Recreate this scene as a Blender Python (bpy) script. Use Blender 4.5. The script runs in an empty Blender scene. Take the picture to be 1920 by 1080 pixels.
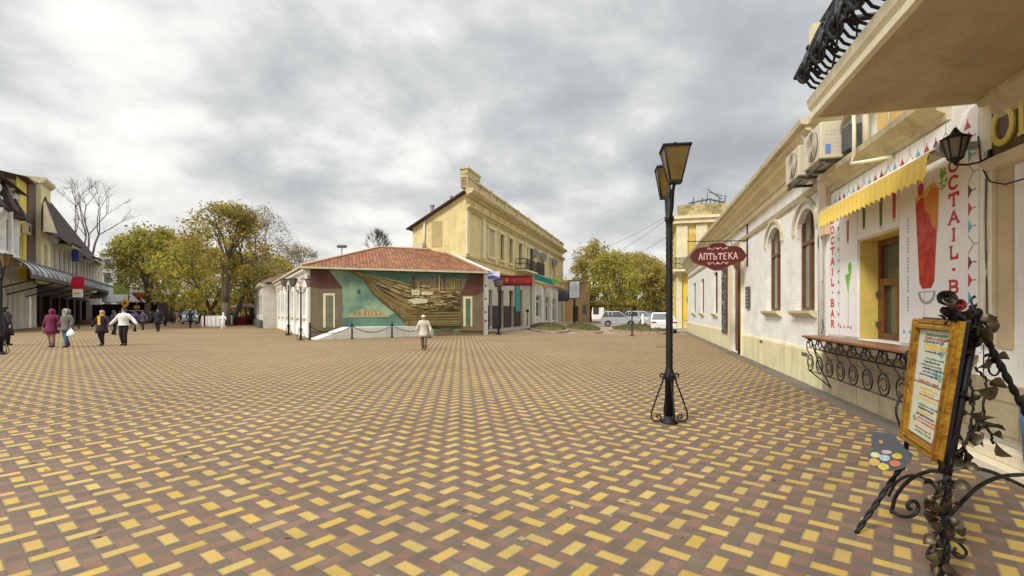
import bpy, bmesh, math, random
from mathutils import Vector, Matrix
R = math.radians
rnd = random.Random(7)
sc = bpy.context.scene
col = sc.collection

# ---------------------------------------------------------------- camera, sky, sun, exposure
FPX, HY, EYE = 900.0, 584.0, 1.6            # focal length in photo pixels, horizon row, eye height
cd = bpy.data.cameras.new('camera'); cam = bpy.data.objects.new('camera', cd); col.objects.link(cam)
cam.location = (0, 0, EYE); cam.rotation_euler = (R(90), 0, 0)
cd.sensor_width = 36; cd.lens = 36 * FPX / 1920; cd.shift_y = (HY - 540) / 1920
cd.clip_start = .05; cd.clip_end = 3000
sc.camera = cam
sc.render.resolution_x = 1024; sc.render.resolution_y = 576
sc.view_settings.view_transform = 'Standard'; sc.view_settings.look = 'None'
sc.view_settings.gamma = 1; sc.view_settings.exposure = 1.0

SUN_AZ, SUN_EL = R(226), R(40)              # azimuth the light comes from (0 = +Y, clockwise), behind the camera
sd = bpy.data.lights.new('sun', 'SUN'); sun = bpy.data.objects.new('sun', sd); col.objects.link(sun)
sd.energy = 1.5; sd.angle = R(11); sd.color = (1, .955, .87)
dv = Vector((math.sin(SUN_AZ) * math.cos(SUN_EL), math.cos(SUN_AZ) * math.cos(SUN_EL), math.sin(SUN_EL)))
sun.rotation_euler = dv.to_track_quat('Z', 'Y').to_euler(); sun.location = (0, 0, 60)

w = bpy.data.worlds.new('World'); sc.world = w; w.use_nodes = True
nt = w.node_tree; nt.nodes.clear()

class N:
    """small node helper"""
    def __init__(s, nt): s.nt = nt
    def __call__(s, typ, ins=None, **kw):
        n = s.nt.nodes.new(typ)
        for k, v in kw.items(): setattr(n, k, v)
        for k, v in (ins or {}).items():
            if isinstance(v, bpy.types.NodeSocket): s.nt.links.new(v, n.inputs[k])
            else: n.inputs[k].default_value = v
        return n
    def m(s, op, a, b=0.0, c=None):
        n = s('ShaderNodeMath', {0: a, 1: b}, operation=op)
        if c is not None:
            if isinstance(c, bpy.types.NodeSocket): s.nt.links.new(c, n.inputs[2])
            else: n.inputs[2].default_value = c
        return n.outputs[0]
    def mix(s, f, a, b, blend='MIX'):
        n = s.nt.nodes.new('ShaderNodeMix'); n.data_type = 'RGBA'; n.blend_type = blend
        for idx, v in ((0, f), (6, a), (7, b)):
            if isinstance(v, bpy.types.NodeSocket): s.nt.links.new(v, n.inputs[idx])
            elif idx == 0: n.inputs[idx].default_value = v
            else: n.inputs[idx].default_value = (*v[:3], 1)
        return n.outputs[2]
    def ramp(s, f, stops, interp='LINEAR'):
        n = s.nt.nodes.new('ShaderNodeValToRGB'); e = n.color_ramp; e.interpolation = interp
        while len(e.elements) > 1: e.elements.remove(e.elements[-1])
        for i, (p, c) in enumerate(stops):
            el = e.elements[0] if i == 0 else e.elements.new(p)
            el.position = p; el.color = (*c[:3], c[3] if len(c) > 3 else 1)
        s.nt.links.new(f, n.inputs[0]); return n

k = N(nt)
sky = k('ShaderNodeTexSky', sky_type='NISHITA', sun_disc=False, sun_elevation=SUN_EL, sun_rotation=SUN_AZ)
tc = k('ShaderNodeTexCoord'); sp = k('ShaderNodeSeparateXYZ', {0: tc.outputs['Generated']})
zz = k.m('MAXIMUM', k.m('ADD', sp.outputs[2], .34), .05)
cx = k.m('DIVIDE', sp.outputs[0], zz); cy = k.m('DIVIDE', sp.outputs[1], zz)
cv = k('ShaderNodeCombineXYZ', {0: cx, 1: cy, 2: 0.0})
n1 = k('ShaderNodeTexNoise', {'Vector': cv.outputs[0], 'Scale': 2.3, 'Detail': 9.0, 'Roughness': .54, 'Distortion': .15})
cv2 = k('ShaderNodeCombineXYZ', {0: k.m('ADD', cx, 3.7), 1: k.m('ADD', cy, -1.3), 2: 2.0})
n2 = k('ShaderNodeTexNoise', {'Vector': cv2.outputs[0], 'Scale': .8, 'Detail': 3.0, 'Roughness': .5})
dens = k.m('ADD', k.m('MULTIPLY', n1.outputs[0], .62), k.m('MULTIPLY', n2.outputs[0], .38))
cl = k.ramp(dens, [(.37, (5.5, 5.4, 5.2)), (.43, (4.6, 4.58, 4.48)), (.49, (3.45, 3.52, 3.54)), (.55, (2.7, 2.82, 2.9)), (.63, (2.15, 2.27, 2.4))])
# pale band low over the horizon
hz = k('ShaderNodeMapRange', {0: sp.outputs[2], 1: 0.0, 2: .26, 3: .5, 4: 0.0}, clamp=True)
clc = k.mix(hz.outputs[0], cl.outputs[0], (4.6, 4.45, 4.15))
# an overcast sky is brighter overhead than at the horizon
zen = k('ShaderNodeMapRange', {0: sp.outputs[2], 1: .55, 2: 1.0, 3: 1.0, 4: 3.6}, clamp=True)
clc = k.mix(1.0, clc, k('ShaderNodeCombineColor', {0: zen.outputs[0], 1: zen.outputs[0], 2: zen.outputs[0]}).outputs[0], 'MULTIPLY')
hole = k.ramp(n1.outputs[0], [(.245, (1, 1, 1)), (.285, (0, 0, 0))])
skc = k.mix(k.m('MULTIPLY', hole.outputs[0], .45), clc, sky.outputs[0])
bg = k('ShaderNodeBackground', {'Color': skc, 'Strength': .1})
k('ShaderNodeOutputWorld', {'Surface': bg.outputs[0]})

# ---------------------------------------------------------------- pixel helpers (photo 1920x1080 -> metres)
def G(px, py):
    Z = FPX * EYE / (py - HY); return Vector(((px - 960) / FPX * Z, Z, 0))
def P(px, py, Z): return Vector(((px - 960) / FPX * Z, Z, EYE - (py - HY) / FPX * Z))

# ---------------------------------------------------------------- materials
MATS = {}
def mat(name, c, rough=.8, var=.18, scale=1.5, fine=25., bump=.25, dist=.01, metal=0., dirt=None, damt=.35, dscale=.8,
        spec=.4, brick=None, c2=None, island=None, coat=0., bmix=.75, trans=0., streak=False):
    """one procedural material; brick=(width,height,mortar) lays courses, island=list of colours picked per leaf"""
    if name in MATS: return MATS[name]
    m = bpy.data.materials.new(name); m.use_nodes = True; t = m.node_tree; t.nodes.clear(); k = N(t)
    out = k('ShaderNodeOutputMaterial'); b = k('ShaderNodeBsdfPrincipled', {'Roughness': rough, 'Metallic': metal})
    b.inputs['Specular IOR Level'].default_value = spec
    b.inputs['Coat Weight'].default_value = coat
    t.links.new(b.outputs[0], out.inputs[0])
    tc = k('ShaderNodeTexCoord').outputs['Object']
    n = k('ShaderNodeTexNoise', {'Vector': tc, 'Scale': scale, 'Detail': 5.0, 'Roughness': .6})
    f = k('ShaderNodeTexNoise', {'Vector': tc, 'Scale': fine, 'Detail': 3.0})
    base = c
    if island:
        g = k('ShaderNodeNewGeometry')
        st = [(i / max(1, len(island)), q) for i, q in enumerate(island)]
        base = k.ramp(g.outputs['Random Per Island'], st, 'CONSTANT').outputs[0]
    if c2:
        base = k.mix(k('ShaderNodeMapRange', {0: n.outputs[0], 1: .4, 2: .62}).outputs[0], c, c2)
    height = f.outputs[0]
    if brick:
        bw, bh, mo = brick
        s = k('ShaderNodeSeparateXYZ', {0: tc})
        v = k('ShaderNodeCombineXYZ', {0: s.outputs[0], 1: s.outputs[2], 2: 0.0})
        bt = k('ShaderNodeTexBrick', {'Vector': v.outputs[0], 'Scale': 1.0, 'Mortar Size': mo, 'Mortar Smooth': .3,
                                      'Brick Width': bw, 'Row Height': bh, 'Color1': (1, 1, 1, 1), 'Color2': (.84, .84, .84, 1), 'Mortar': (.62, .6, .56, 1)})
        base = k.mix(bmix, base, bt.outputs[0], 'MULTIPLY')
        height = k.m('SUBTRACT', k.m('MULTIPLY', f.outputs[0], .5), bt.outputs[1])
    vv = k('ShaderNodeMapRange', {0: n.outputs[0], 1: .25, 2: .75, 3: 1 - var, 4: 1 + var * .6})
    vf = k('ShaderNodeMapRange', {0: f.outputs[0], 1: .3, 2: .7, 3: 1 - var * .35, 4: 1 + var * .2})
    mul = k.m('MULTIPLY', vv.outputs[0], vf.outputs[0])
    cc = k('ShaderNodeCombineColor', {0: mul, 1: mul, 2: mul}).outputs[0]
    base = k.mix(1.0, base, cc, 'MULTIPLY')
    if dirt:
        dv_ = k('ShaderNodeMapping', {'Vector': tc, 'Scale': (2.2, 2.2, .22)}).outputs[0] if streak else tc
        dn = k('ShaderNodeTexNoise', {'Vector': dv_, 'Scale': dscale, 'Detail': 8.0, 'Roughness': .72, 'Distortion': .5})
        dm = k('ShaderNodeMapRange', {0: dn.outputs[0], 1: .5, 2: .7, 3: 0.0, 4: damt})
        base = k.mix(dm.outputs[0], base, dirt)
    if isinstance(base, bpy.types.NodeSocket): t.links.new(base, b.inputs['Base Color'])
    else: b.inputs['Base Color'].default_value = (*base, 1)
    if bump:
        bp = k('ShaderNodeBump', {'Height': height, 'Strength': bump, 'Distance': dist})
        t.links.new(bp.outputs[0], b.inputs['Normal'])
    if trans:
        tb = k('ShaderNodeBsdfTranslucent'); mx = k('ShaderNodeMixShader', {0: trans, 1: b.outputs[0], 2: tb.outputs[0]}); t.links.new(base, tb.inputs[0]); t.links.new(mx.outputs[0], out.inputs[0])
    MATS[name] = m; return m

def paving_mat():
    m = bpy.data.materials.new('paving'); m.use_nodes = True; t = m.node_tree; t.nodes.clear(); k = N(t)
    out = k('ShaderNodeOutputMaterial'); b = k('ShaderNodeBsdfPrincipled', {'Roughness': .82}); t.links.new(b.outputs[0], out.inputs[0])
    b.inputs['Specular IOR Level'].default_value = .3
    tc = k('ShaderNodeTexCoord').outputs['Object']; s = k('ShaderNodeSeparateXYZ', {0: tc}); X, Y = s.outputs[0], s.outputs[1]
    th = R(38.9); W = .1015; ox, oy = G(760 + 625 / 4.8, 860 + 455 / 4.8)[:2]
    sn, cs = math.sin(th), math.cos(th)
    dx = k.m('SUBTRACT', X, ox); dy = k.m('SUBTRACT', Y, oy)
    u = k.m('ADD', k.m('DIVIDE', k.m('ADD', k.m('MULTIPLY', dx, sn), k.m('MULTIPLY', dy, cs)), W), 1800.5)
    v = k.m('ADD', k.m('DIVIDE', k.m('ADD', k.m('MULTIPLY', dx, -cs), k.m('MULTIPLY', dy, sn)), W), 1800.0)
    # 1800 = multiple of 12, so the 12-cell repeat keeps its phase and stays positive
    ix, iy = k.m('FLOOR', u), k.m('FLOOR', v); fx, fy = k.m('SUBTRACT', u, ix), k.m('SUBTRACT', v, iy)
    d = k.m('MODULO', k.m('ADD', k.m('SUBTRACT', ix, iy), 6000.0), 6.0); q = k.m('MODULO', k.m('ADD', ix, iy), 4.0)
    cls = k.m('ADD', k.m('MULTIPLY', d, 2.0), k.m('GREATER_THAN', q, 1.5))
    pos = k.m('DIVIDE', k.m('ADD', cls, .5), 12.0)
    Y_, G_, R_ = (.46, .31, .08), (.142, .104, .072), (.205, .115, .076)
    # class -> colour and which side joins the partner cell
    T = {0: (Y_, 'B'), 1: (R_, 'L'), 2: (G_, 'R'), 3: (Y_, 'T'), 4: (R_, 'B'), 5: (G_, 'L'), 6: (Y_, 'R'), 7: (R_, 'T'), 8: (G_, 'B'), 9: (Y_, 'L'), 10: (R_, 'R'), 11: (G_, 'T')}
    cr = k.ramp(pos, [(i / 12, T[i][0]) for i in range(12)], 'CONSTANT')
    h = k.ramp(pos, [(i / 12, (1.0 if T[i][1] == 'L' else 0, 1.0 if T[i][1] == 'R' else 0, 1.0 if T[i][1] == 'B' else 0)) for i in range(12)], 'CONSTANT')
    sh = k('ShaderNodeSeparateColor', {0: h.outputs[0]}); L, Rr, B = sh.outputs
    Tp = k.m('SUBTRACT', 1.0, k.m('ADD', k.m('ADD', L, Rr), B))
    e = k.m('MINIMUM', k.m('MINIMUM', k.m('ADD', fx, L), k.m('ADD', k.m('SUBTRACT', 1.0, fx), Rr)),
            k.m('MINIMUM', k.m('ADD', fy, B), k.m('ADD', k.m('SUBTRACT', 1.0, fy), Tp)))
    idx = k.m('SUBTRACT', ix, L); idy = k.m('SUBTRACT', iy, B)
    wn = k('ShaderNodeTexWhiteNoise', {0: k('ShaderNodeCombineXYZ', {0: idx, 1: idy, 2: 0.0}).outputs[0]}, noise_dimensions='3D')
    rv = k('ShaderNodeMapRange', {0: wn.outputs[0], 3: .89, 4: 1.08}).outputs[0]
    sc2 = k('ShaderNodeSeparateColor', {0: wn.outputs[1]})
    # some of the darker blocks swap shade, as in the photograph
    hue = k('ShaderNodeHueSaturation', {'Hue': k('ShaderNodeMapRange', {0: sc2.outputs[1], 3: .494, 4: .506}).outputs[0],
                                        'Saturation': k('ShaderNodeMapRange', {0: sc2.outputs[2], 3: .92, 4: 1.04}).outputs[0], 'Value': rv, 'Color': cr.outputs[0]})
    big = k('ShaderNodeTexNoise', {'Vector': tc, 'Scale': .16, 'Detail': 6.0, 'Roughness': .62})
    med = k('ShaderNodeTexNoise', {'Vector': tc, 'Scale': 2.3, 'Detail': 6.0, 'Roughness': .7})
    fin = k('ShaderNodeTexNoise', {'Vector': tc, 'Scale': 160.0, 'Detail': 2.0})
    g = k.m('MULTIPLY', k('ShaderNodeMapRange', {0: big.outputs[0], 1: .3, 2: .7, 3: .78, 4: 1.14}).outputs[0],
            k.m('MULTIPLY', k('ShaderNodeMapRange', {0: med.outputs[0], 1: .3, 2: .7, 3: .86, 4: 1.08}).outputs[0],
                k('ShaderNodeMapRange', {0: fin.outputs[0], 1: .3, 2: .7, 3: .88, 4: 1.1}).outputs[0]))
    mot = k('ShaderNodeTexNoise', {'Vector': tc, 'Scale': 9.0, 'Detail': 4.0, 'Roughness': .65})
    isy = k.m('GREATER_THAN', k('ShaderNodeSeparateColor', {0: cr.outputs[0]}).outputs[0], .4)
    mm = k.m('MULTIPLY', k('ShaderNodeMapRange', {0: mot.outputs[0], 1: .42, 2: .68, 3: 0.0, 4: .65}).outputs[0], k.m('SUBTRACT', 1.0, isy))
    hcol = k.mix(mm, hue.outputs[0], (.16, .105, .074))
    c = k.mix(1.0, hcol, k('ShaderNodeCombineColor', {0: g, 1: g, 2: g}).outputs[0], 'MULTIPLY')
    stain = k('ShaderNodeMapRange', {0: med.outputs[0], 1: .55, 2: .72, 3: 0.0, 4: .45}).outputs[0]
    c = k.mix(stain, c, (.16, .145, .12))
    jm = k('ShaderNodeMapRange', {0: e, 1: .03, 2: .15, 3: .72, 4: 0.0}).outputs[0]
    c = k.mix(jm, c, (.12, .10, .08))
    t.links.new(c, b.inputs['Base Color'])
    hh = k.m('ADD', k('ShaderNodeMapRange', {0: e, 1: 0.0, 2: .09, 3: 0.0, 4: 1.0}, interpolation_type='SMOOTHSTEP').outputs[0], k.m('MULTIPLY', fin.outputs[0], .25))
    hh = k.m('ADD', hh, k.m('MULTIPLY', wn.outputs[0], .25))
    bp = k('ShaderNodeBump', {'Height': hh, 'Strength': .5, 'Distance': .006}); t.links.new(bp.outputs[0], b.inputs['Normal'])
    return m

def tile_mat(name, c1, c2, c3, tw=.24, th=.17):
    m = bpy.data.materials.new(name); m.use_nodes = True; t = m.node_tree; t.nodes.clear(); k = N(t)
    out = k('ShaderNodeOutputMaterial'); b = k('ShaderNodeBsdfPrincipled', {'Roughness': .85}); t.links.new(b.outputs[0], out.inputs[0])
    tc = k('ShaderNodeTexCoord').outputs['Object']; s = k('ShaderNodeSeparateXYZ', {0: tc})
    a = k.m('DIVIDE', s.outputs[0], tw); r = k.m('DIVIDE', s.outputs[2], th)
    fa = k.m('FRACT', a); fr = k.m('FRACT', r)
    wn = k('ShaderNodeTexWhiteNoise', {0: k('ShaderNodeCombineXYZ', {0: k.m('FLOOR', a), 1: k.m('FLOOR', r), 2: 0.0}).outputs[0]}, noise_dimensions='3D')
    n = k('ShaderNodeTexNoise', {'Vector': tc, 'Scale': .7, 'Detail': 6.0, 'Roughness': .7})
    f = k.m('ADD', k.m('MULTIPLY', wn.outputs[0], .3), k.m('MULTIPLY', n.outputs[0], .7))
    c = k.ramp(f, [(.25, c1), (.5, c2), (.72, c3)]).outputs[0]
    ridge = k.m('SINE', k.m('MULTIPLY', fa, math.pi)); hh = k.m('ADD', ridge, k.m('MULTIPLY', k.m('SUBTRACT', 1.0, fr), .6))
    groove = k('ShaderNodeMapRange', {0: ridge, 1: .0, 2: .55, 3: .8, 4: 0.0}).outputs[0]
    c = k.mix(groove, c, (.10, .05, .03)); t.links.new(c, b.inputs['Base Color'])
    bp = k('ShaderNodeBump', {'Height': hh, 'Strength': .9, 'Distance': .05}); t.links.new(bp.outputs[0], b.inputs['Normal'])
    MATS[name] = m; return m

white_brick = mat('white_brick', (.87, .86, .82), brick=(.26, .085, .008), bump=.12, dirt=(.58, .52, .40), damt=.5, dscale=1.6, bmix=.28)
white_wall = mat('white_plaster', (.86, .85, .80), dirt=(.50, .44, .33), damt=.5, streak=True)
cream = mat('cream_paint', (.76, .68, .42), dirt=(.45, .38, .22), damt=.4, dscale=.7)
plinth_m = mat('plinth_paint', (.76, .69, .42), dirt=(.40, .34, .2), damt=.7, dscale=1.4, streak=True)
moulding = mat('moulding', (.62, .56, .39), dirt=(.24, .20, .12), damt=.75, dscale=2.0)
stone = mat('rough_stone', (.48, .40, .25), c2=(.36, .30, .19), bump=.8, dist=.03, fine=9, dirt=(.26, .22, .15), brick=(.8, .34, .012))
yellow_wall = mat('yellow_plaster', (.70, .58, .28), dirt=(.38, .32, .19), damt=.75, dscale=.9, var=.2, streak=True)
pale_wall = mat('pale_plaster', (.74, .66, .42), dirt=(.50, .42, .26), damt=.5)
beige = mat('beige_plaster', (.56, .44, .26), dirt=(.42, .33, .2), damt=.3)
soffit_m = mat('shaded_soffit', (.52, .43, .29), dirt=(.30, .23, .15), damt=.6, dscale=.9, c2=(.52, .43, .29))  # tan base colour carries the shade on the cream-painted underside
ltbrown = mat('brown_paint', (.19, .145, .088), var=.18, dirt=(.12, .09, .055), damt=.5, streak=True)
brown = mat('dark_brown_paint', (.10, .045, .025), rough=.5)
wood = mat('brown_wood', (.17, .065, .024), rough=.45, var=.3, scale=6)
woodtop = mat('wood_counter', (.26, .11, .05), rough=.4, var=.3, scale=5)
black = mat('black_iron', (.009, .0088, .010), rough=.55, var=.3, fine=60, bump=.3, dist=.004, spec=.35)
bronze = mat('bronze_leaf', (.035, .027, .018), rough=.4, metal=.4, c2=(.085, .06, .025), scale=14, fine=80, bump=.4, dist=.004)
rose_m = mat('iron_rose', (.06, .052, .05), rough=.35, metal=.5, c2=(.12, .10, .09), scale=20)
rose_red = mat('rose_tint', (.30, .05, .06), rough=.4, scale=20)
dark = mat('dark_void', (.018, .014, .016), rough=.6, var=.2)
maroon = mat('maroon_shopfront', (.05, .012, .022), rough=.5, c2=(.028, .014, .02), var=.3)
glass = mat('window_glass', (.055, .065, .05), rough=.08, var=.5, scale=.9, bump=0, spec=.8)
glassg = mat('curtain_glass', (.13, .14, .09), rough=.12, var=.45, scale=1.4, bump=0, spec=.8, c2=(.07, .08, .05))
greyp = mat('grey_paint', (.34, .34, .33))
greyd = mat('dark_grey', (.10, .10, .10))
whitep = mat('white_paint', (.82, .81, .78), rough=.5, var=.08)
acm = mat('ac_casing', (.60, .55, .42), rough=.45, var=.1, dirt=(.45, .40, .3), damt=.4)
creamp = mat('cream_trim', (.82, .76, .56), rough=.6)
awn_y = mat('yellow_fabric', (.82, .60, .14), rough=.85, var=.12, c2=(.78, .54, .10))
poster = mat('poster_white', (.86, .85, .83), rough=.35, var=.05, bump=.1)
pred = mat('print_red', (.52, .025, .05), rough=.4, var=.05, bump=0)
pmar = mat('print_maroon', (.16, .02, .05), rough=.4, var=.05, bump=0)
pblue = mat('print_blue', (.12, .42, .62), rough=.4, var=.05, bump=0)
pgrey = mat('print_grey', (.35, .35, .35), rough=.4, var=.05, bump=0)
pgreen = mat('print_green', (.20, .52, .06), rough=.4, var=.25, bump=0, scale=10)
pblack = mat('print_dark', (.05, .05, .05), rough=.4, var=.05, bump=0)
gold = mat('gilded_frame', (.56, .31, .03), rough=.33, var=.5, scale=9, metal=.4, c2=(.20, .08, .01), bump=.7, dist=.01, fine=40)  # dark second colour paints in the shadows of the ornate relief
signbrown = mat('sign_brown', (.13, .065, .03), rough=.5)
letter_y = mat('letter_yellow', (.74, .60, .10), rough=.4)
burg = mat('sign_burgundy', (.10, .016, .014), rough=.4)
pink = mat('letter_pink', (.72, .50, .44), rough=.5)
asphalt = mat('asphalt', (.17, .155, .12), rough=.9, fine=60, bump=.3)
kerb_m = mat('kerb_stone', (.50, .42, .30), dirt=(.3, .24, .16))
pink_kerb = mat('pink_kerb', (.40, .26, .19), dirt=(.22, .16, .11))
grass_m = mat('grass', (.10, .105, .035), rough=.95, c2=(.19, .155, .06), scale=5, bump=.9, dist=.05)
leaf_g = mat('leaves_green', (.1, .12, .02), rough=.7, island=[(.42, .42, .06), (.52, .44, .065), (.26, .28, .05), (.58, .49, .085), (.54, .41, .075), (.19, .20, .045)], var=.4, scale=.35, bump=0, trans=.45)
leaf_o = mat('leaves_olive', (.1, .09, .02), rough=.7, island=[(.45, .36, .08), (.55, .43, .095), (.33, .28, .065), (.56, .40, .085), (.23, .20, .055), (.42, .38, .08)], var=.4, scale=.35, bump=0, trans=.45)
leaf_d = mat('leaves_dry', (.1, .08, .04), rough=.8, island=[(.36, .31, .18), (.27, .22, .14), (.42, .34, .17), (.33, .29, .22)], var=.3, scale=.4, bump=0, trans=.35)
bark = mat('bark', (.13, .10, .065), rough=.95, bump=.9, dist=.03, fine=12, c2=(.13, .105, .07), scale=3)
barkg = mat('grey_bark', (.15, .135, .11), rough=.95, bump=.6)
tile = tile_mat('roof_tiles', (.12, .05, .024), (.235, .085, .032), (.33, .14, .052), .22, .2)
tiled = tile_mat('dark_roof_tiles', (.028, .02, .022), (.045, .032, .032), (.075, .052, .05), .3, .3)
amber = mat('amber_glass', (.17, .095, .008), rough=.3, c2=(.10, .06, .012), scale=5, bump=0, spec=.7)
smoke = mat('smoky_glass', (.16, .14, .11), rough=.3, bump=0, spec=.7)
skin_m = mat('skin', (.55, .33, .24), rough=.6, var=.08, bump=.05)
tyre_m = mat('tyre', (.02, .02, .02)); rim_m = mat('rim', (.45, .45, .46), rough=.3, metal=.7)
carglass = mat('car_glass', (.03, .035, .04), rough=.06, bump=0, spec=.9)
lamp_red = mat('lamp_red', (.40, .02, .02), rough=.2); lamp_clear = mat('lamp_clear', (.7, .7, .7), rough=.15)

# ---------------------------------------------------------------- mesh builder
class MB:
    def __init__(s, fr=None): s.v = []; s.f = []; s.mi = []; s.sm = []; s.mats = []; s.c = 0; s.fr = fr; s.smooth = False
    def m(s, mt):
        if mt not in s.mats: s.mats.append(mt)
        s.c = s.mats.index(mt); return s
    def add(s, vs, fs, smooth=None):
        o = len(s.v); s.v += [tuple(p) for p in vs]
        for f in fs: s.f.append([o + i for i in f]); s.mi.append(s.c); s.sm.append(s.smooth if smooth is None else smooth)
        return s
    def box(s, x0, x1, y0, y1, z0, z1):
        return s.add([(x, y, z) for x in (x0, x1) for y in (y0, y1) for z in (z0, z1)],
                     [(0, 1, 3, 2), (4, 6, 7, 5), (0, 4, 5, 1), (2, 3, 7, 6), (0, 2, 6, 4), (1, 5, 7, 3)])
    def obox(s, c, hx, hy, hz, M=None):
        M = M or Matrix.Identity(3); c = Vector(c)
        vs = [c + M @ Vector((a * hx, b * hy, d * hz)) for a in (-1, 1) for b in (-1, 1) for d in (-1, 1)]
        return s.add(vs, [(0, 1, 3, 2), (4, 6, 7, 5), (0, 4, 5, 1), (2, 3, 7, 6), (0, 2, 6, 4), (1, 5, 7, 3)])
    def prism(s, poly, f, a, b):
        """poly of (u,v); f(u,v,w)->xyz; extruded w=a..b"""
        n = len(poly); vs = [f(u, v, a) for u, v in poly] + [f(u, v, b) for u, v in poly]
        fs = [tuple(range(n)), tuple(range(2 * n - 1, n - 1, -1))] + [(i, (i + 1) % n, n + (i + 1) % n, n + i) for i in range(n)]
        return s.add(vs, fs)
    def tube(s, pts, r, n=6, closed=False):
        pts = [Vector(p) for p in pts]; L = len(pts)
        rs = r if isinstance(r, (list, tuple)) else [r] * L
        vs = []; up = None
        for i, p in enumerate(pts):
            a = pts[i - 1] if (i > 0 or closed) else p; b = pts[(i + 1) % L] if (i < L - 1 or closed) else p
            d = (b - a); d = d.normalized() if d.length > 1e-9 else Vector((0, 0, 1))
            if up is None: up = Vector((0, 0, 1)) if abs(d.z) < .9 else Vector((1, 0, 0))
            x = d.cross(up); x = x.normalized() if x.length > 1e-6 else Vector((1, 0, 0)); y = x.cross(d).normalized(); up = y
            for j in range(n):
                t = 2 * math.pi * j / n; vs.append(p + (x * math.cos(t) + y * math.sin(t)) * rs[i])
        fs = []
        for i in range(L if closed else L - 1):
            for j in range(n):
                a, b = i * n + j, i * n + (j + 1) % n; c, d = ((i + 1) % L) * n + (j + 1) % n, ((i + 1) % L) * n + j
                fs.append((a, b, c, d))
        if not closed: fs += [tuple(range(n - 1, -1, -1)), tuple(range((L - 1) * n, L * n))]
        return s.add(vs, fs, True)
    def loft(s, rings, n=14, cap=True):
        """rings: (cx,cy,z,rx,ry)"""
        vs = []
        for cx, cy, z, rx, ry in rings:
            for j in range(n):
                t = 2 * math.pi * j / n; vs.append((cx + rx * math.cos(t), cy + ry * math.sin(t), z))
        fs = [(i * n + j, i * n + (j + 1) % n, (i + 1) * n + (j + 1) % n, (i + 1) * n + j) for i in range(len(rings) - 1) for j in range(n)]
        if cap: fs += [tuple(range(n - 1, -1, -1)), tuple(range((len(rings) - 1) * n, len(rings) * n))]
        return s.add(vs, fs, True)
    def ball(s, c, r, n=10, m=7):
        rx, ry, rz = r if isinstance(r, (list, tuple)) else (r, r, r)
        return s.loft([(c[0], c[1], c[2] - rz * math.cos(math.pi * (i + .02) / (m + .04)), max(.001, rx * math.sin(math.pi * (i + .02) / (m + .04))), max(.001, ry * math.sin(math.pi * (i + .02) / (m + .04)))) for i in range(m + 1)], n)
    def quad(s, *p): return s.add(p, [tuple(range(len(p)))])
    def build(s, name, mats=None, parent=None, world=False, bevel=0):
        me = bpy.data.meshes.new(name); vs = [Vector(v) for v in s.v]
        fr = s.fr or (getattr(parent, 'fr', None))
        o = bpy.data.objects.new(name, me); col.objects.link(o)
        if parent is not None:
            o.parent = parent
            if world: inv = MW[parent.name].inverted(); vs = [inv @ v for v in vs]
            MW[o.name] = MW[parent.name]
        else:
            MW[o.name] = Matrix.Identity(4)
            if world:
                lo = Vector((sum(v.x for v in vs) / len(vs), sum(v.y for v in vs) / len(vs), min(v.z for v in vs)))
                vs = [v - lo for v in vs]; o.location = lo; MW[o.name] = Matrix.Translation(lo)
        me.from_pydata(vs, [], s.f)
        bm = bmesh.new(); bm.from_mesh(me); bmesh.ops.recalc_face_normals(bm, faces=bm.faces); bm.to_mesh(me); bm.free()
        ml = mats if mats else s.mats
        if not isinstance(ml, (list, tuple)): ml = [ml]
        for q in ml: me.materials.append(q)
        if len(me.polygons) == len(s.f):
            if s.mats and not mats: me.polygons.foreach_set('material_index', s.mi)
            me.polygons.foreach_set('use_smooth', s.sm)
        me.update()
        if bevel:
            md = o.modifiers.new('bevel', 'BEVEL'); md.width = bevel; md.segments = 2; md.limit_method = 'ANGLE'
        return o
MW = {}
def tag(o, label=None, cat=None, group=None, kind=None):
    if label: o['label'] = label
    if cat: o['category'] = cat
    if group: o['group'] = group
    if kind: o['kind'] = kind
    return o
def thing(name, label, cat, loc=(0, 0, 0), rz=0., group=None, scale=1.):
    o = bpy.data.objects.new(name, None); col.objects.link(o); o.location = loc; o.rotation_euler = (0, 0, rz); o.scale = (scale,) * 3
    o.empty_display_size = .2
    MW[o.name] = Matrix.Translation(loc) @ Matrix.Rotation(rz, 4, 'Z') @ Matrix.Scale(scale, 4)
    return tag(o, label, cat, group)
def kids(o): return [c for c in bpy.data.objects if c.parent == o]
def dup(root, loc, rz=0., label=None, scale=None, only=None):
    def cp(o, par):
        c = o.copy(); col.objects.link(c); c.parent = par
        for ch in list(o.children): cp(ch, c)
        return c
    r = cp(root, None); r.location = loc; r.rotation_euler = (0, 0, rz)
    if scale: r.scale = (scale,) * 3
    if label: r['label'] = label
    return r

class Frame:
    """a facade line from A to B; local x runs along it, outward side = +y*sg"""
    def __init__(s, A, B, sg):
        s.A = Vector((A[0], A[1], 0)); B = Vector((B[0], B[1], 0)); s.d = (B - s.A).normalized(); s.len = (B - s.A).length
        s.rz = math.atan2(s.d.y, s.d.x); s.sg = sg; s.n = Vector((-s.d.y, s.d.x, 0)) * sg
    def px(s, px, py=HY, n=0.):
        t = (px - 960) / FPX; q = s.A + s.n * n
        a = (t * q.y - q.x) / (s.d.x - t * s.d.y); Z = q.y + a * s.d.y
        return a, EYE - (py - HY) / FPX * Z
    def s_(s, px, n=0.): return s.px(px, HY, n)[0]
    def pt(s, a, n, z): p = s.A + s.d * a + s.n * n; return Vector((p.x, p.y, z))

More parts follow.
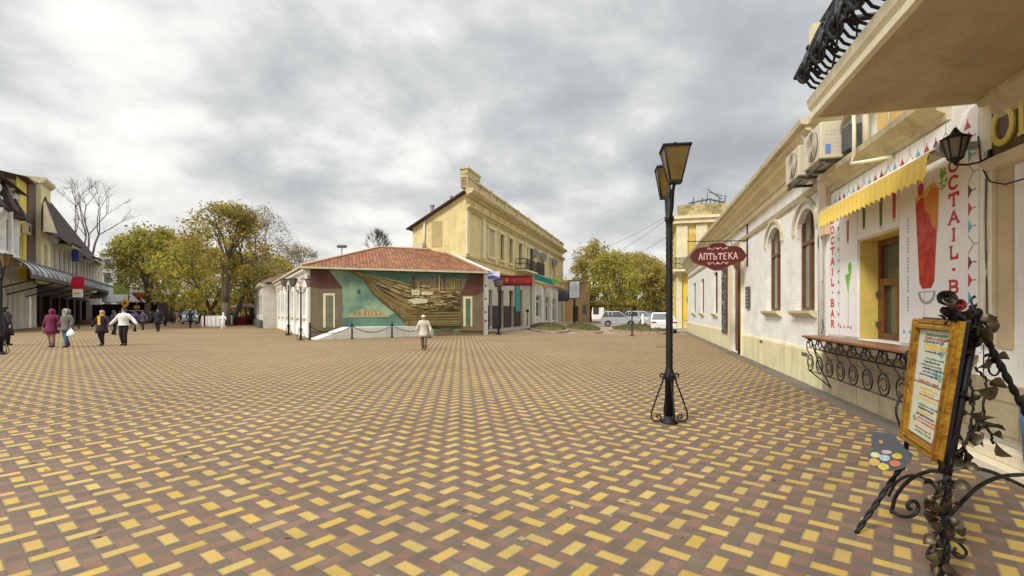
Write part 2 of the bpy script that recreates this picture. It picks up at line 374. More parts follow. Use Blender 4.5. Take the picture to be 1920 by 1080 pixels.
def fbox(mb, fr, s0, s1, n0, n1, z0, z1):
    y0, y1 = sorted((fr.sg * n0, fr.sg * n1)); mb.box(min(s0, s1), max(s0, s1), y0, y1, z0, z1)
def wall(mb, fr, s0, s1, z0, z1, ops, n=0., depth=.25):
    """flat wall sheet with real openings: ops = (s0,s1,z0,z1[,rise])"""
    g = fr.sg; ss = sorted({s0, s1} | {o[i] for o in ops for i in (0, 1)}); zs = sorted({z0, z1} | {o[i] for o in ops for i in (2, 3)})
    for a, b in zip(ss, ss[1:]):
        for c, d in zip(zs, zs[1:]):
            ms, mz = (a + b) / 2, (c + d) / 2
            if any(o[0] < ms < o[1] and o[2] < mz < o[3] for o in ops): continue
            mb.quad((a, g * n, c), (b, g * n, c), (b, g * n, d), (a, g * n, d))
    for o in ops:
        a, b, c, d = o[:4]; y0, y1 = g * n, g * (n - depth)
        rise = o[4] if len(o) > 4 else 0
        zt = d - rise
        mb.quad((a, y0, c), (a, y1, c), (a, y1, zt), (a, y0, zt)); mb.quad((b, y0, c), (b, y1, c), (b, y1, zt), (b, y0, zt))
        mb.quad((a, y0, c), (b, y0, c), (b, y1, c), (a, y1, c))
        if rise:
            K = 12; pr = None
            for i in range(K + 1):
                t = math.pi * i / K; x = (a + b) / 2 - (b - a) / 2 * math.cos(t); z = zt + rise * math.sin(t)
                if pr:
                    mb.quad((pr[0], y0, pr[1]), (x, y0, z), (x, y0, d), (pr[0], y0, d)) if i not in (1, K) or True else None
                    mb.quad((pr[0], y0, pr[1]), (pr[0], y1, pr[1]), (x, y1, z), (x, y0, z))
                pr = (x, z)
        else: mb.quad((a, y0, d), (b, y0, d), (b, y1, d), (a, y1, d))
def window(parent, fr, s0, s1, z0, z1, rise=0, n=-.2, fm=None, gm=None, mull=1, trans=.62, name='window', fw=.07):
    """window = frame mesh with a pane child"""
    fm = fm or wood; gm = gm or glass; a, b = min(s0, s1), max(s0, s1)
    mb = MB(); mb.m(fm)
    fbox(mb, fr, a, a + fw, n - .04, n + .03, z0, z1 - rise * .3); fbox(mb, fr, b - fw, b, n - .04, n + .03, z0, z1 - rise * .3)
    fbox(mb, fr, a + fw, b - fw, n - .04, n + .03, z0, z0 + fw)
    if not rise: fbox(mb, fr, a + fw, b - fw, n - .04, n + .03, z1 - fw, z1)
    for i in range(mull): c = a + (b - a) * (i + 1) / (mull + 1); fbox(mb, fr, c - fw / 2, c + fw / 2, n - .04, n + .028, z0 + fw, z1 - fw)
    if trans: zt = z0 + (z1 - z0) * trans; fbox(mb, fr, a + fw, b - fw, n - .04, n + .035, zt, zt + fw)
    w_ = mb.build(name, None, parent)
    g = MB(); g.m(gm); y = fr.sg * (n - .01); g.quad((a, y, z0), (b, y, z0), (b, y, z1), (a, y, z1)); g.build('pane', None, w_)
    return w_
def mould(mb, fr, s0, s1, prof):
    """extrude a profile of (n,z) along the facade"""
    n = len(prof); vs = [(s0, fr.sg * p[0], p[1]) for p in prof] + [(s1, fr.sg * p[0], p[1]) for p in prof]
    mb.add(vs, [tuple(range(n)), tuple(range(2 * n - 1, n - 1, -1))] + [(i, (i + 1) % n, n + (i + 1) % n, n + i) for i in range(n)])

# stroke font with slab serifs
def arc(cx, cy, rx, ry, a0, a1, n=10): return [(cx + rx * math.cos(R(a0 + (a1 - a0) * i / n)), cy + ry * math.sin(R(a0 + (a1 - a0) * i / n))) for i in range(n + 1)]
GL = {'A': ([[(.0, 0), (.5, 1), (1, 0)], [(.2, .36), (.8, .36)]], [(.0, 0), (1, 0)]),
      'O': ([arc(.5, .5, .5, .5, 0, 360, 20)], []), 'C': ([arc(.5, .5, .5, .5, 45, 315, 16)], [(.85, .86)]),
      'T': ([[(0, 1), (1, 1)], [(.5, 1), (.5, 0)], [(0, 1), (0, .78)], [(1, 1), (1, .78)]], [(.5, 0)]),
      'I': ([[(.5, 0), (.5, 1)]], [(.5, 0), (.5, 1)]), 'L': ([[(.2, 1), (.2, 0), (.9, 0), (.9, .25)]], [(.2, 1)]),
      'B': ([[(.1, 0), (.1, 1), (.5, 1)] + arc(.5, .76, .36, .24, 90, -90, 8) + [(.1, .52)], [(.5, .52)] + arc(.5, .26, .42, .26, 90, -90, 8) + [(.1, 0)]], [(.1, 0), (.1, 1)]),
      'R': ([[(.1, 0), (.1, 1), (.5, 1)] + arc(.5, .75, .36, .25, 90, -90, 8) + [(.1, .5)], [(.5, .5), (.95, 0)]], [(.1, 0), (.95, 0)]),
      'П': ([[(.1, 0), (.1, 1), (.9, 1), (.9, 0)]], [(.1, 0), (.9, 0)]), 'Ь': ([[(.1, 1), (.1, 0), (.5, 0)] + arc(.5, .27, .38, .27, -90, 90, 8) + [(.1, .54)]], [(.1, 1)]),
      'Е': ([[(.9, 1), (.15, 1), (.15, 0), (.9, 0)], [(.15, .5), (.7, .5)]], []), 'К': ([[(.15, 0), (.15, 1)], [(.95, 1), (.15, .45)], [(.35, .6), (1, 0)]], [(.15, 0), (.15, 1), (1, 0)]),
      'Г': ([[(.2, 0), (.2, 1), (.95, 1), (.95, .8)]], [(.2, 0)]), '.': ([[(.4, .5), (.6, .5)]], [])}
def glyph(mb, ch, f, w_, h, t, a, b, serif=.16):
    """draw glyph in a w_ x h box; f(u,v,depth)->xyz"""
    ch = {'А': 'A', 'Т': 'T', 'О': 'O'}.get(ch, ch)
    if ch not in GL: return
    st, se = GL[ch]
    for pl in st:
        for p, q in zip(pl, pl[1:]):
            p = Vector((p[0] * w_, p[1] * h)); q = Vector((q[0] * w_, q[1] * h)); d = q - p
            if d.length < 1e-6: continue
            d.normalize(); nn = Vector((-d.y, d.x)) * t / 2; e = d * t * .3
            mb.prism([tuple(p - e + nn), tuple(p - e - nn), tuple(q + e - nn), tuple(q + e + nn)], f, a, b + rnd.uniform(0, .0012))
    for x, y in se:
        x *= w_; y *= h; mb.prism([(x - serif * w_, y - t * .3), (x + serif * w_, y - t * .3), (x + serif * w_, y + t * .3), (x - serif * w_, y + t * .3)], f, a, b + .0015)

# ================================================================ SETTING
mb = MB(); Q = 1500
mb.quad((-Q, -60, 0), (Q, -60, 0), (Q, Q, 0), (-Q, Q, 0)); mb.mats = [asphalt]
tag(mb.build('ground'), kind='structure')
mb = MB(); mb.quad((-60, -12, .004), (24, -12, .004), (24, 33.2, .004), (-9.6, 36.5, .004), (-24, 49, .004), (-45, 110, .004), (-75, 110, .004), (-60, 60, .004))
tag(mb.build('paving', [paving_mat()]), kind='structure')
# right-hand street surface and its lighter footway
RW = Frame((3.72, 0), (3.72 + .268 * 40, 40), 1)      # pharmacy wall line, s = distance along it
mb = MB(); mb.m(mat('worn_asphalt', (.30, .25, .17), rough=.9, fine=60, dirt=(.2, .17, .12), c2=(.25, .21, .15)))
mb.quad((-2.0, 35.8, .006), (16.5, 33.0, .006), (36, 110, .006), (17, 110, .006)); tag(mb.build('road'), kind='structure')
mb = MB(); mb.m(mat('footway_slabs', (.34, .30, .22), rough=.9, brick=(.5, .5, .02)))
mb.box(-3.0, 0, 0, 0, 0, 0) if False else None
FY = Frame((-3.1, 35.8), (7.4, 70), -1)               # yellow building facade
for a, b in ((0.0, 46.0),):
    p = [FY.pt(a, 0, 0), FY.pt(b, 0, 0), FY.pt(b, 2.2, 0), FY.pt(a, 2.2, 0)]
    mb.add([(q.x, q.y, .01) for q in p] + [(q.x, q.y, .12) for q in p], [(0, 1, 2, 3), (4, 5, 6, 7), (0, 1, 5, 4), (1, 2, 6, 5), (2, 3, 7, 6), (3, 0, 4, 7)])
tag(mb.build('pavement'), kind='structure')
# dark soldier course against the pharmacy wall
mb = MB(); mb.m(mat('border_blocks', (.17, .145, .115), brick=(.2, .1, .01), dirt=(.1, .08, .07), rough=.85))
for i in range(10):
    a, b = 4.6 + i * 3.46, 4.6 + (i + 1) * 3.46
    q = [RW.pt(a, 0, .009), RW.pt(b, 0, .009), RW.pt(b, .42, .009), RW.pt(a, .42, .009)]; mb.quad(*q)
tag(mb.build('wall_border_paving'), kind='structure')
# drain line across the square
a, b = G(105, 667), G(385, 657)
mb = MB(); mb.m(mat('drain_iron', (.10, .09, .08))); d = (b - a).normalized(); nn = Vector((-d.y, d.x, 0)) * .06
mb.quad(a + nn + Vector((0, 0, .008)), b + nn + Vector((0, 0, .008)), b - nn + Vector((0, 0, .008)), a - nn + Vector((0, 0, .008)))
tag(mb.build('drain_channel'), kind='structure')

# ================================================================ PHARMACY (long white building on the right)
f = RW
root = thing('pharmacy_building', 'long low white painted brick building with arched windows on the right', 'building', (3.72, 0, 0), f.rz)
ops = [(10.62, 11.86, 1.62, 3.92, .5), (13.2, 14.6, 1.62, 3.95, .5), (18.3, 20.1, .02, 3.45), (24.0, 25.3, 1.5, 3.55), (29.2, 30.6, 1.5, 3.55), (33.6, 35.1, 1.5, 3.55)]
mb = MB(); mb.m(white_brick); wall(mb, f, 10.0, 39.2, 0, 4.75, ops, depth=.17)
mb.quad((39.2, 0, 0), (39.2, -8, 0), (39.2, -8, 4.75), (39.2, 0, 4.75)); mb.quad((39.2, -8, 0), (10, -8, 0), (10, -8, 4.75), (39.2, -8, 4.75))
mb.build('wall', None, root)
mb = MB(); mb.m(plinth_m)
for a, b in ((10.0, 18.25), (20.15, 39.25)): mould(mb, f, a, b, [(0.002, 0), (.05, 0), (.05, .74), (.03, .80), (.002, .80)])
mb.build('plinth', None, root)
mb = MB(); mb.m(moulding)
mould(mb, f, 9.7, 39.3, [(.002, 4.12), (.05, 4.14), (.09, 4.24), (.002, 4.27)])
mb.build('string_course', None, root)
mb = MB(); mb.m(pale_wall)
mould(mb, f, 9.7, 39.35, [(.002, 4.62), (.10, 4.64), (.12, 4.78), (.002, 4.8)])
mould(mb, f, 9.7, 39.45, [(.002, 4.8), (.14, 4.8), (.18, 4.94), (.32, 5.04), (.34, 5.16), (.44, 5.2), (.44, 5.3), (.002, 5.3)])
c_ = mb.build('cornice', None, root)
mb = MB(); mb.m(moulding); mould(mb, f, 9.65, 39.5, [(.44, 5.28), (.54, 5.30), (.56, 5.40), (.50, 5.42), (-.1, 5.36)]); mb.build('gutter', None, root)
mb = MB(); mb.m(mat('roof_sheet', (.30, .26, .2), rough=.6)); mb.add([(9.7, .4, 5.34), (39.4, .4, 5.34), (39.4, -4, 6.2), (9.7, -4, 6.2), (39.4, -8.2, 5.3), (9.7, -8.2, 5.3)], [(0, 1, 2, 3), (3, 2, 4, 5), (0, 3, 5), (1, 2, 4)]); mb.build('roof', None, root)
for (a, b, c, d, *r) in ops:
    if r or c > 1:
        window(root, f, a + .02, b - .02, c, d, rise=r[0] if r else 0, n=-.13, gm=glassg if r else glass, mull=1 if r else 0, trans=.66)
        mb = MB(); mb.m(moulding)
        mould(mb, f, a - .14, b + .14, [(.002, c - .16), (.06, c - .14), (.15, c - .06), (.16, c - .001), (-.05, c - .001)])
        mb.build('window_sill', None, root)
    if r:
        mb = MB(); mb.m(moulding); zt = d - r[0]; K = 16; w1 = (b - a) / 2; cx_ = (a + b) / 2
        def ring(o): return [(cx_ - (w1 + o) * math.cos(math.pi * i / K), zt + (r[0] + o) * math.sin(math.pi * i / K)) for i in range(K + 1)]
        i0, i1 = ring(.14), ring(.24)
        for i in range(K): mb.prism([i0[i], i0[i + 1], i1[i + 1], i1[i]], lambda u, v, w_: (u, f.sg * w_, v), .002, .055)
        mb.build('arch_moulding', None, root)
mb = MB(); mb.m(brown); fbox(mb, f, 18.32, 20.08, -.16, -.1, .02, 3.43); mb.m(wood)
for a in (18.42, 19.24): fbox(mb, f, a, a + .72, -.1, -.07, .3, 1.5); fbox(mb, f, a, a + .72, -.1, -.07, 1.65, 3.2)
dd = mb.build('door', None, root)
mb = MB(); mb.m(gold); mb.tube([(19.12, -.05, 1.0), (19.12, -.05, 1.25)], .015); mb.build('handle', None, dd)
mb = MB(); mb.m(pale_wall); fbox(mb, f, 20.12, 20.6, .002, .10, 0, 4.1); fbox(mb, f, 17.9, 18.28, .002, .10, 0, 4.1); mb.build('pilaster', None, root)
mb = MB(); mb.m(brown); mb.tube([(18.02, .14, 0.05), (18.02, .14, 3.9)], .045); tag(mb.build('downpipe', None, root), 'brown downpipe by the pharmacy door')
mb = MB(); mb.m(whitep); mb.tube([(10.02, .08, 1.0), (10.02, .08, 4.6), (10.02, .4, 5.2)], .05, 8); tag(mb.build('downpipe', None, root), 'white downpipe between the two facades')
mb = MB(); mb.m(greyd); fbox(mb, f, 14.95, 15.25, .04, .07, .66, .72); fbox(mb, f, 10.9, 11.3, .051, .055, .60, .68); mb.build('wall_vent', None, root)
# small black plate and tall notice panel are things fixed to the wall
mb = MB(); mb.m(greyd); fbox(mb, f, 16.8, 17.35, .03, .06, 1.7, 2.45); mb.m(pgrey)
for i in range(5): fbox(mb, f, 16.9, 17.25, .061, .064, 1.8 + i * .12, 1.84 + i * .12)
o = mb.build('wall_plaque', None, None); o.location = root.location; o.rotation_euler = root.rotation_euler
tag(o, 'small dark plaque on the white wall below the hanging pharmacy sign', 'plaque')
mb = MB(); mb.m(pblack); fbox(mb, f, 20.95, 22.2, .06, .1, .66, 3.6); mb.m(pgrey)
rr = random.Random(3)
for i in range(60):
    a = 21.05 + rr.random() * .9; z = .75 + rr.random() * 2.7; fbox(mb, f, a, a + rr.uniform(.05, .25), .101, .104 + rr.random() * .002, z, z + rr.uniform(.03, .09))
o = mb.build('notice_panel'); o.location = root.location; o.rotation_euler = root.rotation_euler
tag(o, 'tall black notice panel with pale specks left of the pharmacy door', 'notice panel')

# hanging pharmacy sign, perpendicular to the wall
hs = thing('hanging_sign', 'burgundy ornate oval sign with pink lettering hung from the white wall', 'sign', (3.72, 0, 0), f.rz)
S0 = 17.2; NC, ZC, HW, HH = .98, 3.53, .93, .49
half = [(0, .95), (.2, .93), (.33, .72), (.50, .68), (.65, .66), (.80, .56), (.88, .38), (1, .02), (.9, -.33), (.78, -.45), (.62, -.6), (.42, -.66), (.28, -.86), (.12, -1), (0, -1)]
pol = half + [(-x, y) for x, y in half[-2:0:-1]]
F_ = lambda u, v, w_: (S0 - w_, f.sg * (NC - u), ZC + v)
mb = MB(); mb.m(burg); mb.prism([(x * HW, y * HH) for x, y in pol], F_, -.04, .04)
bd = mb.build('board', None, hs)
mb = MB(); mb.m(mat('sign_rim', (.16, .035, .03), rough=.4)); mb.tube([F_(x * HW * .985, y * HH * .985, .045) for x, y in pol], .018, 5, True); mb.build('rim', None, bd)
mb = MB(); mb.m(pink); x = -.62
for i, ch in enumerate('АПТЬТЕКА'):
    sc_ = 1.0 + .12 * abs(i - 3.5) / 3.5; wd = .115 if ch != 'К' else .13
    for sd_ in (1, -1):
        ff = (lambda u, v, w_, x=x: F_(x + u, -.10 + v, w_)) if sd_ == 1 else (lambda u, v, w_, x=x: F_(-(x + u), -.10 + v, -w_))
        glyph(mb, ch, ff, wd, .20 * sc_, .026, .042, .052)
    x += wd + .045
mb.build('lettering', None, bd)
mb = MB(); mb.m(pink)
for yy, s_ in ((.27, 1), (-.24, -1)):
    for sx in (-1, 1):
        mb.tube([F_(sx * (.04 + .27 * t), yy + s_ * .035 * math.sin(t * 9), .047) for t in [i / 12 for i in range(13)]], .011, 4)
        mb.tube([F_(sx * (.31 + .03 * math.cos(a)), yy + .03 * math.sin(a), .047) for a in [i * .6 for i in range(9)]], .010, 4)
    mb.ball(F_(0, yy, .045), (.008, .035, .035), 8, 5)
mb.build('flourish', None, bd)
mb = MB(); mb.m(black); mb.tube([(S0, .03, 3.15), (S0, .03, 4.85)], .022); mb.tube([(S0, .03, 4.05), (S0, 2.0, 4.10)], .016); mb.tube([(S0, .03, 4.6), (S0, 1.0, 4.09)], .008)
for u in (-.45, .45): mb.tube([F_(u, HH * .62, 0), F_(u, .56, 0)], .008)
mb.build('bracket', None, hs)

# ================================================================ COCKTAIL BAR section
bar = thing('cocktail_bar_building', 'white cocktail bar front with printed drinks panel and serving hatch', 'building', (3.72, 0, 0), f.rz)
mb = MB(); mb.m(white_wall); wall(mb, f, 5.4, 10.0, 0, 6.3, [(7.1, 8.44, 1.14, 2.8)], depth=.30)
mb.quad((10.0, 0, 4.75), (10, -8, 4.75), (10, -8, 6.3), (10, 0, 6.3)); mb.build('wall', None, bar)
mb = MB(); mb.m(stone); fbox(mb, f, 5.4, 9.98, .002, .06, 0, .9); mb.m(white_wall); fbox(mb, f, 5.4, 9.98, .002, .05, .905, 1.12); mb.build('plinth', None, bar)
# yellow reveal lining
mb = MB(); mb.m(mat('yellow_reveal', (.72, .55, .14), rough=.6))
fbox(mb, f, 8.425, 8.438, -.29, -.001, 1.145, 2.795); fbox(mb, f, 7.102, 7.115, -.29, -.001, 1.145, 2.795); fbox(mb, f, 7.115, 8.425, -.29, -.001, 2.78, 2.795); mb.build('reveal', None, bar)
mb = MB(); mb.m(wood)
y0, y1 = -.33, -.26
fbox(mb, f, 7.12, 7.2, y0, y1, 1.145, 2.78); fbox(mb, f, 8.33, 8.42, y0, y1, 1.145, 2.78); fbox(mb, f, 7.2, 8.33, y0, y1, 1.145, 1.25); fbox(mb, f, 7.2, 8.33, y0, y1, 2.68, 2.78); fbox(mb, f, 7.2, 8.33, y0, y1 + .01, 2.02, 2.14)
fbox(mb, f, 7.72, 7.82, y0, y1 - .005, 1.25, 2.02); fbox(mb, f, 7.2, 7.3, y0, y1 + .004, 1.25, 2.02); fbox(mb, f, 8.22, 8.33, y0, y1 + .004, 1.25, 2.02)
hw = mb.build('hatch_window', None, bar)
mb = MB(); mb.m(glassg); mb.quad((7.2, -.31, 1.2), (8.4, -.31, 1.2), (8.4, -.31, 2.7), (7.2, -.31, 2.7)); mb.build('pane', None, hw)
mb = MB(); mb.m(greyd)
for z in (1.35, 1.85): fbox(mb, f, 8.36, 8.41, y1, y1 + .04, z, z + .08)
mb.build('hinge', None, hw)
# cornice over the bar with its own upper wall
mb = MB(); mb.m(moulding)
mould(mb, f, 5.95, 9.62, [(.002, 3.90), (.05, 3.91), (.06, 3.98), (.14, 4.02), (.17, 4.08), (.26, 4.12), (.28, 4.2), (.24, 4.23), (.002, 4.26)]); mb.build('cornice', None, bar)
mb = MB(); mb.m(mat('pink_pilaster', (.68, .52, .36), dirt=(.4, .3, .2), damt=.5)); fbox(mb, f, 9.62, 9.96, .002, .12, 3.1, 5.2); mb.build('pilaster', None, bar)
mb = MB(); mb.m(mat('ochre_panel', (.72, .50, .17), dirt=(.5, .36, .16))); fbox(mb, f, 6.9, 7.7, .002, .05, 4.35, 5.5); mb.build('ochre_panel', None, bar)
mb = MB(); mb.m(pale_wall); mould(mb, f, 5.9, 9.7, [(.002, 5.0), (.1, 5.02), (.2, 5.2), (.4, 5.3), (.42, 5.42), (.002, 5.42)]); mb.build('eaves', None, bar)
# printed panel with artwork
f2 = f
PN = .03
mb = MB(); mb.m(poster)
for a, b, c, d in ((5.42, 7.08, 1.16, 3.87), (8.46, 9.86, 1.16, 3.87), (7.08, 8.46, 2.82, 3.87)): fbox(mb, f, a, b, .004, PN, c, d)
pp = mb.build('printed_panel', None, bar)
mb = MB(); mb.m(pgrey)
for a in (6.45, 7.085, 8.455, 9.2): fbox(mb, f, a, a + .006, PN, PN + .002, 1.17 if a < 7 or a > 8.46 else 2.83, 3.86)
mb.build('panel_seam', None, pp)
W3 = lambda s0, z0: (lambda u, v, d: (s0 - u, f.sg * (PN + d), z0 + v))      # art reads left to right as s decreases
mb = MB(); mb.m(pred)
for s0, w_, txt, top, step, h in ((5.93, .17, 'COCTAIL.BAR', 3.46, .205, .14), (9.62, .15, 'COCTAIL.BAR', 3.30, .20, .125)):
    for i, ch in enumerate(txt):
        g = rr.random()
        glyph(mb, ch, W3(s0, top - i * step), w_, h, .034, .0005, .003, .17)
mb.build('lettering', None, pp)
# martini motifs: a triangle, a stem and a foot
def motif(mb, s0, z0, m, horiz=True, sc_=.13):
    ff = W3(s0, z0); mb.m(m)
    if horiz:   # glass lying on its side, bowl to the left
        mb.prism([(0, sc_), (0, -sc_), (sc_ * .8, 0)], ff, .0005, .003); mb.prism([(sc_ * .8, .006), (sc_ * .8, -.006), (sc_ * 1.7, -.006), (sc_ * 1.7, .006)], ff, .0005, .0025)
    else:
        mb.prism([(-sc_ * .8, 0), (sc_ * .8, 0), (0, sc_ * 1.1)], ff, .0005, .003); mb.prism([(-.006, sc_), (.006, sc_), (.006, sc_ * 1.4), (-.006, sc_ * 1.4)], ff, .0005, .0025)
def outline(mb, s0, z0, horiz=True):
    ff = W3(s0, z0); mb.m(pgrey)
    pts = [(0, .1), (.09, 0), (0, -.1)] if horiz else [(-.09, 0), (0, .1), (.09, 0)]
    for p, q in zip(pts, pts[1:]):
        p, q = Vector(p), Vector(q); d = (q - p).normalized(); n_ = Vector((-d.y, d.x)) * .006; mb.prism([tuple(p + n_), tuple(p - n_), tuple(q - n_), tuple(q + n_)], ff, .0005, .003)
    mb.prism([(.09, .006), (.09, -.006), (.2, -.006), (.2, .006)] if horiz else [(-.006, .09), (.006, .09), (.006, .2), (-.006, .2)], ff, .0005, .0025)
def M1(s_, z, m, hor, sc_):
    mb = MB(); motif(mb, s_, z, m, hor, sc_) if m else outline(mb, s_, z, hor); mb.build('glass_motif', None, pp)
seq = [pred, pblue, None, pmar, pred, pblue, None, pmar, pred, pblue, None, pred]
for i, m in enumerate(seq):
    z = 3.55 - i * .2
    M1(5.585, z, m, True, .078)
    M1(9.28, z, m if i % 2 else pmar, True, .05)
for i in range(20):
    s_ = 5.6 + i * .2; m = seq[i % 7]; z = 3.66
    M1(s_, z, m, False, .08)
for s_, z in ((9.0, 1.3), (9.15, 1.3), (6.95, 1.3), (6.8, 1.3), (8.7, 1.3)): M1(s_, z, pblue if s_ < 8 else pred, False, .045)
# tall red cocktail
def glassart(mb, s0, z0, wt, wb, h, m, foot=True):
    ff = W3(s0, z0); mb.m(m); mb.prism([(-wb, 0), (-wb * .6, -wb * .5), (wb * .6, -wb * .5), (wb, 0), (wt, h), (-wt, h)], ff, .0005, .003)
    if foot:
        mb.m(pgrey); K = 14
        for k_ in range(K):
            a0, a1 = math.pi * (1 + k_ / K), math.pi * (1 + (k_ + 1) / K)
            mb.prism([(wb * r_ * math.cos(a) * 1.1, -wb * .8 + wb * r_ * math.sin(a) * .9) for r_, a in ((.8, a0), (1.05, a0), (1.05, a1), (.8, a1))], ff, .0005, .003)
        mb.prism([(-wb * 1.1, -wb * .8), (wb * 1.1, -wb * .8), (wb * 1.1, -wb * .72), (-wb * 1.1, -wb * .72)], ff, .0005, .003)
redmix = mat('print_cocktail', (.44, .008, .008), rough=.35, c2=(.55, .05, .012), scale=9, bump=0, var=.2)
oramix = mat('print_orange', (.70, .30, .03), rough=.35, c2=(.66, .16, .02), scale=7, bump=0, var=.3)
mb = MB(); glassart(mb, 6.40, 1.98, .265, .165, 1.15, redmix)
mb.m(oramix); ff = W3(6.40, 1.98)
mb.prism([(-.08, 1.15), (-.03, .92), (.07, .86), (.12, .70), (.19, .66), (.235, .62), (.265, 1.15), (.14, 1.24), (.03, 1.20)], ff, .003, .004)
mb.m(mat('print_ice', (.78, .52, .14), rough=.35, c2=(.7, .35, .06), scale=12, bump=0)); mb.prism([(-.265, 1.14), (-.24, 1.06), (-.1, 1.12), (0, 1.08), (.1, 1.2), (.25, 1.16), (.16, 1.25), (.02, 1.22), (-.08, 1.16)], ff, .004, .005)
mb.m(pred); mb.prism([(-.13 + .06 * math.cos(a), 1.22 + .09 * math.sin(a)) for a in [i * math.pi / 6 for i in range(12)]], ff, .005, .006)
mb.prism([(-.15, 1.34), (-.13, 1.40), (-.09, 1.42), (-.11, 1.36)], ff, .0005, .003)
mb.m(mat('print_straw', (.70, .30, .08), bump=0)); mb.prism([(-.208, 1.1), (-.195, 1.1), (-.195, 1.75), (-.208, 1.75)], ff, .0005, .0028)
mb.m(pgreen)
for i in range(34):
    u = .29 + rr.random() * .14; v = 1.12 + rr.random() * .24; r_ = rr.uniform(.012, .028); a = rr.random() * 3
    mb.prism([(u + r_ * math.cos(a + j * math.pi / 2) * (1.5 if j % 2 else .6), v + r_ * math.sin(a + j * math.pi / 2)) for j in range(4)], ff, .0005, .003 + i * .00003)
tag(mb.build('drink_print', None, pp), 'tall glass of red and orange cocktail with a cherry and mint')
mb = MB(); ff = W3(8.82, 1.95); mb.m(pgreen); mb.prism([(-.14, .30), (.13, .34), (.03, .12), (.015, 0), (-.01, 0)], ff, .0005, .003)
mb.prism([(.07 + .07 * math.cos(a), .42 + .1 * math.sin(a)) for a in [i * math.pi / 6 for i in range(12)]], ff, .003, .004)
mb.m(pgrey); mb.prism([(-.008, 0), (.008, 0), (.008, -.62), (-.008, -.62)], ff, .0005, .003); mb.prism([(-.08, -.64), (.08, -.64), (.02, -.60), (-.02, -.60)], ff, .0005, .0034)
tag(mb.build('drink_print', None, pp), 'green martini in a long stemmed glass')
mb = MB()
for s_, z, m, h in ((8.84, 2.86, pred, .36), (8.2, 2.98, mat('print_dkgreen', (.10, .16, .05), bump=0), .34), (7.62, 2.93, mat('print_olive', (.12, .2, .07), bump=0), .42), (7.22, 2.97, pred, .36)):
    glassart(mb, s_, z, .05, .038, h, m, s_ != 8.2)
tag(mb.build('drink_print', None, pp), 'row of small glasses above the serving hatch')
mb = MB(); mb.m(pgrey); ff = W3(6.86, 1.6)
for i in range(30):
    if i % 6 == 5: continue
    mb.prism([(0, i * .045), (.03, i * .045), (.03, i * .045 + .028), (.0, i * .045 + .028)], ff, .0005, .003)
tag(mb.build('small_print', None, pp), 'vertical line of small print beside the hatch')

# awning folded above the hatch
aw = thing('awning', 'folded yellow awning with scalloped valance above the serving hatch', 'awning', (3.72, 0, 0), f.rz)
mb = MB(); mb.m(whitep); mb.add([], []); mb.smooth = True
pts = [(5.72, 3.42), (8.95, 3.42)]
mb.tube([(5.50, f.sg * .30, 3.44), (8.95, f.sg * .30, 3.44)], .05, 10); mb.smooth = False
mb.m(creamp); mould(mb, f, 5.50, 8.92, [(.10, 3.52), (.44, 3.38), (.44, 3.32), (.10, 3.44)]); mb.build('cassette', None, aw)
mb = MB(); mb.m(awn_y); mould(mb, f, 5.48, 8.90, [(.12, 3.535), (.455, 3.395), (.458, 3.36), (.452, 3.36), (.448, 3.386), (.12, 3.525)]); mb.build('canvas', None, aw)
mb = MB(); mb.m(awn_y); K = 168; mb.smooth = True; vs = []; fs = []
for i in range(K + 1):
    s_ = 5.49 + 3.39 * i / K; ph = i / K * 23 * math.pi; sway = .018 * math.sin(ph * 2 + .7)
    for j, q in enumerate((0, .25, .5, .75, 1)):
        drop = .235 + .055 * abs(math.sin(ph)); vs.append((s_, f.sg * (.462 + sway * q + .01 * q), 3.37 - drop * q))
for i in range(K):
    for j in range(4): a = i * 5 + j; fs.append((a, a + 1, a + 6, a + 5))
mb.add(vs, fs, True); mb.build('valance', None, aw)
mb = MB(); mb.m(greyp)
for s_ in (5.44, 8.98):
    mb = MB(); mb.m(greyp); mb.prism([(.30 + .10 * math.cos(a), 3.42 + .10 * math.sin(a)) for a in [i * math.pi / 8 for i in range(16)]], lambda u, v, w_: (w_, f.sg * u, v), s_ - .04, s_ + .04)
    fbox(mb, f, s_ - .03, s_ + .03, 0.03, .3, 3.38, 3.46); mb.build('end_bracket', None, aw)
mb = MB(); mb.m(greyd); 
for i in range(6):
    a = i * math.pi / 3; mb.obox((5.392, f.sg * (.30 + .055 * math.cos(a)), 3.42 + .055 * math.sin(a)), .006, .016, .016)
mb.build('gear_wheel', None, aw)
for i, s_ in enumerate((6.6, 8.1)):
    mb = MB(); mb.m(greyp); mb.tube([(s_, .05, 3.36), (s_ + .35, .25, 3.40), (s_, .42, 3.37)], .018); mb.build('folding_arm', None, aw)

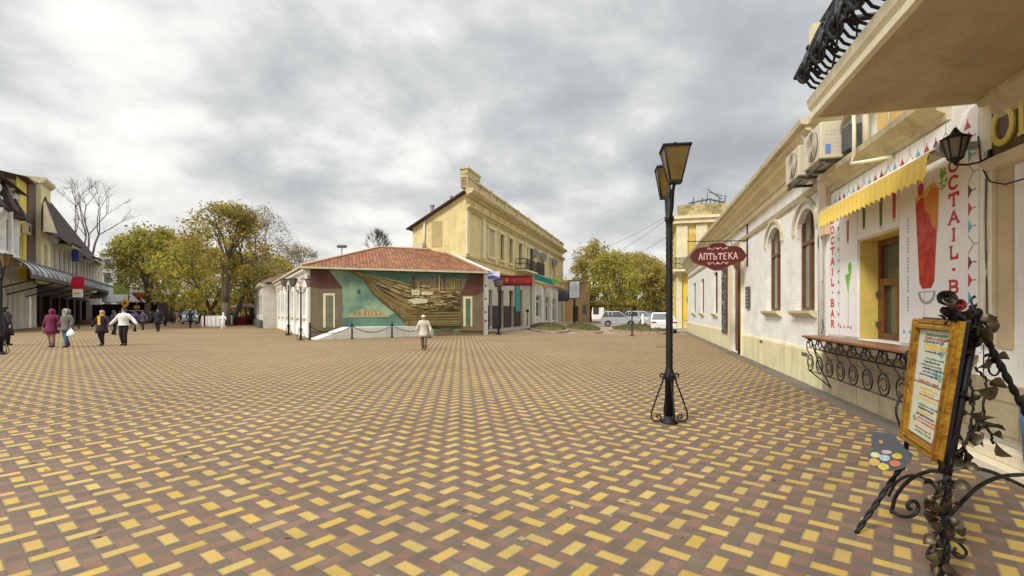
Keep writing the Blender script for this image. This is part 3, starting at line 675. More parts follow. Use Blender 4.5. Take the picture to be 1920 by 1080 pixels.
# counter with wrought iron scrolls
ct = thing('bar_counter', 'wooden bar shelf on black scrolled iron brackets under the hatch', 'counter', (3.72, 0, 0), f.rz)
mb = MB(); mb.m(woodtop); fbox(mb, f, 5.35, 9.75, .06, .50, 1.085, 1.13); mb.build('counter_top', None, ct, bevel=.012)
def circ(c, r, m='s', n=22, a0=0, a1=360): return [(c[0] + r * math.cos(R(a0 + (a1 - a0) * i / n)), c[1], c[2] + r * math.sin(R(a0 + (a1 - a0) * i / n))) for i in range(n + 1)]
for i in range(9):
    s_ = 5.45 + i * .48; mb = MB(); mb.m(black); y = .44
    mb.tube(circ((s_ + .12, y, .99), .075), .009, 5); mb.tube(circ((s_ + .25, y, 1.03), .045), .008, 5)
    mb.tube(circ((s_ + .15, y, .62), .15), .010, 5); mb.tube(circ((s_ + .15, y, .62), .085, a0=30, a1=340), .008, 5)
    mb.tube([(s_ + .24, y, 1.07), (s_ + .36, y, .96), (s_ + .34, y, .86), (s_ + .18, y, .77), (s_ + .04, y, .72), (s_ - .02, y, .62), (s_ + .02, y, .52), (s_ + .15, y, .46)], .010, 5)
    mb.tube([(s_ + .2, .08, .80), (s_ + .2, .30, .86), (s_ + .2, .44, 1.07)], .008, 5)
    mb.build('scroll_bracket', None, ct)
mb = MB(); mb.m(black); mb.tube([(5.4, .44, 1.07), (9.72, .44, 1.07)], .010, 5); mb.tube([(5.45, .44, .462), (9.6, .44, .462)], .008, 5); mb.tube([(5.4, .44, .90), (9.6, .44, .90)], .007, 5)
mb.build('scroll_rail', None, ct)
for s_ in (5.55, 9.4):
    mb = MB(); mb.m(black); mb.tube([(s_, .44, 1.07), (s_, .30, .55), (s_, .1, .15)], .011, 5); mb.tube([(s_ + .1, .44, .46), (s_, .1, .15)], .011, 5); mb.build('strut', None, ct)

# air conditioners
def ac(s0, s1, n0, n1, z0, z1, lab):
    t = thing('air_conditioner', lab, 'air conditioner', (3.72, 0, 0), f.rz, 'outdoor units under the eaves')
    mb = MB(); mb.m(acm); fbox(mb, f, s0, s1, n0, n1, z0, z1); mb.build('casing', None, t, bevel=.02)
    cx_, cz = s0 + (s1 - s0) * .42, (z0 + z1) / 2; r_ = (z1 - z0) * .42
    mb = MB(); mb.m(greyd); mb.prism([(cx_ + r_ * math.cos(a), cz + r_ * math.sin(a)) for a in [i * math.pi / 12 for i in range(24)]], lambda u, v, w_: (u, f.sg * w_, v), n1 + .001, n1 + .006)
    fan = mb.build('fan_opening', None, t)
    mb = MB(); mb.m(acm)
    for i in range(7): mb.tube([(cx_ + r_ * (i + 1) / 7 * math.cos(a), f.sg * (n1 + .02), cz + r_ * (i + 1) / 7 * math.sin(a)) for a in [j * math.pi / 12 for j in range(24)]], .006, 4, True)
    for i in range(6): a = i * math.pi / 3; mb.tube([(cx_, f.sg * (n1 + .02), cz), (cx_ + r_ * math.cos(a), f.sg * (n1 + .02), cz + r_ * math.sin(a))], .006, 4)
    mb.build('grille', None, fan)
    mb = MB(); mb.m(greyd)
    for s_ in (s0 + .08, s1 - .12): fbox(mb, f, s_, s_ + .04, 0, n1 - .02, z0 - .06, z0 - .01)
    fbox(mb, f, s0, s1, n1 - .08, n1 - .03, z0 - .10, z0 - .06) ; mb.build('bracket', None, t)
    mb = MB(); mb.m(mat('vent_dark', (.55, .52, .44)));
    for i in range(6): fbox(mb, f, s0 - .003, s0 - .001, n0 + .05, n1 - .08, z0 + .12 + i * .07, z0 + .135 + i * .07)
    mb.build('side_louvre', None, t)
    return t
t = ac(8.55, 9.45, .18, .56, 4.28, 4.92, 'nearer cream air conditioner with blue sticker, just left of the balcony')
mb = MB(); mb.m(mat('sticker_blue', (.12, .25, .62), bump=0)); fbox(mb, f, 8.541, 8.546, .40, .48, 4.36, 4.52); mb.build('sticker', None, t)
t = ac(9.95, 10.85, .12, .50, 4.36, 4.98, 'farther cream air conditioner with yellow sticker under the eaves')
mb = MB(); mb.m(mat('sticker_yellow', (.75, .66, .05), bump=0)); fbox(mb, f, 9.94, 9.946, .28, .36, 4.66, 4.8); mb.build('sticker', None, t)
mb = MB(); mb.m(greyd); fbox(mb, f, 8.2, 8.5, .02, .25, 4.32, 4.72); t = mb.build('junction_box', None); t.location = bar.location; t.rotation_euler = bar.rotation_euler
tag(t, 'dark grey box on the wall behind the nearer air conditioner', 'electrical box')
mb = MB(); mb.m(creamp)
mb.tube([(8.5, .25, 4.75), (8.2, .30, 4.95), (7.8, .33, 4.85), (7.75, .34, 4.5), (7.78, .33, 4.1), (7.9, .32, 3.98), (7.5, .31, 3.88), (7.2, .05, 3.85)], .028, 7)
t = mb.build('drain_hose'); t.location = bar.location; t.rotation_euler = bar.rotation_euler; tag(t, 'cream hose looping down from the air conditioner over the cornice', 'hose')
mb = MB(); mb.m(creamp); mb.tube([(7.95, .1, 4.25), (7.95, .1, 5.3)], .05, 8); mb.tube([(8.1, .1, 4.9), (7.6, .12, 4.95), (7.2, .12, 4.75), (7.2, .1, 4.3)], .016, 6)
t = mb.build('wall_pipe'); t.location = bar.location; t.rotation_euler = bar.rotation_euler; tag(t, 'thick cream pipe with a thin branch on the upper wall above the cornice', 'pipe')
mb = MB(); mb.m(greyd); q = [(10.25, .06, 4.1), (10.15, .06, 3.6), (9.98, .14, 3.0), (10.1, .06, 2.4), (9.98, .06, 2.2), (10.12, .06, 1.8), (9.93, .06, 1.3), (9.9, .1, 1.15)]
mb.tube(q, .012, 5); mb.tube([(9.85, .05, 3.65), (9.95, .06, 3.3), (10.15, .06, 3.1)], .008, 5)
t = mb.build('loose_cable'); t.location = bar.location; t.rotation_euler = bar.rotation_euler; tag(t, 'thin dark cable wandering down the wall left of the drinks panel', 'cable')

# wall lantern
wl = thing('wall_lantern', 'black hexagonal wall lantern at the top of the drinks panel', 'lantern', tuple(f.pt(5.17 + .02, .36, 3.17)), f.rz, None, .88)
mb = MB(); mb.m(black)
mb.loft([(0, 0, .30, .15, .15), (0, 0, .315, .15, .15), (0, 0, .36, .06, .06), (0, 0, .40, .035, .035), (0, 0, .44, .012, .012)], 6); mb.build('cap', None, wl)
mb = MB(); mb.m(smoke); mb.loft([(0, 0, .06, .07, .07), (0, 0, .295, .125, .125)], 6, False); mb.build('glass_body', None, wl)
mb = MB(); mb.m(black)
for i in range(6): a = i * math.pi / 3; mb.tube([(.07 * math.cos(a), .07 * math.sin(a), .06), (.127 * math.cos(a), .127 * math.sin(a), .30)], .008, 5)
mb.loft([(0, 0, -.02, .006, .006), (0, 0, .02, .03, .03), (0, 0, .06, .08, .08), (0, 0, .07, .08, .08)], 6); mb.build('cage', None, wl)
mb = MB(); mb.m(black); mb.tube([(0, 0, -.01), (0, -.12, -.02), (0, -.24, .0), (0, -.34, .06)], .012, 6); mb.loft([(0, -.34, 0.0, .03, .02), (0, -.34, .14, .03, .02)], 8); mb.build('wall_arm', None, wl)

# ================================================================ BALCONY BUILDING (nearest, right edge)
bb = thing('corner_house', 'beige and white house with a projecting balcony at the right edge', 'building', (3.72, 0, 0), f.rz)
mb = MB(); mb.m(white_wall); wall(mb, f, -4, 5.38, 0, 9.5, [(1.2, 3.2, 1.0, 3.0)], depth=.2); mb.quad((5.38, 0, 0), (5.38, -8, 0), (5.38, -8, 9.5), (5.38, 0, 9.5)); mb.quad((-4, 0, 9.5), (5.38, 0, 9.5), (5.38, -8, 9.5), (-4, -8, 9.5)); mb.build('wall', None, bb)
window(bb, f, 1.22, 3.18, 1.0, 3.0, n=-.18)
mb = MB(); mb.m(creamp); fbox(mb, f, 5.18, 5.36, .002, .05, 1.25, 3.84); mb.build('pilaster', None, bb)
mb = MB(); mb.m(beige); fbox(mb, f, 4.95, 5.17, .002, .012, 1.22, 3.05); fbox(mb, f, 3.2, 5.17, .002, .02, 3.06, 3.16); mb.build('beige_strip', None, bb)
mb = MB(); mb.m(stone); fbox(mb, f, 4.6, 5.36, .002, .05, .30, .86); mb.build('stone_base', None, bb)
mb = MB(); mb.m(signbrown); fbox(mb, f, 3.3, 5.2, .002, .05, 3.22, 3.78); sg = mb.build('fascia_sign', None, bb)
mb = MB(); mb.m(moulding); mould(mb, f, 3.3, 5.28, [(.002, 3.05), (.07, 3.08), (.10, 3.19), (.002, 3.21)]); mould(mb, f, 3.3, 5.3, [(.002, 3.785), (.10, 3.79), (.12, 3.845), (.002, 3.845)]); mb.build('sign_moulding', None, bb)
mb = MB(); mb.m(letter_y)
for i, ch in enumerate('ОГ'):
    glyph(mb, ch, lambda u, v, d, i=i: (5.14 - i * .34 - u, f.sg * (.05 + d), 3.31 + v), .27, .34, .06, .0, .02)
mb.build('lettering', None, sg)
# balcony slab
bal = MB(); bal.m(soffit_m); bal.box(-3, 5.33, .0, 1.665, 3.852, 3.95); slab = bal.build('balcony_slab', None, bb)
mb = MB(); mb.m(creamp)
mould(mb, f, -3, 5.36, [(1.62, 3.843), (1.68, 3.843), (1.685, 3.90), (1.665, 3.93), (1.70, 3.97), (1.72, 4.06), (1.62, 4.06)])
mb.box(5.331, 5.36, .0, 1.62, 3.846, 4.06); mb.build('slab_edge', None, slab)
mb = MB(); mb.m(moulding); mould(mb, f, -3, 5.1, [(.002, 3.55), (.04, 3.56), (.12, 3.70), (.16, 3.80), (.16, 3.849), (.002, 3.849)]); mb.build('under_moulding', None, slab)
rl = MB(); rl.m(black)
rl.tube([(-2, 1.60, 4.88), (5.22, 1.60, 4.88)], .04, 6); rl.tube([(5.22, .05, 4.88), (5.22, 1.60, 4.88)], .035, 6)
rl.tube([(-2, 1.60, 4.12), (5.22, 1.60, 4.12)], .018, 5)
rail = rl.build('balcony_rail', None, bb)
def spiral(c, r0, r1, turns, ax, n=26, ph=0.):
    out = []
    for i in range(n + 1):
        t = i / n; a = ph + turns * 2 * math.pi * t; r_ = r0 + (r1 - r0) * t
        out.append((c[0] + ax * r_ * math.cos(a), c[1], c[2] + r_ * math.sin(a)))
    return out
bulge = [(1.60, 4.10), (1.72, 4.16), (1.80, 4.28), (1.76, 4.42), (1.64, 4.58), (1.58, 4.72), (1.60, 4.88)]
for i in range(34):
    s_ = 5.20 - i * .115
    mb = MB(); mb.m(black)
    mb.tube([(s_, y, z) for j, (y, z) in enumerate(bulge)], .014, 6)
    if i % 2 == 0:
        mb.tube([(a, 1.80 - abs(z - 4.30) * .25, z) for a, _, z in spiral((s_ - .06, 1.78, 4.30), .14, .02, 1.8, 1, 20)], .018, 5)
        mb.tube([(a, 1.66 - abs(z - 4.62) * .3, z) for a, _, z in spiral((s_ - .06, 1.66, 4.62), .13, .02, -1.7, 1, 20)], .017, 5)
    for j in range(2):
        y, z = bulge[2 + j]; mb.ball((s_ + rr.uniform(-.05, .05), y + .02, z), (.05, .025, .06), 6, 4)
    mb.build('baluster', None, rail)
for i in range(9):
    s_ = 5.05 - i * .46; mb = MB(); mb.m(black)
    for cz, r_, ph, dr in ((4.30, .19, 0, 1), (4.62, .16, 2.2, -1)):
        mb.tube([(a, 1.86 - abs(z - 4.30) * .42, z) for a, _, z in spiral((s_ + (.05 if dr > 0 else -.06), 0, cz), r_, .03, 1.7 * dr, 1, 26, ph)], .021, 6)
    mb.tube([(s_ - .2, 1.74, 4.14), (s_ - .05, 1.86, 4.34), (s_ + .12, 1.78, 4.5), (s_ + .05, 1.66, 4.72), (s_ - .1, 1.62, 4.86)], .02, 6)
    for j in range(4): mb.ball((s_ + (j - 1.5) * .1, 1.84 - .03 * j, 4.22 + .13 * j), (.045, .02, .03), 6, 4)
    mb.build('scroll_panel', None, rail)
for i in range(8):
    y_ = 1.45 - i * .19; mb = MB(); mb.m(black); mb.tube([(5.22 + (b_ - 1.6) * .9, y_, z) for b_, z in bulge], .013, 5)
    mb.tube([(5.30, y_ + a, z) for a, _, z in spiral((0, 0, 4.32), .09, .02, 1.4, 1, 14)], .011, 5); mb.build('baluster', None, rail)
mb = MB(); mb.m(cream); mb.box(5.12, 5.26, 1.60, 1.72, 4.55, 4.84); mb.build('rail_block', None, rail)
# step and waste bin
mb = MB(); mb.m(mat('step_stone', (.72, .64, .46), dirt=(.4, .34, .24))); mb.box(2, 5.7, 0.002, .26, 0, .10); mb.box(2, 5.3, 0.004, .14, .101, .24); st = mb.build('step', None, bb, bevel=.01)
wb = thing('litter_bin', 'blue litter bin with a dark lid at the right edge of the photo', 'bin', tuple(f.pt(4.38, .14, .241)), f.rz)
mb = MB(); mb.m(mat('bin_blue', (.05, .13, .30), rough=.4)); mb.loft([(0, 0, 0, .12, .12), (0, 0, .52, .15, .15)], 16); mb.build('body', None, wb)
mb = MB(); mb.m(black); mb.loft([(0, 0, .521, .16, .16), (0, 0, .57, .16, .16), (0, 0, .64, .08, .08), (0, 0, .66, .02, .02)], 16); mb.build('lid', None, wb)
# cables by the lantern
mb = MB(); mb.m(black); mb.tube([(5.37, .06, 3.5), (5.30, .07, 3.15), (5.15, .08, 2.95), (4.9, .10, 2.86), (4.6, .10, 2.85)], .008, 5); mb.m(whitep); mb.tube([(5.28, .06, 3.3), (5.26, .065, 3.1), (5.29, .06, 2.6), (5.25, .06, 2.0), (5.28, .06, 1.35)], .012, 5)
mb.m(brown); mb.tube([(5.24, .06, 3.0), (5.23, .07, 2.5), (5.25, .06, 2.1), (5.22, .06, 1.4)], .006, 5)
t = mb.build('wall_cables'); t.location = bb.location; t.rotation_euler = bb.rotation_euler; tag(t, 'black and white cables running down beside the yellow lettered sign', 'cables')

# ================================================================ STREET LAMPS
def lantern(parent, x, y, z0, h=.52, top=.20, bot=.11, gm=None):
    """square tapered lantern hanging at (x,y), z0 = its base"""
    mb = MB(); mb.m(gm or amber)
    vs = [(x + a * r_, y + b * r_, z) for r_, z in ((bot, z0), (top * .88, z0 + h * .84)) for a, b in ((-1, -1), (1, -1), (1, 1), (-1, 1))]
    mb.add(vs, [(0, 1, 2, 3), (4, 5, 6, 7), (0, 1, 5, 4), (1, 2, 6, 5), (2, 3, 7, 6), (3, 0, 4, 7)]); g = mb.build('lamp_glass', None, parent)
    mb = MB(); mb.m(black)
    for a, b in ((-1, -1), (1, -1), (1, 1), (-1, 1)): mb.tube([(x + a * bot, y + b * bot, z0), (x + a * top * .89, y + b * top * .89, z0 + h * .85)], .012, 5)
    mb.box(x - bot - .01, x + bot + .01, y - bot - .01, y + bot + .01, z0 - .03, z0)
    mb.build('lamp_frame', None, g)
    mb = MB(); mb.m(black); mb.box(x - top, x + top, y - top, y + top, z0 + h * .85, z0 + h * .90)
    vs = [(x + a * r_, y + b * r_, z) for r_, z in ((top * .96, z0 + h * .901), (top * .35, z0 + h * .98)) for a, b in ((-1, -1), (1, -1), (1, 1), (-1, 1))]
    mb.add(vs, [(0, 1, 2, 3), (4, 5, 6, 7), (0, 1, 5, 4), (1, 2, 6, 5), (2, 3, 7, 6), (3, 0, 4, 7)])
    mb.loft([(x, y, z0 + h * .97, .03, .03), (x, y, z0 + h * 1.0, .035, .035), (x, y, z0 + h * 1.05, .01, .01)], 8); mb.build('lamp_cap', None, g)
def street_lamp(loc, rz, label, H=3.35, arm=.49, arms=(1, -1), base=True, grp='double lantern street lamps', gm=None, tops=(.2, .2)):
    t = thing('street_lamp', label, 'street lamp', loc, rz, grp)
    mb = MB(); mb.m(black)
    mb.loft([(0, 0, 0, .13, .13), (0, 0, .03, .13, .13), (0, 0, .05, .085, .085), (0, 0, .10, .075, .075)], 12)
    rings = [(0, 0, .10, .062, .062), (0, 0, .62, .060, .060), (0, 0, .63, .078, .078), (0, 0, .68, .082, .082), (0, 0, .74, .06, .06)]
    for i in range(24):
        z = .78 + i * (H - 1.25) / 24; rings += [(0, 0, z, .052, .052), (0, 0, z + .03, .045, .045)]
    rings += [(0, 0, H - .42, .05, .05), (0, 0, H - .40, .065, .065), (0, 0, H - .34, .065, .065), (0, 0, H - .32, .045, .045), (0, 0, H, .04, .04), (0, 0, H + .12, .015, .015)]
    mb.loft(rings, 8); mb.build('pole', None, t)
    if base:
        for i in range(4):
            a = i * math.pi / 2 + .12; c_, s_ = math.cos(a), math.sin(a)
            q = [(.10, .98), (.13, 1.02), (.17, .99), (.16, .94), (.12, .95), (.115, .90), (.13, .82), (.20, .62), (.27, .40), (.325, .22), (.33, .10), (.27, .035), (.19, .04), (.15, .10), (.17, .17), (.22, .17), (.235, .12), (.20, .095)]
            mb = MB(); mb.m(black); mb.tube([(u * .78 * c_, u * .78 * s_, z * .70) for u, z in q], .012, 6); mb.build('scroll_foot', None, t)
    for i, sg_ in enumerate(arms):
        mb = MB(); mb.m(black); y = sg_ * arm
        mb.tube([(0, 0, H - .38), (0, y * .25, H - .36), (0, y * .5, H - .26), (0, y * .62, H - .05), (0, y * .85, H + .02), (0, y, H + .03)], .022, 6)
        mb.tube([(0, 0, H - .10), (0, y * .3, H + .02), (0, y * .62, H - .04)], .014, 5)
        mb.tube([(0, y * (.35 + .09 * math.cos(a_)), H - .15 + .05 * math.sin(a_)) for a_ in [j * .7 for j in range(9)]], .010, 5)
        mb.build('arm', None, t)
        lantern(t, 0, y, H + .05, gm=gm, h=.50, top=tops[i], bot=tops[i] * .40)
    return t
main_l = street_lamp(tuple(G(1255, 793)), R(-9), 'tall black lamp post with two amber lanterns standing alone on the open paving', H=3.30, arm=.46, tops=(.13, .185))
lamp_d = None
l2 = street_lamp(tuple(G(541, 629)), R(60), 'far black double lantern lamp by the white side wall left of the mural', H=3.28, gm=smoke)
l3 = dup(l2, G(564, 638), R(95), 'near black double lantern lamp beside the left end of the chain fence')
l3.scale = (.9, .9, .9)
l4 = dup(l2, G(935, 628), R(20), 'black double lantern lamp standing in front of the red shop sign')
l5 = street_lamp((-18.95, 17.8, 0), R(75), 'black lamp post with orange lantern at the left edge of the photo', H=3.2, arm=.25, arms=(1, -1), base=True, grp='double lantern street lamps', tops=(.15, .15))
l6 = dup(l2, G(493, 607), R(30), 'slim distant lamp by the far end of the long white building')

def bollard(loc, h, label, grp='chain fence posts', r_=.05):
    t = thing('bollard', label, 'bollard', loc, 0, grp)
    mb = MB(); mb.m(black); mb.loft([(0, 0, 0, r_ * 1.7, r_ * 1.7), (0, 0, .05, r_ * 1.7, r_ * 1.7), (0, 0, .09, r_, r_), (0, 0, h * .8, r_ * .85, r_ * .85), (0, 0, h * .84, r_ * 1.25, r_ * 1.25), (0, 0, h * .88, r_ * .7, r_ * .7)], 10); mb.build('post', None, t)
    mb = MB(); mb.m(black); mb.ball((0, 0, h * .93), r_ * 1.1, 8, 6); mb.build('finial', None, t)
    return t
bp = [(581, 637.5, 1.0), (660, 636, .95), (735, 633, .95), (803, 630.5, .95), (872, 628.5, .95), (895, 626, .9)]
bl = ['leftmost chain bollard, beside the lamp', 'chain bollard in front of the pink town on the mural', 'chain bollard in front of the keel of the painted ship',
      'chain bollard just behind the woman in pale clothes', 'chain bollard in front of the right painted doorway', 'last bollard of the chain fence, by the black bench']
for (x, y, h), L in zip(bp, bl): bollard(tuple(G(x, y)), h, L)
for i in range(4):
    a, b = G(*bp[i][:2]), G(*bp[i + 1][:2]); mb = MB(); mb.m(black); K = 26
    pts = [a.lerp(b, j / K) + Vector((0, 0, .78 - .42 * (1 - (2 * j / K - 1) ** 2))) for j in range(K + 1)]
    for j in range(K):
        p, q = pts[j], pts[j + 1]; m_ = (p + q) / 2; d = (q - p)
        mb.tube([p - d * .15, m_ + Vector((0, 0, .028)), q + d * .15, m_ - Vector((0, 0, .028))], .014, 4, True)
    tag(mb.build('chain', world=True), ['leftmost sagging chain, starting at the lamp', 'sagging chain under the painted town', 'sagging chain just left of the woman in pale clothes', 'sagging chain just right of the woman in pale clothes'][i], 'chain', 'chains of the fence')

def post_thing(name, px, py, h, label, cat, disc=.12, head=None):
    t = thing(name, label, cat, tuple(G(px, py)))
    mb = MB(); mb.m(black); mb.loft([(0, 0, 0, disc, disc), (0, 0, .04, disc, disc), (0, 0, .06, .05, .05), (0, 0, h, .035, .035)], 8); mb.build('pole', None, t)
    if head:
        mb = MB(); mb.m(head); mb.loft([(0, 0, h - .25, .10, .10), (0, 0, h - .05, .17, .17), (0, 0, h, .17, .17), (0, 0, h + .06, .08, .08)], 8); mb.build('head', None, t)
    return t
post_thing('sign_post', 1185, 630, 1.85, 'thin dark post with a round foot in front of the silver hatchback', 'post', .2)
post_thing('litter_post', 989, 613, 1.75, 'short brown post with a round head before the bank windows', 'post', .15, maroon)

# bench by the right end of the mural
bn = thing('park_bench', 'black iron bench between the last two bollards under the mural', 'bench', tuple(G(884, 624)), R(19))
mb = MB(); mb.m(black)
for i in range(4): mb.box(-.6, .6, -.2 + i * .11, -.12 + i * .11, .42, .45)
mb.build('seat', None, bn)
mb = MB(); mb.m(black)
for i in range(4): mb.box(-.6, .6, .22 + i * .02, .25 + i * .02, .52 + i * .1, .59 + i * .1)
mb.build('backrest', None, bn)
for x in (-.52, .52):
    mb = MB(); mb.m(black); mb.tube([(x, -.22, 0), (x, -.18, .42), (x, .2, .42), (x, .3, .92)], .025, 6); mb.tube([(x, .24, 0), (x, .2, .42)], .025, 6); mb.tube([(x, -.2, .42), (x, -.2, .62), (x, .24, .62)], .018, 5); mb.build('leg', None, bn)

# ================================================================ EASEL with menu board (foreground)
ez = thing('easel', 'black wrought iron menu easel twined with leaves and roses, right foreground', 'easel', (2.52, 2.81, 0))
A0 = Vector((2.52, 2.81, 0)); E = lambda px, py, Z: P(px, py, Z)
bl_, br_ = E(1697, 822, 3.36), E(1768, 872, 2.82); tl_, tr_ = E(1723, 597, 3.34), E(1812, 603, 2.86)
nb = (br_ - bl_).cross(tl_ - bl_).normalized()
_o = Vector((0, 0, EYE)); _r = tr_ - _o; tr_ = _o + _r * ((bl_ - _o).dot(nb) / _r.dot(nb))   # keep the board flat
if nb.x > 0: nb = -nb                     # board faces left / camera
def wob(p, q, n, amp, seed=0):
    g = random.Random(seed); out = []
    for i in range(n + 1):
        t = i / n; v = p.lerp(q, t); out.append(v + Vector((g.uniform(-amp, amp), g.uniform(-amp, amp), 0)))
    return out
def twisted(mb, p, q, r_, n=30):
    L = (q - p).length; d = (q - p).normalized(); x = d.cross(Vector((0, 1, 0))).normalized(); y = d.cross(x)
    for k_ in range(2):
        mb.tube([p.lerp(q, i / n) + (x * math.cos(i * 1.1 + k_ * math.pi) + y * math.sin(i * 1.1 + k_ * math.pi)) * r_ * .45 for i in range(n + 1)], r_ * .72, 6)
mb = MB(); mb.m(black); top = E(1822, 580, 2.88) - nb * .03; low = E(1768, 890, 2.80) - nb * .02
twisted(mb, Vector((2.515, 2.80, 0)), low, .024); mb.tube([low, top], .021, 8); mb.build('front_post', None, ez, world=True)
mb = MB(); mb.m(black); twisted(mb, E(1605, 1000, 3.46), E(1692, 872, 3.40), .017, 18); mb.tube([E(1692, 880, 3.40), E(1695, 822, 3.37) - nb * .02, tl_ - nb * .02], .015, 6); mb.build('leg', None, ez, world=True)
mb = MB(); mb.m(black); twisted(mb, top + Vector((.0, .03, -.03)), Vector((3.92, 3.2, 0)), .019, 60); mb.build('leg', None, ez, world=True)
mb = MB(); mb.m(black); mb.tube([bl_ - nb * .03, br_ - nb * .03], .014, 6); mb.tube([tl_ - nb * .03, tr_ - nb * .03, top], .014, 6); mb.build('crossbar', None, ez, world=True)
def arcs(pts, r_=.012):
    mb = MB(); mb.m(black)
    # smooth catmull-rom
    P_ = [E(*p) for p in pts]; out = []
    for i in range(len(P_) - 1):
        p0, p1, p2, p3 = P_[max(0, i - 1)], P_[i], P_[i + 1], P_[min(len(P_) - 1, i + 2)]
        for j in range(6):
            t = j / 6; out.append(.5 * ((2 * p1) + (p2 - p0) * t + (2 * p0 - 5 * p1 + 4 * p2 - p3) * t * t + (3 * p1 - 3 * p2 + p3 - p0) * t ** 3))
    out.append(P_[-1]); mb.tube(out, r_, 7); mb.build('scroll_arc', None, ez, world=True)
arcs([(1672, 962, 3.35), (1680, 930, 3.3), (1705, 900, 3.2), (1740, 884, 3.0), (1768, 885, 2.82)])
arcs([(1768, 885, 2.82), (1800, 876, 2.9), (1850, 882, 3.0), (1895, 900, 3.1), (1940, 922, 3.2)])
arcs([(1668, 955, 3.33), (1690, 968, 3.28), (1712, 966, 3.2), (1722, 952, 3.2), (1716, 940, 3.2), (1704, 942, 3.2), (1702, 952, 3.2), (1709, 955, 3.2)])
arcs([(1772, 975, 2.8), (1800, 945, 2.82), (1835, 912, 2.86), (1880, 893, 2.9), (1940, 890, 3.0)])
arcs([(1666, 930, 3.36), (1680, 905, 3.3), (1700, 893, 3.2), (1720, 892, 3.1), (1745, 905, 3.0), (1768, 930, 2.84)], .009)
arcs([(1775, 1000, 2.8), (1800, 1020, 2.8), (1812, 1036, 2.8), (1802, 1046, 2.8), (1788, 1038, 2.8), (1792, 1026, 2.8)], .008)
arcs([(1766, 1010, 2.8), (1745, 1026, 2.8), (1738, 1044, 2.8), (1750, 1050, 2.8), (1760, 1038, 2.8)], .008)
arcs([(1690, 822, 3.4), (1688, 800, 3.4), (1680, 770, 3.42), (1690, 742, 3.44), (1700, 740, 3.44)], .008)
# leaves: small cupped blades along vines
def leaf(mb, c, d, size, g):
    d = Vector(d).normalized(); u = Vector((g.uniform(-1, 1), g.uniform(-1, 1), g.uniform(-1, 1))); s_ = d.cross(u).normalized(); n_ = s_.cross(d)
    L = size; W_ = size * g.uniform(.34, .46); rows = [(0, .02), (.2, .75), (.42, 1.0), (.68, .72), (.88, .3), (1.0, .03)]
    vs = []
    for t, q in rows:
        cen = c + d * L * t + n_ * (L * .22 * math.sin(t * 2.6)); vs += [cen - s_ * W_ * q + n_ * W_ * q * .5, cen, cen + s_ * W_ * q + n_ * W_ * q * .5]
    fs = [(i * 3 + j, i * 3 + j + 1, i * 3 + j + 4, i * 3 + j + 3) for i in range(5) for j in range(2)]
    vs2 = [v - n_ * .0025 for v in vs]; n0 = len(vs)
    mb.add(vs + vs2, fs + [tuple(q + n0 for q in f_) for f_ in fs] + [(0, 3, 3 + n0, n0)], True)
g = random.Random(11)
def vine(pts, nleaf, size, name='vine'):
    P_ = [E(*p) for p in pts]; out = []
    for i in range(len(P_) - 1):
        for j in range(8): t = j / 8; out.append(P_[i].lerp(P_[i + 1], t) + Vector((g.uniform(-.006, .006), g.uniform(-.006, .006), g.uniform(-.006, .006))))
    out.append(P_[-1]); mb = MB(); mb.m(black); mb.tube(out, .007, 5); v_ = mb.build(name, None, ez, world=True)
    for i in range(nleaf):
        c = out[int((i + .5) / nleaf * (len(out) - 1))]; d = Vector((g.uniform(-1, 1), g.uniform(-.6, .6), g.uniform(-.9, .6))).normalized()
        mb = MB(); mb.m(black); mb.tube([c, c + d * .03], .004, 4); mb.m(bronze); leaf(mb, c + d * .025, d, size * g.uniform(.6, 1.1), g); mb.build('leaf', None, v_, world=True)
vine([(1815, 610, 2.86), (1822, 650, 2.85), (1816, 700, 2.84), (1826, 750, 2.84), (1820, 800, 2.83), (1806, 850, 2.82), (1780, 885, 2.81)], 17, .105)
vine([(1826, 690, 2.9), (1850, 710, 2.95), (1846, 745, 2.93), (1842, 790, 2.9), (1858, 815, 2.92), (1862, 832, 2.92)], 7, .095)
vine([(1796, 880, 2.80), (1806, 845, 2.80), (1815, 815, 2.82), (1836, 800, 2.85)], 6, .11)
vine([(1772, 895, 2.78), (1776, 930, 2.77), (1764, 965, 2.77), (1778, 1000, 2.77), (1764, 1040, 2.77), (1770, 1080, 2.78)], 26, .085)
vine([(1762, 900, 2.80), (1752, 940, 2.80), (1776, 975, 2.78), (1752, 1010, 2.78), (1774, 1050, 2.78), (1758, 1080, 2.78)], 14, .08)
vine([(1820, 600, 2.86), (1840, 590, 2.9), (1852, 612, 2.92), (1832, 640, 2.88)], 7, .10)
vine([(1706, 700, 3.42), (1700, 690, 3.42), (1696, 668, 3.40), (1712, 648, 3.38)], 4, .085)
vine([(1848, 668, 2.98), (1862, 660, 3.0)], 3, .07)
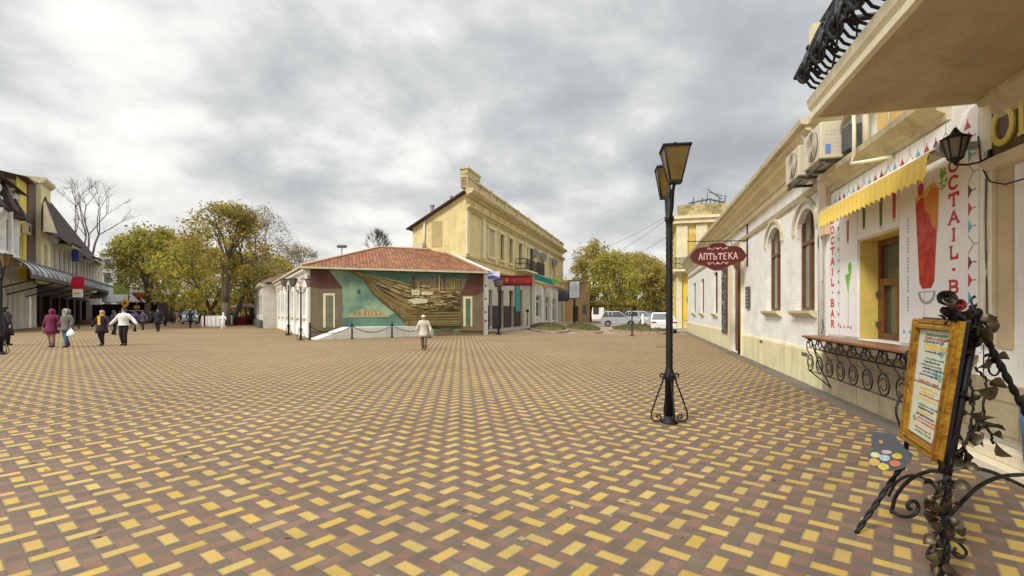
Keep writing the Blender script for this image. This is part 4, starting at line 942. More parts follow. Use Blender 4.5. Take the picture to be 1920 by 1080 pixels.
def rose(c, r_, m):
    RQ = Vector((rnd.uniform(-.6, .2), rnd.uniform(-1, -.5), rnd.uniform(.1, .7))).to_track_quat('Z', 'Y'); mb = MB(); mb.m(m)
    for ring in range(4):
        rr_ = r_ * (.28 + .24 * ring); npet = 3 + ring
        for i in range(npet):
            a = i * 2 * math.pi / npet + ring * .7; vs = []; K = 5
            for u in range(K):
                for v_ in range(4):
                    th = a + (u / (K - 1) - .5) * 2 * math.pi / npet * 1.35; hz_ = (v_ / 3); q = rr_ * (.45 + .55 * hz_ ** .6)
                    vs.append(c + RQ @ Vector((q * math.cos(th), q * math.sin(th), r_ * (.95 - .12 * ring) * hz_ * math.cos((u / (K - 1) - .5) * 1.6) - r_ * .35)))
            mb.add(vs, [(x_ * 4 + y_, x_ * 4 + y_ + 1, x_ * 4 + y_ + 5, x_ * 4 + y_ + 4) for x_ in range(K - 1) for y_ in range(3)], True)
    mb.ball((c.x, c.y, c.z - .1 * r_), r_ * .28, 8, 5); return mb.build('rose', None, ez, world=True)
for px, py, Z, r_, m in ((1775, 560, 2.86, .05, rose_m), (1798, 572, 2.83, .036, rose_red), (1781, 588, 2.84, .052, rose_m), (1806, 600, 2.80, .056, bronze), (1826, 588, 2.88, .04, rose_m), (1820, 640, 2.84, .05, rose_m), (1792, 596, 2.80, .045, rose_m), (1816, 622, 2.82, .045, bronze)):
    rose(E(px, py, Z), r_, m)
mb = MB(); mb.m(black); mb.tube([E(1818, 612, 2.87), E(1800, 590, 2.86), E(1778, 575, 2.86)], .008, 5); mb.tube([E(1818, 612, 2.87), E(1826, 585, 2.88), E(1820, 562, 2.9), E(1828, 555, 2.9)], .007, 5); mb.build('stem', None, ez, world=True)
g2 = random.Random(5); mb = MB(); mb.m(bronze)
for i in range(20):
    c = E(g2.uniform(1770, 1848), g2.uniform(565, 640), g2.uniform(2.78, 2.92)); leaf(mb, c, (g2.uniform(-1, 1), g2.uniform(-1, 1), g2.uniform(-.6, .8)), g2.uniform(.035, .06), g2)
mb.build('foliage', None, ez, world=True)
mb = MB(); mb.m(black); mb.tube([E(1864 + 10 * math.cos(a), 692 + 12 * math.sin(a), 2.98) for a in [i * math.pi / 8 for i in range(16)]], .006, 5, True); mb.build('ring', None, ez, world=True)

# the menu board standing on the easel
mn = thing('menu_board', 'gold framed menu with coloured handwriting leaning on the iron easel', 'menu board', tuple(bl_))
ux, uy = (br_ - bl_), (tl_ - bl_); 
def BF(u, v, w_): return bl_.lerp(br_, u).lerp(tl_.lerp(tr_, u), v) + nb * w_ if False else (bl_ * (1 - u) + br_ * u) * (1 - v) + (tl_ * (1 - u) + tr_ * u) * v + nb * w_
mb = MB(); mb.m(gold); bwu, bwv = .125, .085
for a, b, c, d in ((0, bwu, 0, 1), (1 - bwu, 1, 0, 1), (bwu, 1 - bwu, 0, bwv), (bwu, 1 - bwu, 1 - bwv, 1)):
    mb.prism([(a, c), (b, c), (b, d), (a, d)], BF, 0, .026)
    e_ = .028; hor = (b - a) > (d - c)
    if hor: mb.prism([(a - .05, c + .012), (b + .05, c + .012), (b + .05, c + .035), (a - .05, c + .035)], BF, .02, .040); mb.prism([(a, d - .03), (b, d - .03), (b, d - .012), (a, d - .012)], BF, .02, .036)
    else: mb.prism([(a + .02, c + .01), (a + .055, c + .01), (a + .055, d - .01), (a + .02, d - .01)], BF, .02, .041); mb.prism([(b - .04, c + .06), (b - .015, c + .06), (b - .015, d - .06), (b - .04, d - .06)], BF, .02, .0375)
for i in range(40):
    t = (i + .5) / 40
    for u in (.085, .915): c = BF(u, t, .03); mb.ball(c, .011, 6, 4)
    if i % 2 == 0:
        for v in (.055, .945): c = BF(.06 + t * .88, v, .03); mb.ball(c, .011, 6, 4)
fr_ = mb.build('frame', None, mn, world=True)
mb = MB(); mb.m(mat('menu_paper', (.60, .60, .48), rough=.3, c2=(.52, .56, .50), scale=9, bump=.1)); mb.prism([(bwu, bwv), (1 - bwu, bwv), (1 - bwu, 1 - bwv), (bwu, 1 - bwv)], BF, .003, .012); pg = mb.build('menu_sheet', None, mn, world=True)
mb = MB(); mb.m(black); mb.prism([(-.0, 0), (1, 0), (1, 1), (0, 1)], BF, -.02, -.001); mb.build('backing', None, mn, world=True)
mb = MB(); mb.m(brown); mb.prism([(bwu, .50), (1 - bwu, .50), (1 - bwu, .507), (bwu, .507)], BF, .012, .0135); 
mb.prism([(bwu, bwv), (1 - bwu, bwv), (1 - bwu, bwv + .012), (bwu, bwv + .012)], BF, .012, .0142); mb.build('divider', None, pg, world=True)
inks = [mat('ink_green', (.10, .20, .12), bump=0), mat('ink_red', (.42, .10, .04), bump=0), mat('ink_blue', (.08, .14, .25), bump=0), mat('ink_amber', (.62, .42, .04), bump=0), mat('ink_black', (.05, .05, .04), bump=0)]
g3 = random.Random(9); mb = MB()
for r_ in range(30):
    v = .88 - r_ * .0258
    if abs(v - .5) < .015: continue
    mb.m(inks[g3.choice([4, 4, 0, 1, 2, 3]) if r_ > 3 else r_ % 4]); u0 = .24 + g3.random() * .10; u1 = .80 - g3.random() * .16
    if r_ % 7 == 6: continue
    u = u0
    while u < u1:
        w_ = g3.uniform(.012, .045); hgt = g3.uniform(.006, .011) * (1.6 if r_ < 4 else 1)
        mb.prism([(u, v - hgt), (u + w_, v - hgt * g3.uniform(.4, 1)), (u + w_, v + hgt * g3.uniform(.3, 1)), (u, v + hgt * g3.uniform(.4, 1))], BF, .012, .0128 + g3.random() * .0005)
        u += w_ + g3.uniform(.006, .016)
mb.build('handwriting', None, pg, world=True)
mb = MB(); mb.m(mat('menu_blob', (.18, .34, .30), c2=(.30, .42, .2), scale=12, bump=0))
for (u, v, r_) in ((.68, .76, .07), (.62, .60, .06), (.72, .57, .05), (.25, .22, .05)):
    mb.prism([(u + r_ * math.cos(a) * g3.uniform(.7, 1.2), v + r_ * .5 * math.sin(a)) for a in [i * math.pi / 6 for i in range(12)]], BF, .012, .0124)
mb.build('menu_picture', None, pg, world=True)
mb = MB(); mb.m(mat('magenta_tag', (.5, .03, .2), bump=0)); mb.prism([(.76, bwv + .015), (.83, bwv + .015), (.83, bwv + .05), (.76, bwv + .04)], BF, .0128, .015); mb.build('paper_tag', None, pg, world=True)
# painter's palette on the left leg
PF0 = E(1668, 848, 3.30)
pt = thing('paint_palette', 'grey painter palette with dabs of coloured paint hung on the easel leg', 'palette', tuple(PF0))
pu = Vector((.93, -.36, 0)); pv = Vector((.05, .12, .99)); pn = pu.cross(pv).normalized()
if pn.y > 0: pn = -pn
PF = lambda u, v, w_: PF0 + pu * u * .88 + pv * v * .88 + pn * w_
outl = [(-.115, .10), (-.10, .145), (-.03, .15), (.03, .14), (.06, .10), (.10, .04), (.15, .0), (.13, -.06), (.08, -.115), (0, -.145), (-.08, -.135), (-.135, -.09), (-.14, -.04), (-.11, .02)]
mb = MB(); mb.m(mat('palette_grey', (.085, .095, .11), rough=.5)); mb.prism(outl, PF, -.012, .0); pb = mb.build('palette_board', None, pt, world=True)
for u, v, r1, r2, c_ in ((-.095, -.03, .032, .022, (.68, .68, .40)), (-.105, -.085, .036, .028, (.66, .42, .16)), (-.035, -.045, .034, .025, (.42, .56, .68)), (-.045, -.112, .036, .026, (.72, .60, .14)), (.03, -.08, .036, .024, (.62, .20, .12)), (.045, -.025, .034, .022, (.62, .50, .08)), (-.02, .0, .035, .015, (.60, .42, .48)), (-.055, .075, .015, .015, (.5, .28, .1))):
    mb = MB(); mb.m(mat('dab_%d%d%d' % tuple(int(q * 100) for q in c_), c_, rough=.4, c2=tuple(q * .7 for q in c_), scale=40, bump=0)); K = 14
    mb.prism([(u + r1 * math.cos(a * 2 * math.pi / K) * g3.uniform(.92, 1.08), v + r2 * math.sin(a * 2 * math.pi / K) * g3.uniform(.9, 1.1)) for a in range(K)], PF, .001, .006); mb.build('paint_dab', None, pb, world=True)

# ================================================================ MURAL BUILDING
FM = Frame((-12.15, 29.0), (-2.0, 32.6), -1)
mu = thing('mural_house', 'low tile-roofed house with a big ship mural on its front wall', 'building', (-12.15, 29, 0), FM.rz)
mb = MB(); mb.m(ltbrown); L = FM.len
mb.quad((0, 0, 0), (L, 0, 0), (L, 0, 4.35), (0, 0, 4.35)); mb.quad((L, 0, 0), (L, 7, 0), (L, 7, 4.35), (L, 0, 4.35)); mb.build('front_wall', None, mu)
FS = Frame((-12.2, 29.05), (-22.4, 46), -1)      # white side facade; outward is away from +x ... faces the street on its left
FS.sg = 1 if FS.n.x > 0 else FS.sg
FS = Frame((-12.2, 29.05), (-22.4, 46), 1)
if FS.n.x > 0: FS = Frame((-12.2, 29.05), (-22.4, 46), -1)
def MP(px, py): return FM.px(px, py)
def mpoly(mb, pts, a, b): mb.prism([MP(*p) for p in pts], lambda u, v, w_: (u, FM.sg * w_, v), a, b)
C5 = lambda x, y: (560 + x / 5.333, 480 + y / 5.333)
ms = []
teal = mat('mural_teal', (.12, .235, .165), rough=.7, c2=(.31, .41, .25), scale=.45, var=.2, dirt=(.42, .50, .28), damt=.5, dscale=.35, bump=.2, fine=14)
mb = MB(); mb.m(teal); mpoly(mb, [(613, 503), (905, 512), (905, 620), (640, 620), (641, 541)], .004, .02); mural = mb.build('mural_sea', None, mu)
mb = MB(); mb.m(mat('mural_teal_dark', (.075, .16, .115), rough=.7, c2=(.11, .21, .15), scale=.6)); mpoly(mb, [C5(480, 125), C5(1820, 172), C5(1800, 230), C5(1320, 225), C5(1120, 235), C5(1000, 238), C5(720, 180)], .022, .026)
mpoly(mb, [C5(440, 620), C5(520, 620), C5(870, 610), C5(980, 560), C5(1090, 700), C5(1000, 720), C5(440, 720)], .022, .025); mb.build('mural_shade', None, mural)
mb = MB(); mb.m(mat('mural_rust', (.10, .036, .024), rough=.7, c2=(.11, .05, .03), scale=1.2)); mpoly(mb, [(583, 505), (616, 506), (641, 538), (641, 541), (600, 541), (583, 538)], .022, .05); mb.build('painted_gable', None, mural); mb = MB(); mb.m(MATS['mural_rust'])
mpoly(mb, [(862, 553), (881, 515), (906, 514), (906, 546), (893, 553)], .05, .09); mb.build('painted_gable', None, mural)
mb = MB(); mb.m(ltbrown); mpoly(mb, [(583, 538), (641, 541), (641, 620), (583, 622)], .021, .04); mb.build('painted_wall', None, mural); mb = MB(); mb.m(ltbrown); mpoly(mb, [(865, 553), (906, 548), (906, 620), (862, 620)], .034, .075); mb.build('painted_wall', None, mural)
for (a, b, c, d, off, gl) in ((606, 628, 550, 614, .04, (.20, .21, .13)), (868, 885, 556, 612, .075, (.12, .22, .12))):
    mb = MB(); mb.m(mat('mural_cream', (.70, .64, .40), var=.1)); w_ = 4.5
    mpoly(mb, [(a, c), (b, c), (b, c + 4), (a, c + 4)], off, off + .02); mpoly(mb, [(a, c + 4), (a + w_, c + 4), (a + w_, d), (a, d)], off, off + .018); mpoly(mb, [(b - w_ * .7, c + 4), (b, c + 4), (b, d), (b - w_ * .7, d)], off, off + .018)
    mb.m(mat('mural_door%d' % a, gl, c2=tuple(q * .6 for q in gl), scale=2)); mpoly(mb, [(a + w_, c + 4), (b - w_ * .7, c + 4), (b - w_ * .7, d), (a + w_, d)], off, off + .006)
    mb.build('painted_doorway', None, mural)
# ship relief
sheer = [C5(*p) for p in ((470, 128), (700, 188), (860, 222), (1000, 252), (1120, 285), (1350, 300), (1620, 310))]
keel = [C5(*p) for p in ((475, 134), (670, 255), (740, 385), (850, 480), (950, 560), (1040, 650), (1110, 705))]
def interp(pl, t):
    x = t * (len(pl) - 1); i = min(int(x), len(pl) - 2); q = x - i; return (pl[i][0] * (1 - q) + pl[i + 1][0] * q, pl[i][1] * (1 - q) + pl[i + 1][1] * q)
hullm = [mat('hull_%d' % i, c, rough=.75, var=.25, scale=3, fine=12) for i, c in enumerate([(.22, .16, .06), (.30, .225, .09), (.10, .07, .03), (.50, .41, .19), (.26, .19, .065), (.16, .12, .04)])]
g = random.Random(21); mb = MB(); mb.m(hullm[5])
mpoly(mb, [keel[0], sheer[1], sheer[2], sheer[3], sheer[4], sheer[5], sheer[6], (865, 616), (764, 616)] + keel[5:0:-1], .026, .05); hull = mb.build('ship_hull', None, mural)
mb = MB(); NJ = 19
tone = [3, 2, 3, 0, 3, 2, 1, 3, 2, 4, 1, 5, 1, 0, 5, 4, 0, 5, 2]
for j in range(NJ):
    t = 0.0; v0, v1 = (j + .10) / NJ, (j + .92) / NJ; push = [.012, .0, .02, .008][j % 4]
    def pt_(t_, v_): a_ = interp(sheer, t_); b_ = interp(keel, t_); return (a_[0] * (1 - v_) + b_[0] * v_, a_[1] * (1 - v_) + b_[1] * v_)
    while t < .995:
        t2 = min(1, t + g.uniform(.045, .07)); m_ = tone[j] if g.random() < .86 else g.choice([0, 1, 4])
        if t > .62 and m_ == 3 and g.random() < .5: m_ = 1
        mb.m(hullm[m_]); mpoly(mb, [pt_(t, v0), pt_(t2, v0), pt_(t2, v1), pt_(t, v1)], .05, .062 + push + g.uniform(0, .004)); t = t2
mb.build('ship_planking', None, hull)
mb = MB()    # decks, stairs and cabins amidships
for i in range(150):
    y = 541 + (i % 19) * 2.35; x = g.uniform(764 + max(0, 552 - y) * .5, 856); w_ = g.uniform(4, 16); h_ = g.uniform(.8, 1.7)
    if x + w_ > 864: continue
    bright = (y < 572 and g.random() < .42) or g.random() < .12; mb.m(hullm[3] if bright else hullm[g.choice([0, 1, 2, 4])])
    mpoly(mb, [(x, y), (x + w_, y + g.uniform(-.5, .5)), (x + w_, y + h_ + .2), (x, y + h_)], .05, .10 + (i * .0004) % .05)
mb.build('ship_deck', None, hull)
mb = MB(); mb.m(hullm[5]); mpoly(mb, [(766, 600), (864, 598), (864, 611), (770, 611)], .05, .16)
for i, y in enumerate((586, 592, 597, 603, 607)): mb.m(hullm[1 if i % 2 else 4]); mpoly(mb, [(768, y), (862, y - 1), (862, y + .8), (768, y + 1.6)], .16, .18 + i * .001)
mb.build('ship_waterline', None, hull)
mb = MB(); mb.m(mat('town_brown', (.20, .15, .09), c2=(.27, .2, .12), scale=3))
mpoly(mb, [C5(1090, 262), C5(1115, 238), C5(1350, 225), C5(1640, 225), C5(1680, 240), C5(1620, 380), C5(1340, 300)], .05, .07)
for i in range(46):
    x = g.uniform(770, 866); y0_ = g.uniform(522, 530); mb.m(hullm[g.choice([0, 1, 2, 3, 4])]); w_ = g.uniform(.6, 1.6); y1_ = y0_ + g.uniform(6, 22)
    mpoly(mb, [(x, y0_), (x + w_, y0_), (x + w_, y1_), (x, y1_)], .07, .085 + i * .0006)
for x in (774, 822, 831):
    mb.m(hullm[3 if x == 822 else 2]); mpoly(mb, [(x, 517), (x + 2, 517), (x + 2, 545), (x, 545)], .07, .125)
mb.build('ship_rigging', None, hull)
mb = MB(); mb.m(mat('mural_ivory', (.66, .60, .38)))
mpoly(mb, [(771, 543), (786, 544), (786, 554), (772, 553)], .06, .15); mpoly(mb, [(790, 547), (811, 547), (811, 553), (790, 553)], .06, .145); mpoly(mb, [(762, 562), (782, 559), (802, 561), (800, 568), (776, 570)], .06, .14); mb.build('ship_cabin', None, hull)
mb = MB(); mb.m(pblack)
for x, y in [(776, 547), (780, 547)] + [(706 + i * 3.1, 534 + i * .9) for i in range(8)] + [(712 + i * 3.4, 541 + i * 2.0) for i in range(8)] + [(806 + i * 8, 580) for i in range(6)]:
    mpoly(mb, [(x, y), (x + 1.5, y), (x + 1.5, y + 2.6), (x, y + 2.6)], .06, .16)
mb.build('ship_porthole', None, hull)
mb = MB(); mb.m(hullm[1]); 
for a, b in (((648, 503.5), (692, 518)), ((650, 505), (700, 524))): mpoly(mb, [a, b, (b[0], b[1] + 2), (a[0], a[1] + 1)], .05, .10)
mb.build('bowsprit', None, hull)
mb = MB(); mb.m(mat('painted_town', (.34, .27, .15), c2=(.42, .33, .2), scale=5)); mpoly(mb, [(652, 593), (664, 586), (676, 580), (690, 577), (702, 580), (716, 585), (727, 593)], .024, .035)
for i in range(26):
    x = g.uniform(662, 716); mb.m(hullm[g.choice([0, 1, 3])]); y = g.uniform(580, 588); mpoly(mb, [(x, y), (x + 1.6, y), (x + 1.6, 592), (x, 592)], .035, .04 + i * .0003)
mb.m(hullm[3]); mpoly(mb, [(650, 592.6), (730, 593.2), (730, 594.4), (650, 594)], .035, .05); mb.build('painted_town', None, mural)
mb = MB(); mb.m(mat('painted_bird', (.03, .10, .14))); mpoly(mb, [(669, 547), (673, 541), (676, 548), (677, 549), (673, 553), (671, 549)], .024, .034); mb.build('painted_bird', None, mural)
# white side facade with pilasters and windows
sd_ = thing('side_wing', 'long low white classical house with pilasters behind the double lamps', 'building', (-12.2, 29.05, 0), FS.rz)
mb = MB(); mb.m(white_wall); ops = [(2.0 + i * 3.1, 3.1 + i * 3.1, 1.2, 3.1) for i in range(6)]
wall(mb, FS, 0.01, FS.len, 0, 4.2, ops, depth=.2); mb.build('wall', None, sd_)
mb = MB(); mb.m(white_wall)
for i in range(7): s_ = .02 + i * 3.1 + (.1 if i else 0); fbox(mb, FS, s_, s_ + .55, .002, .16, 0, 3.75); fbox(mb, FS, s_ - .0 if not i else s_ - .08, s_ + .63, .003, .22, 3.55, 3.75)
mould(mb, FS, 0, FS.len, [(.002, 3.76), (.2, 3.78), (.25, 3.95), (.42, 4.05), (.45, 4.2), (.002, 4.2)]); mould(mb, FS, 0, FS.len, [(.002, 0), (.06, 0), (.06, .6), (.002, .66)]); mb.build('pilaster', None, sd_)
for o_ in ops:
    window(sd_, FS, o_[0] + .01, o_[1] - .01, o_[2], o_[3], n=-.16, fm=whitep); mb = MB(); mb.m(moulding); fbox(mb, FS, o_[0] - .1, o_[1] + .1, .003, .12, o_[2] - .12, o_[2] - .01); mb.build('window_sill', None, sd_)
# far continuation
FT = Frame((-23.6, 45.5), (-34.5, 64), FS.sg)
ft = thing('garden_pavilion', 'pale low building with dark base beyond the white wing', 'building', (-23.6, 45.5, 0), FT.rz)
mb = MB(); mb.m(mat('pale_grey_wall', (.62, .60, .52), dirt=(.4, .38, .3))); ops = [(1.5 + i * 2.9, 3.2 + i * 2.9, 1.3, 3.2) for i in range(6)]; wall(mb, FT, 0, FT.len, 0, 4.2, ops); q = FT.sg
mb.quad((0, 0, 0), (0, -q * 6, 0), (0, -q * 6, 4.2), (0, 0, 4.2)); mb.build('wall', None, ft)
for o_ in ops: window(ft, FT, o_[0] + .01, o_[1] - .01, o_[2], o_[3], n=-.2, fm=whitep)
mb = MB(); mb.m(greyd); fbox(mb, FT, 0, FT.len, .003, .3, 0, .75); mb.build('base', None, ft)
mb = MB(); mb.m(moulding); mould(mb, FT, -.2, FT.len, [(.002, 3.9), (.3, 4.1), (.35, 4.3), (-.3, 4.4)]); mb.build('cornice', None, ft)
mb = MB(); mb.m(mat('rust_sheet', (.35, .27, .2))); mb.add([(-.3, .3 * q, 4.4), (FT.len, .3 * q, 4.4), (FT.len, -3 * q, 5.8), (-.3, -3 * q, 5.8), (FT.len, -7 * q, 4.3), (-.3, -7 * q, 4.3)], [(0, 1, 2, 3), (3, 2, 4, 5), (0, 3, 5), (1, 2, 4)]); mb.build('roof', None, ft)
# tiled roof of the mural house: front hip
mb = MB(); mb.m(tile); o = .45
e0 = Vector((-.5, -o, 4.30)); e1 = Vector((L + .2, -o, 4.25)); r0 = Vector((4.3, 4.4, 6.2)); r1 = Vector((8.6, 4.4, 6.2)); k0 = Vector((-.5, 9.5, 4.3)); k1 = Vector((L + .2, 9.5, 4.3))
def slab_tri(mb, *p):
    n_ = (p[1] - p[0]).cross(p[2] - p[0]).normalized() * .07
    if n_.z < 0: n_ = -n_
    K = len(p); mb.add([tuple(q) for q in p] + [tuple(q - n_) for q in p], [tuple(range(K)), tuple(range(2 * K - 1, K - 1, -1))] + [(i, (i + 1) % K, K + (i + 1) % K, K + i) for i in range(K)])
slab_tri(mb, e0, e1, r1, r0); slab_tri(mb, e0, r0, k0); slab_tri(mb, e1, k1, r1); slab_tri(mb, k0, r0, r1, k1); rf = mb.build('roof', None, mu)
mb = MB(); mb.m(mat('ridge_tile', (.52, .36, .20), var=.3, scale=8)); mb.tube([e0 + Vector((0, 0, .04)), r0 + Vector((0, 0, .04)), r1 + Vector((0, 0, .04)), e1 + Vector((0, 0, .04))], .085, 7); mb.build('ridge', None, rf)
mb = MB(); mb.m(moulding); mb.box(-.55, L + .25, -o - .06, -o + .03, 4.16, 4.28); mb.m(brown); mb.box(-.4, L + .2, -o + .05, .0, 4.14, 4.18); mb.build('gutter', None, rf)
mb = MB(); mb.m(whitep); mb.add([e1 + Vector((.05, 0, .12)), e1 + Vector((.5, 0, .05)), r1 + Vector((.5, .2, .1)), r1 + Vector((.05, 0, .14))], [(0, 1, 2, 3)]); mb.build('flashing', None, rf)
# wing roof follows the side facade
a0, a1 = FS.pt(-.3, .5, 4.28), FS.pt(FS.len, .5, 4.25); b0, b1 = FS.pt(3.5, -3.2, 5.15), FS.pt(FS.len, -4.5, 5.5); c0, c1 = FS.pt(4, -9, 4.3), FS.pt(FS.len, -9, 4.3)
mb = MB(); mb.m(tile); M_ = MW[sd_.name].inverted(); LL = lambda v: M_ @ v
slab_tri(mb, LL(a0), LL(a1), LL(b1), LL(b0)); slab_tri(mb, LL(b0), LL(b1), LL(c1), LL(c0)); rs = mb.build('roof', None, sd_)
mb = MB(); mb.m(moulding); mb.tube([LL(a0) + Vector((0, 0, .02)), LL(a1) + Vector((0, 0, .02))], .08, 6); mb.build('gutter', None, rs)
# chimney/vent on it
cp = P(641, 480, 40); t = thing('roof_vent', 'dark flat-capped vent pipe on the left tiled roof', 'vent', (cp.x, cp.y, 5.0))
mb = MB(); mb.m(greyd); mb.loft([(0, 0, .0, .22, .22), (0, 0, .9, .2, .2)], 8); mb.build('stack', None, t)
mb = MB(); mb.m(greyd); mb.tube([(0, 0, .9), (0, 0, 1.9)], .035, 6); mb.box(-.38, .38, -.1, .1, 1.9, 2.12); mb.build('cap', None, t)
# low white stage wall with a raking left end
FB = Frame(G(592, 637.5), G(905, 626.5), -1)
mb = MB(); mb.m(mat('whitewash', (.82, .81, .74), dirt=(.50, .46, .36), damt=.6, dscale=1.5, brick=(1.2, .75, .012)))
Lb = FB.len - .7; mb.prism([(0, 0), (Lb, 0), (Lb, .66), (1.9, .66)], lambda u, v, w_: (u, w_, v), 0, 1.3)
t = mb.build('stage_wall'); t.location = FB.A; t.rotation_euler = (0, 0, FB.rz); tag(t, 'low whitewashed wall with a sloping left end below the mural', 'low wall')
mb = MB(); mb.m(mat('dark_ground', (.09, .09, .10))); q = [G(572, 636), G(600, 633), G(640, 618), G(600, 616)]; mb.quad(*[v + Vector((0, 0, .009)) for v in q]); tag(mb.build('dark_ground_patch'), kind='structure')  # flat dark quad on the ground by the sloping wall end
# white graffitied pier between the two houses
pr = thing('gate_pier', 'narrow white pier with dark scribbles between the mural house and yellow house', 'pier', (G(909, 628).x, 33.0, 0), R(18))
mb = MB(); mb.m(white_wall); mb.box(-.16, .16, -.16, .16, 0, 4.2); mb.build('shaft', None, pr)
mb = MB(); mb.m(moulding); mb.box(-.22, .22, -.22, .22, 4.2, 4.32); mb.build('cap', None, pr)
mb = MB(); mb.m(pblack)
for z in (3.3, 2.4, 1.5, .9): mb.box(-.06, .07, -.166, -.161, z, z + .12)
mb.build('scribble', None, pr)

# ================================================================ YELLOW TWO-STOREY HOUSE
f = FY; g_ = f.sg
yh = thing('yellow_house', 'two-storey yellow classical building with long cornice behind the mural house', 'building', (-3.1, 35.8, 0), f.rz)
LY = f.len; up = []
for px0, px1, blind in ((915, 926, 1), (937, 944, 0), (954, 960, 0), (972, 978, 0), (984, 989, 0), (993, 999, 0), (1007, 1011, 0), (1015, 1019, 0), (1028, 1032, 0), (1037, 1040, 0)):
    a, b = f.s_(px0), f.s_(px1); up.append((a, b, 6.15, 8.45, blind))
low_ = []
for px0, px1, z0, z1 in ((917, 923, .3, 3.4), (936, 944, .1, 3.5), (955, 963, .1, 3.6), (974, 980, .1, 3.8), (1002, 1014, .9, 3.5), (1022, 1030, .3, 3.4), (1036, 1042, .3, 3.3)):
    a, b = f.s_(px0), f.s_(px1); low_.append((a, b, z0, z1))
mb = MB(); mb.m(yellow_wall); wall(mb, f, 0, LY, 4.9, 11.0, [o[:4] for o in up if not o[4]], depth=.25)
mb.quad((0, 0, 0), (0, 0, 11), (-.9, 0, 11), (-.9, 0, 0)); mb.build('facade_upper', None, yh)
mb = MB(); mb.m(mat('pale_ground_floor', (.60, .56, .46), dirt=(.35, .31, .24), damt=.6)); wall(mb, f, 0, LY, 0, 4.9, low_, depth=.3); mb.quad((-.9, 0, 0), (0, 0, 0), (0, 0, 4.9), (-.9, 0, 4.9)); mb.build('facade_lower', None, yh)
# left gable wall, leaning roof falling away to the left
mb = MB(); mb.m(yellow_wall); y5 = -g_ * 4.3
mb.quad((-.9, 0, 0), (-.9, y5, 0), (-.9, y5, 7.9), (-.9, 0, 10.2)); mb.quad((-.9, y5, 0), (LY, y5, 0), (LY, y5, 7.9), (-.9, y5, 7.9)); mb.quad((LY, y5, 0), (LY, 0, 0), (LY, 0, 11), (LY, y5, 7.9)); mb.build('gable_wall', None, yh)
mb = MB(); mb.m(mat('blind_niche', (.46, .37, .18))); mb.box(-.93, -.905, *sorted((-g_ * 1.9, -g_ * 2.7)), 6.4, 8.3); mb.build('bricked_window', None, yh)
mb = MB(); mb.m(acm); mb.box(-1.3, -.92, *sorted((-g_ * 3.3, -g_ * 3.9)), 6.2, 6.7); mb.build('wall_unit', None, yh)
mb = MB(); mb.m(whitep); mb.tube([(-1.0, -g_ * 3.3, 6.4), (-1.0, -g_ * 3.3, 8.3)], .06, 6); mb.build('flue_pipe', None, yh)
mb = MB(); mb.m(mat('mold_sheet', (.09, .06, .05))); slab_tri(mb, Vector((-1.3, 0, 10.35)), Vector((-1.3, -g_ * 4.7, 7.8)), Vector((LY, -g_ * 4.7, 7.8)), Vector((LY, 0, 10.35))); rf = mb.build('roof', None, yh)
for y_, z_, h_, w_ in ((-g_ * 3.3, 8.3, 1.4, .10), (-g_ * 3.9, 8.0, .6, .25), (-g_ * 1.7, 9.3, 1.0, .05)):
    mb = MB(); mb.m(greyp if w_ < .3 else moulding); mb.box(.2, .2 + w_ * 2, y_ - w_, y_ + w_, z_, z_ + h_); mb.box(.2 - .05, .25 + w_ * 2, y_ - w_ - .05, y_ + w_ + .05, z_ + h_, z_ + h_ + .12); mb.build('chimney', None, rf)
mb = MB(); mb.m(mat('yellow_trim', (.60, .50, .26), dirt=(.24, .20, .12), damt=.75, dscale=1.2))
s0 = -.95
mould(mb, f, s0, LY + .3, [(.002, 9.0), (.12, 9.02), (.18, 9.16), (.34, 9.24), (.36, 9.36), (.002, 9.4)])
mould(mb, f, s0, LY + .4, [(.002, 10.0), (.16, 10.02), (.2, 10.14), (.5, 10.26), (.62, 10.42), (.62, 10.54), (.002, 10.62)])
mould(mb, f, s0, LY + .1, [(.002, 5.55), (.1, 5.57), (.12, 5.72), (.002, 5.78)])
mould(mb, f, s0, LY + .1, [(.002, 4.88), (.14, 4.9), (.16, 5.02), (.002, 5.06)]); mb.build('cornice', None, yh)
mb = MB(); mb.m(mat('parapet_plaster', (.56, .47, .26), dirt=(.14, .12, .07), damt=.85, dscale=.9))
fbox(mb, f, s0, LY, -.35, .10, 10.62, 11.35)
for i in range(9): a = i * LY / 9; fbox(mb, f, a - (.0 if i else .95), a + .7, -.38, .16, 10.63, 11.62)
fbox(mb, f, s0 - .02, LY + .1, -.42, .2, 11.36, 11.5); fbox(mb, f, s0 - .03, 1.6, -.41, .17, 11.62, 11.95); fbox(mb, f, s0 - .1, 1.7, -.46, .24, 11.96, 12.1); mb.build('parapet', None, yh)
# panels between the cornices
mb = MB(); mb.m(yellow_wall)
for i in range(18): a = .6 + i * (LY - 1) / 18; fbox(mb, f, a, a + 1.2, .002, .05, 9.5, 9.9)
mb.build('frieze_panel', None, yh)
mb = MB(); mb.m(pale_wall)
for s_ in (-.9, 2.4, LY * .42, LY * .72, LY - .8): fbox(mb, f, s_, s_ + .55, .002, .12, 5.8, 9.0)
mb.build('pilaster', None, yh)
for (a, b, c, d, bl_2) in up:
    mb = MB(); mb.m(pale_wall); fbox(mb, f, a - .22, a - .005, .002, .08, c, d); fbox(mb, f, b + .005, b + .22, .002, .08, c, d); fbox(mb, f, a - .3, b + .3, .002, .16, d + .01, d + .2); fbox(mb, f, a - .3, b + .3, .002, .16, c - .18, c - .01)
    if bl_2: mb.m(mat('blind_window', (.50, .42, .22))); fbox(mb, f, a, b, .002, .03, c, d)
    mb.build('window_surround', None, yh)
    if not bl_2: window(yh, f, a + .01, b - .01, c, d, n=-.2, fm=brown, trans=.68)
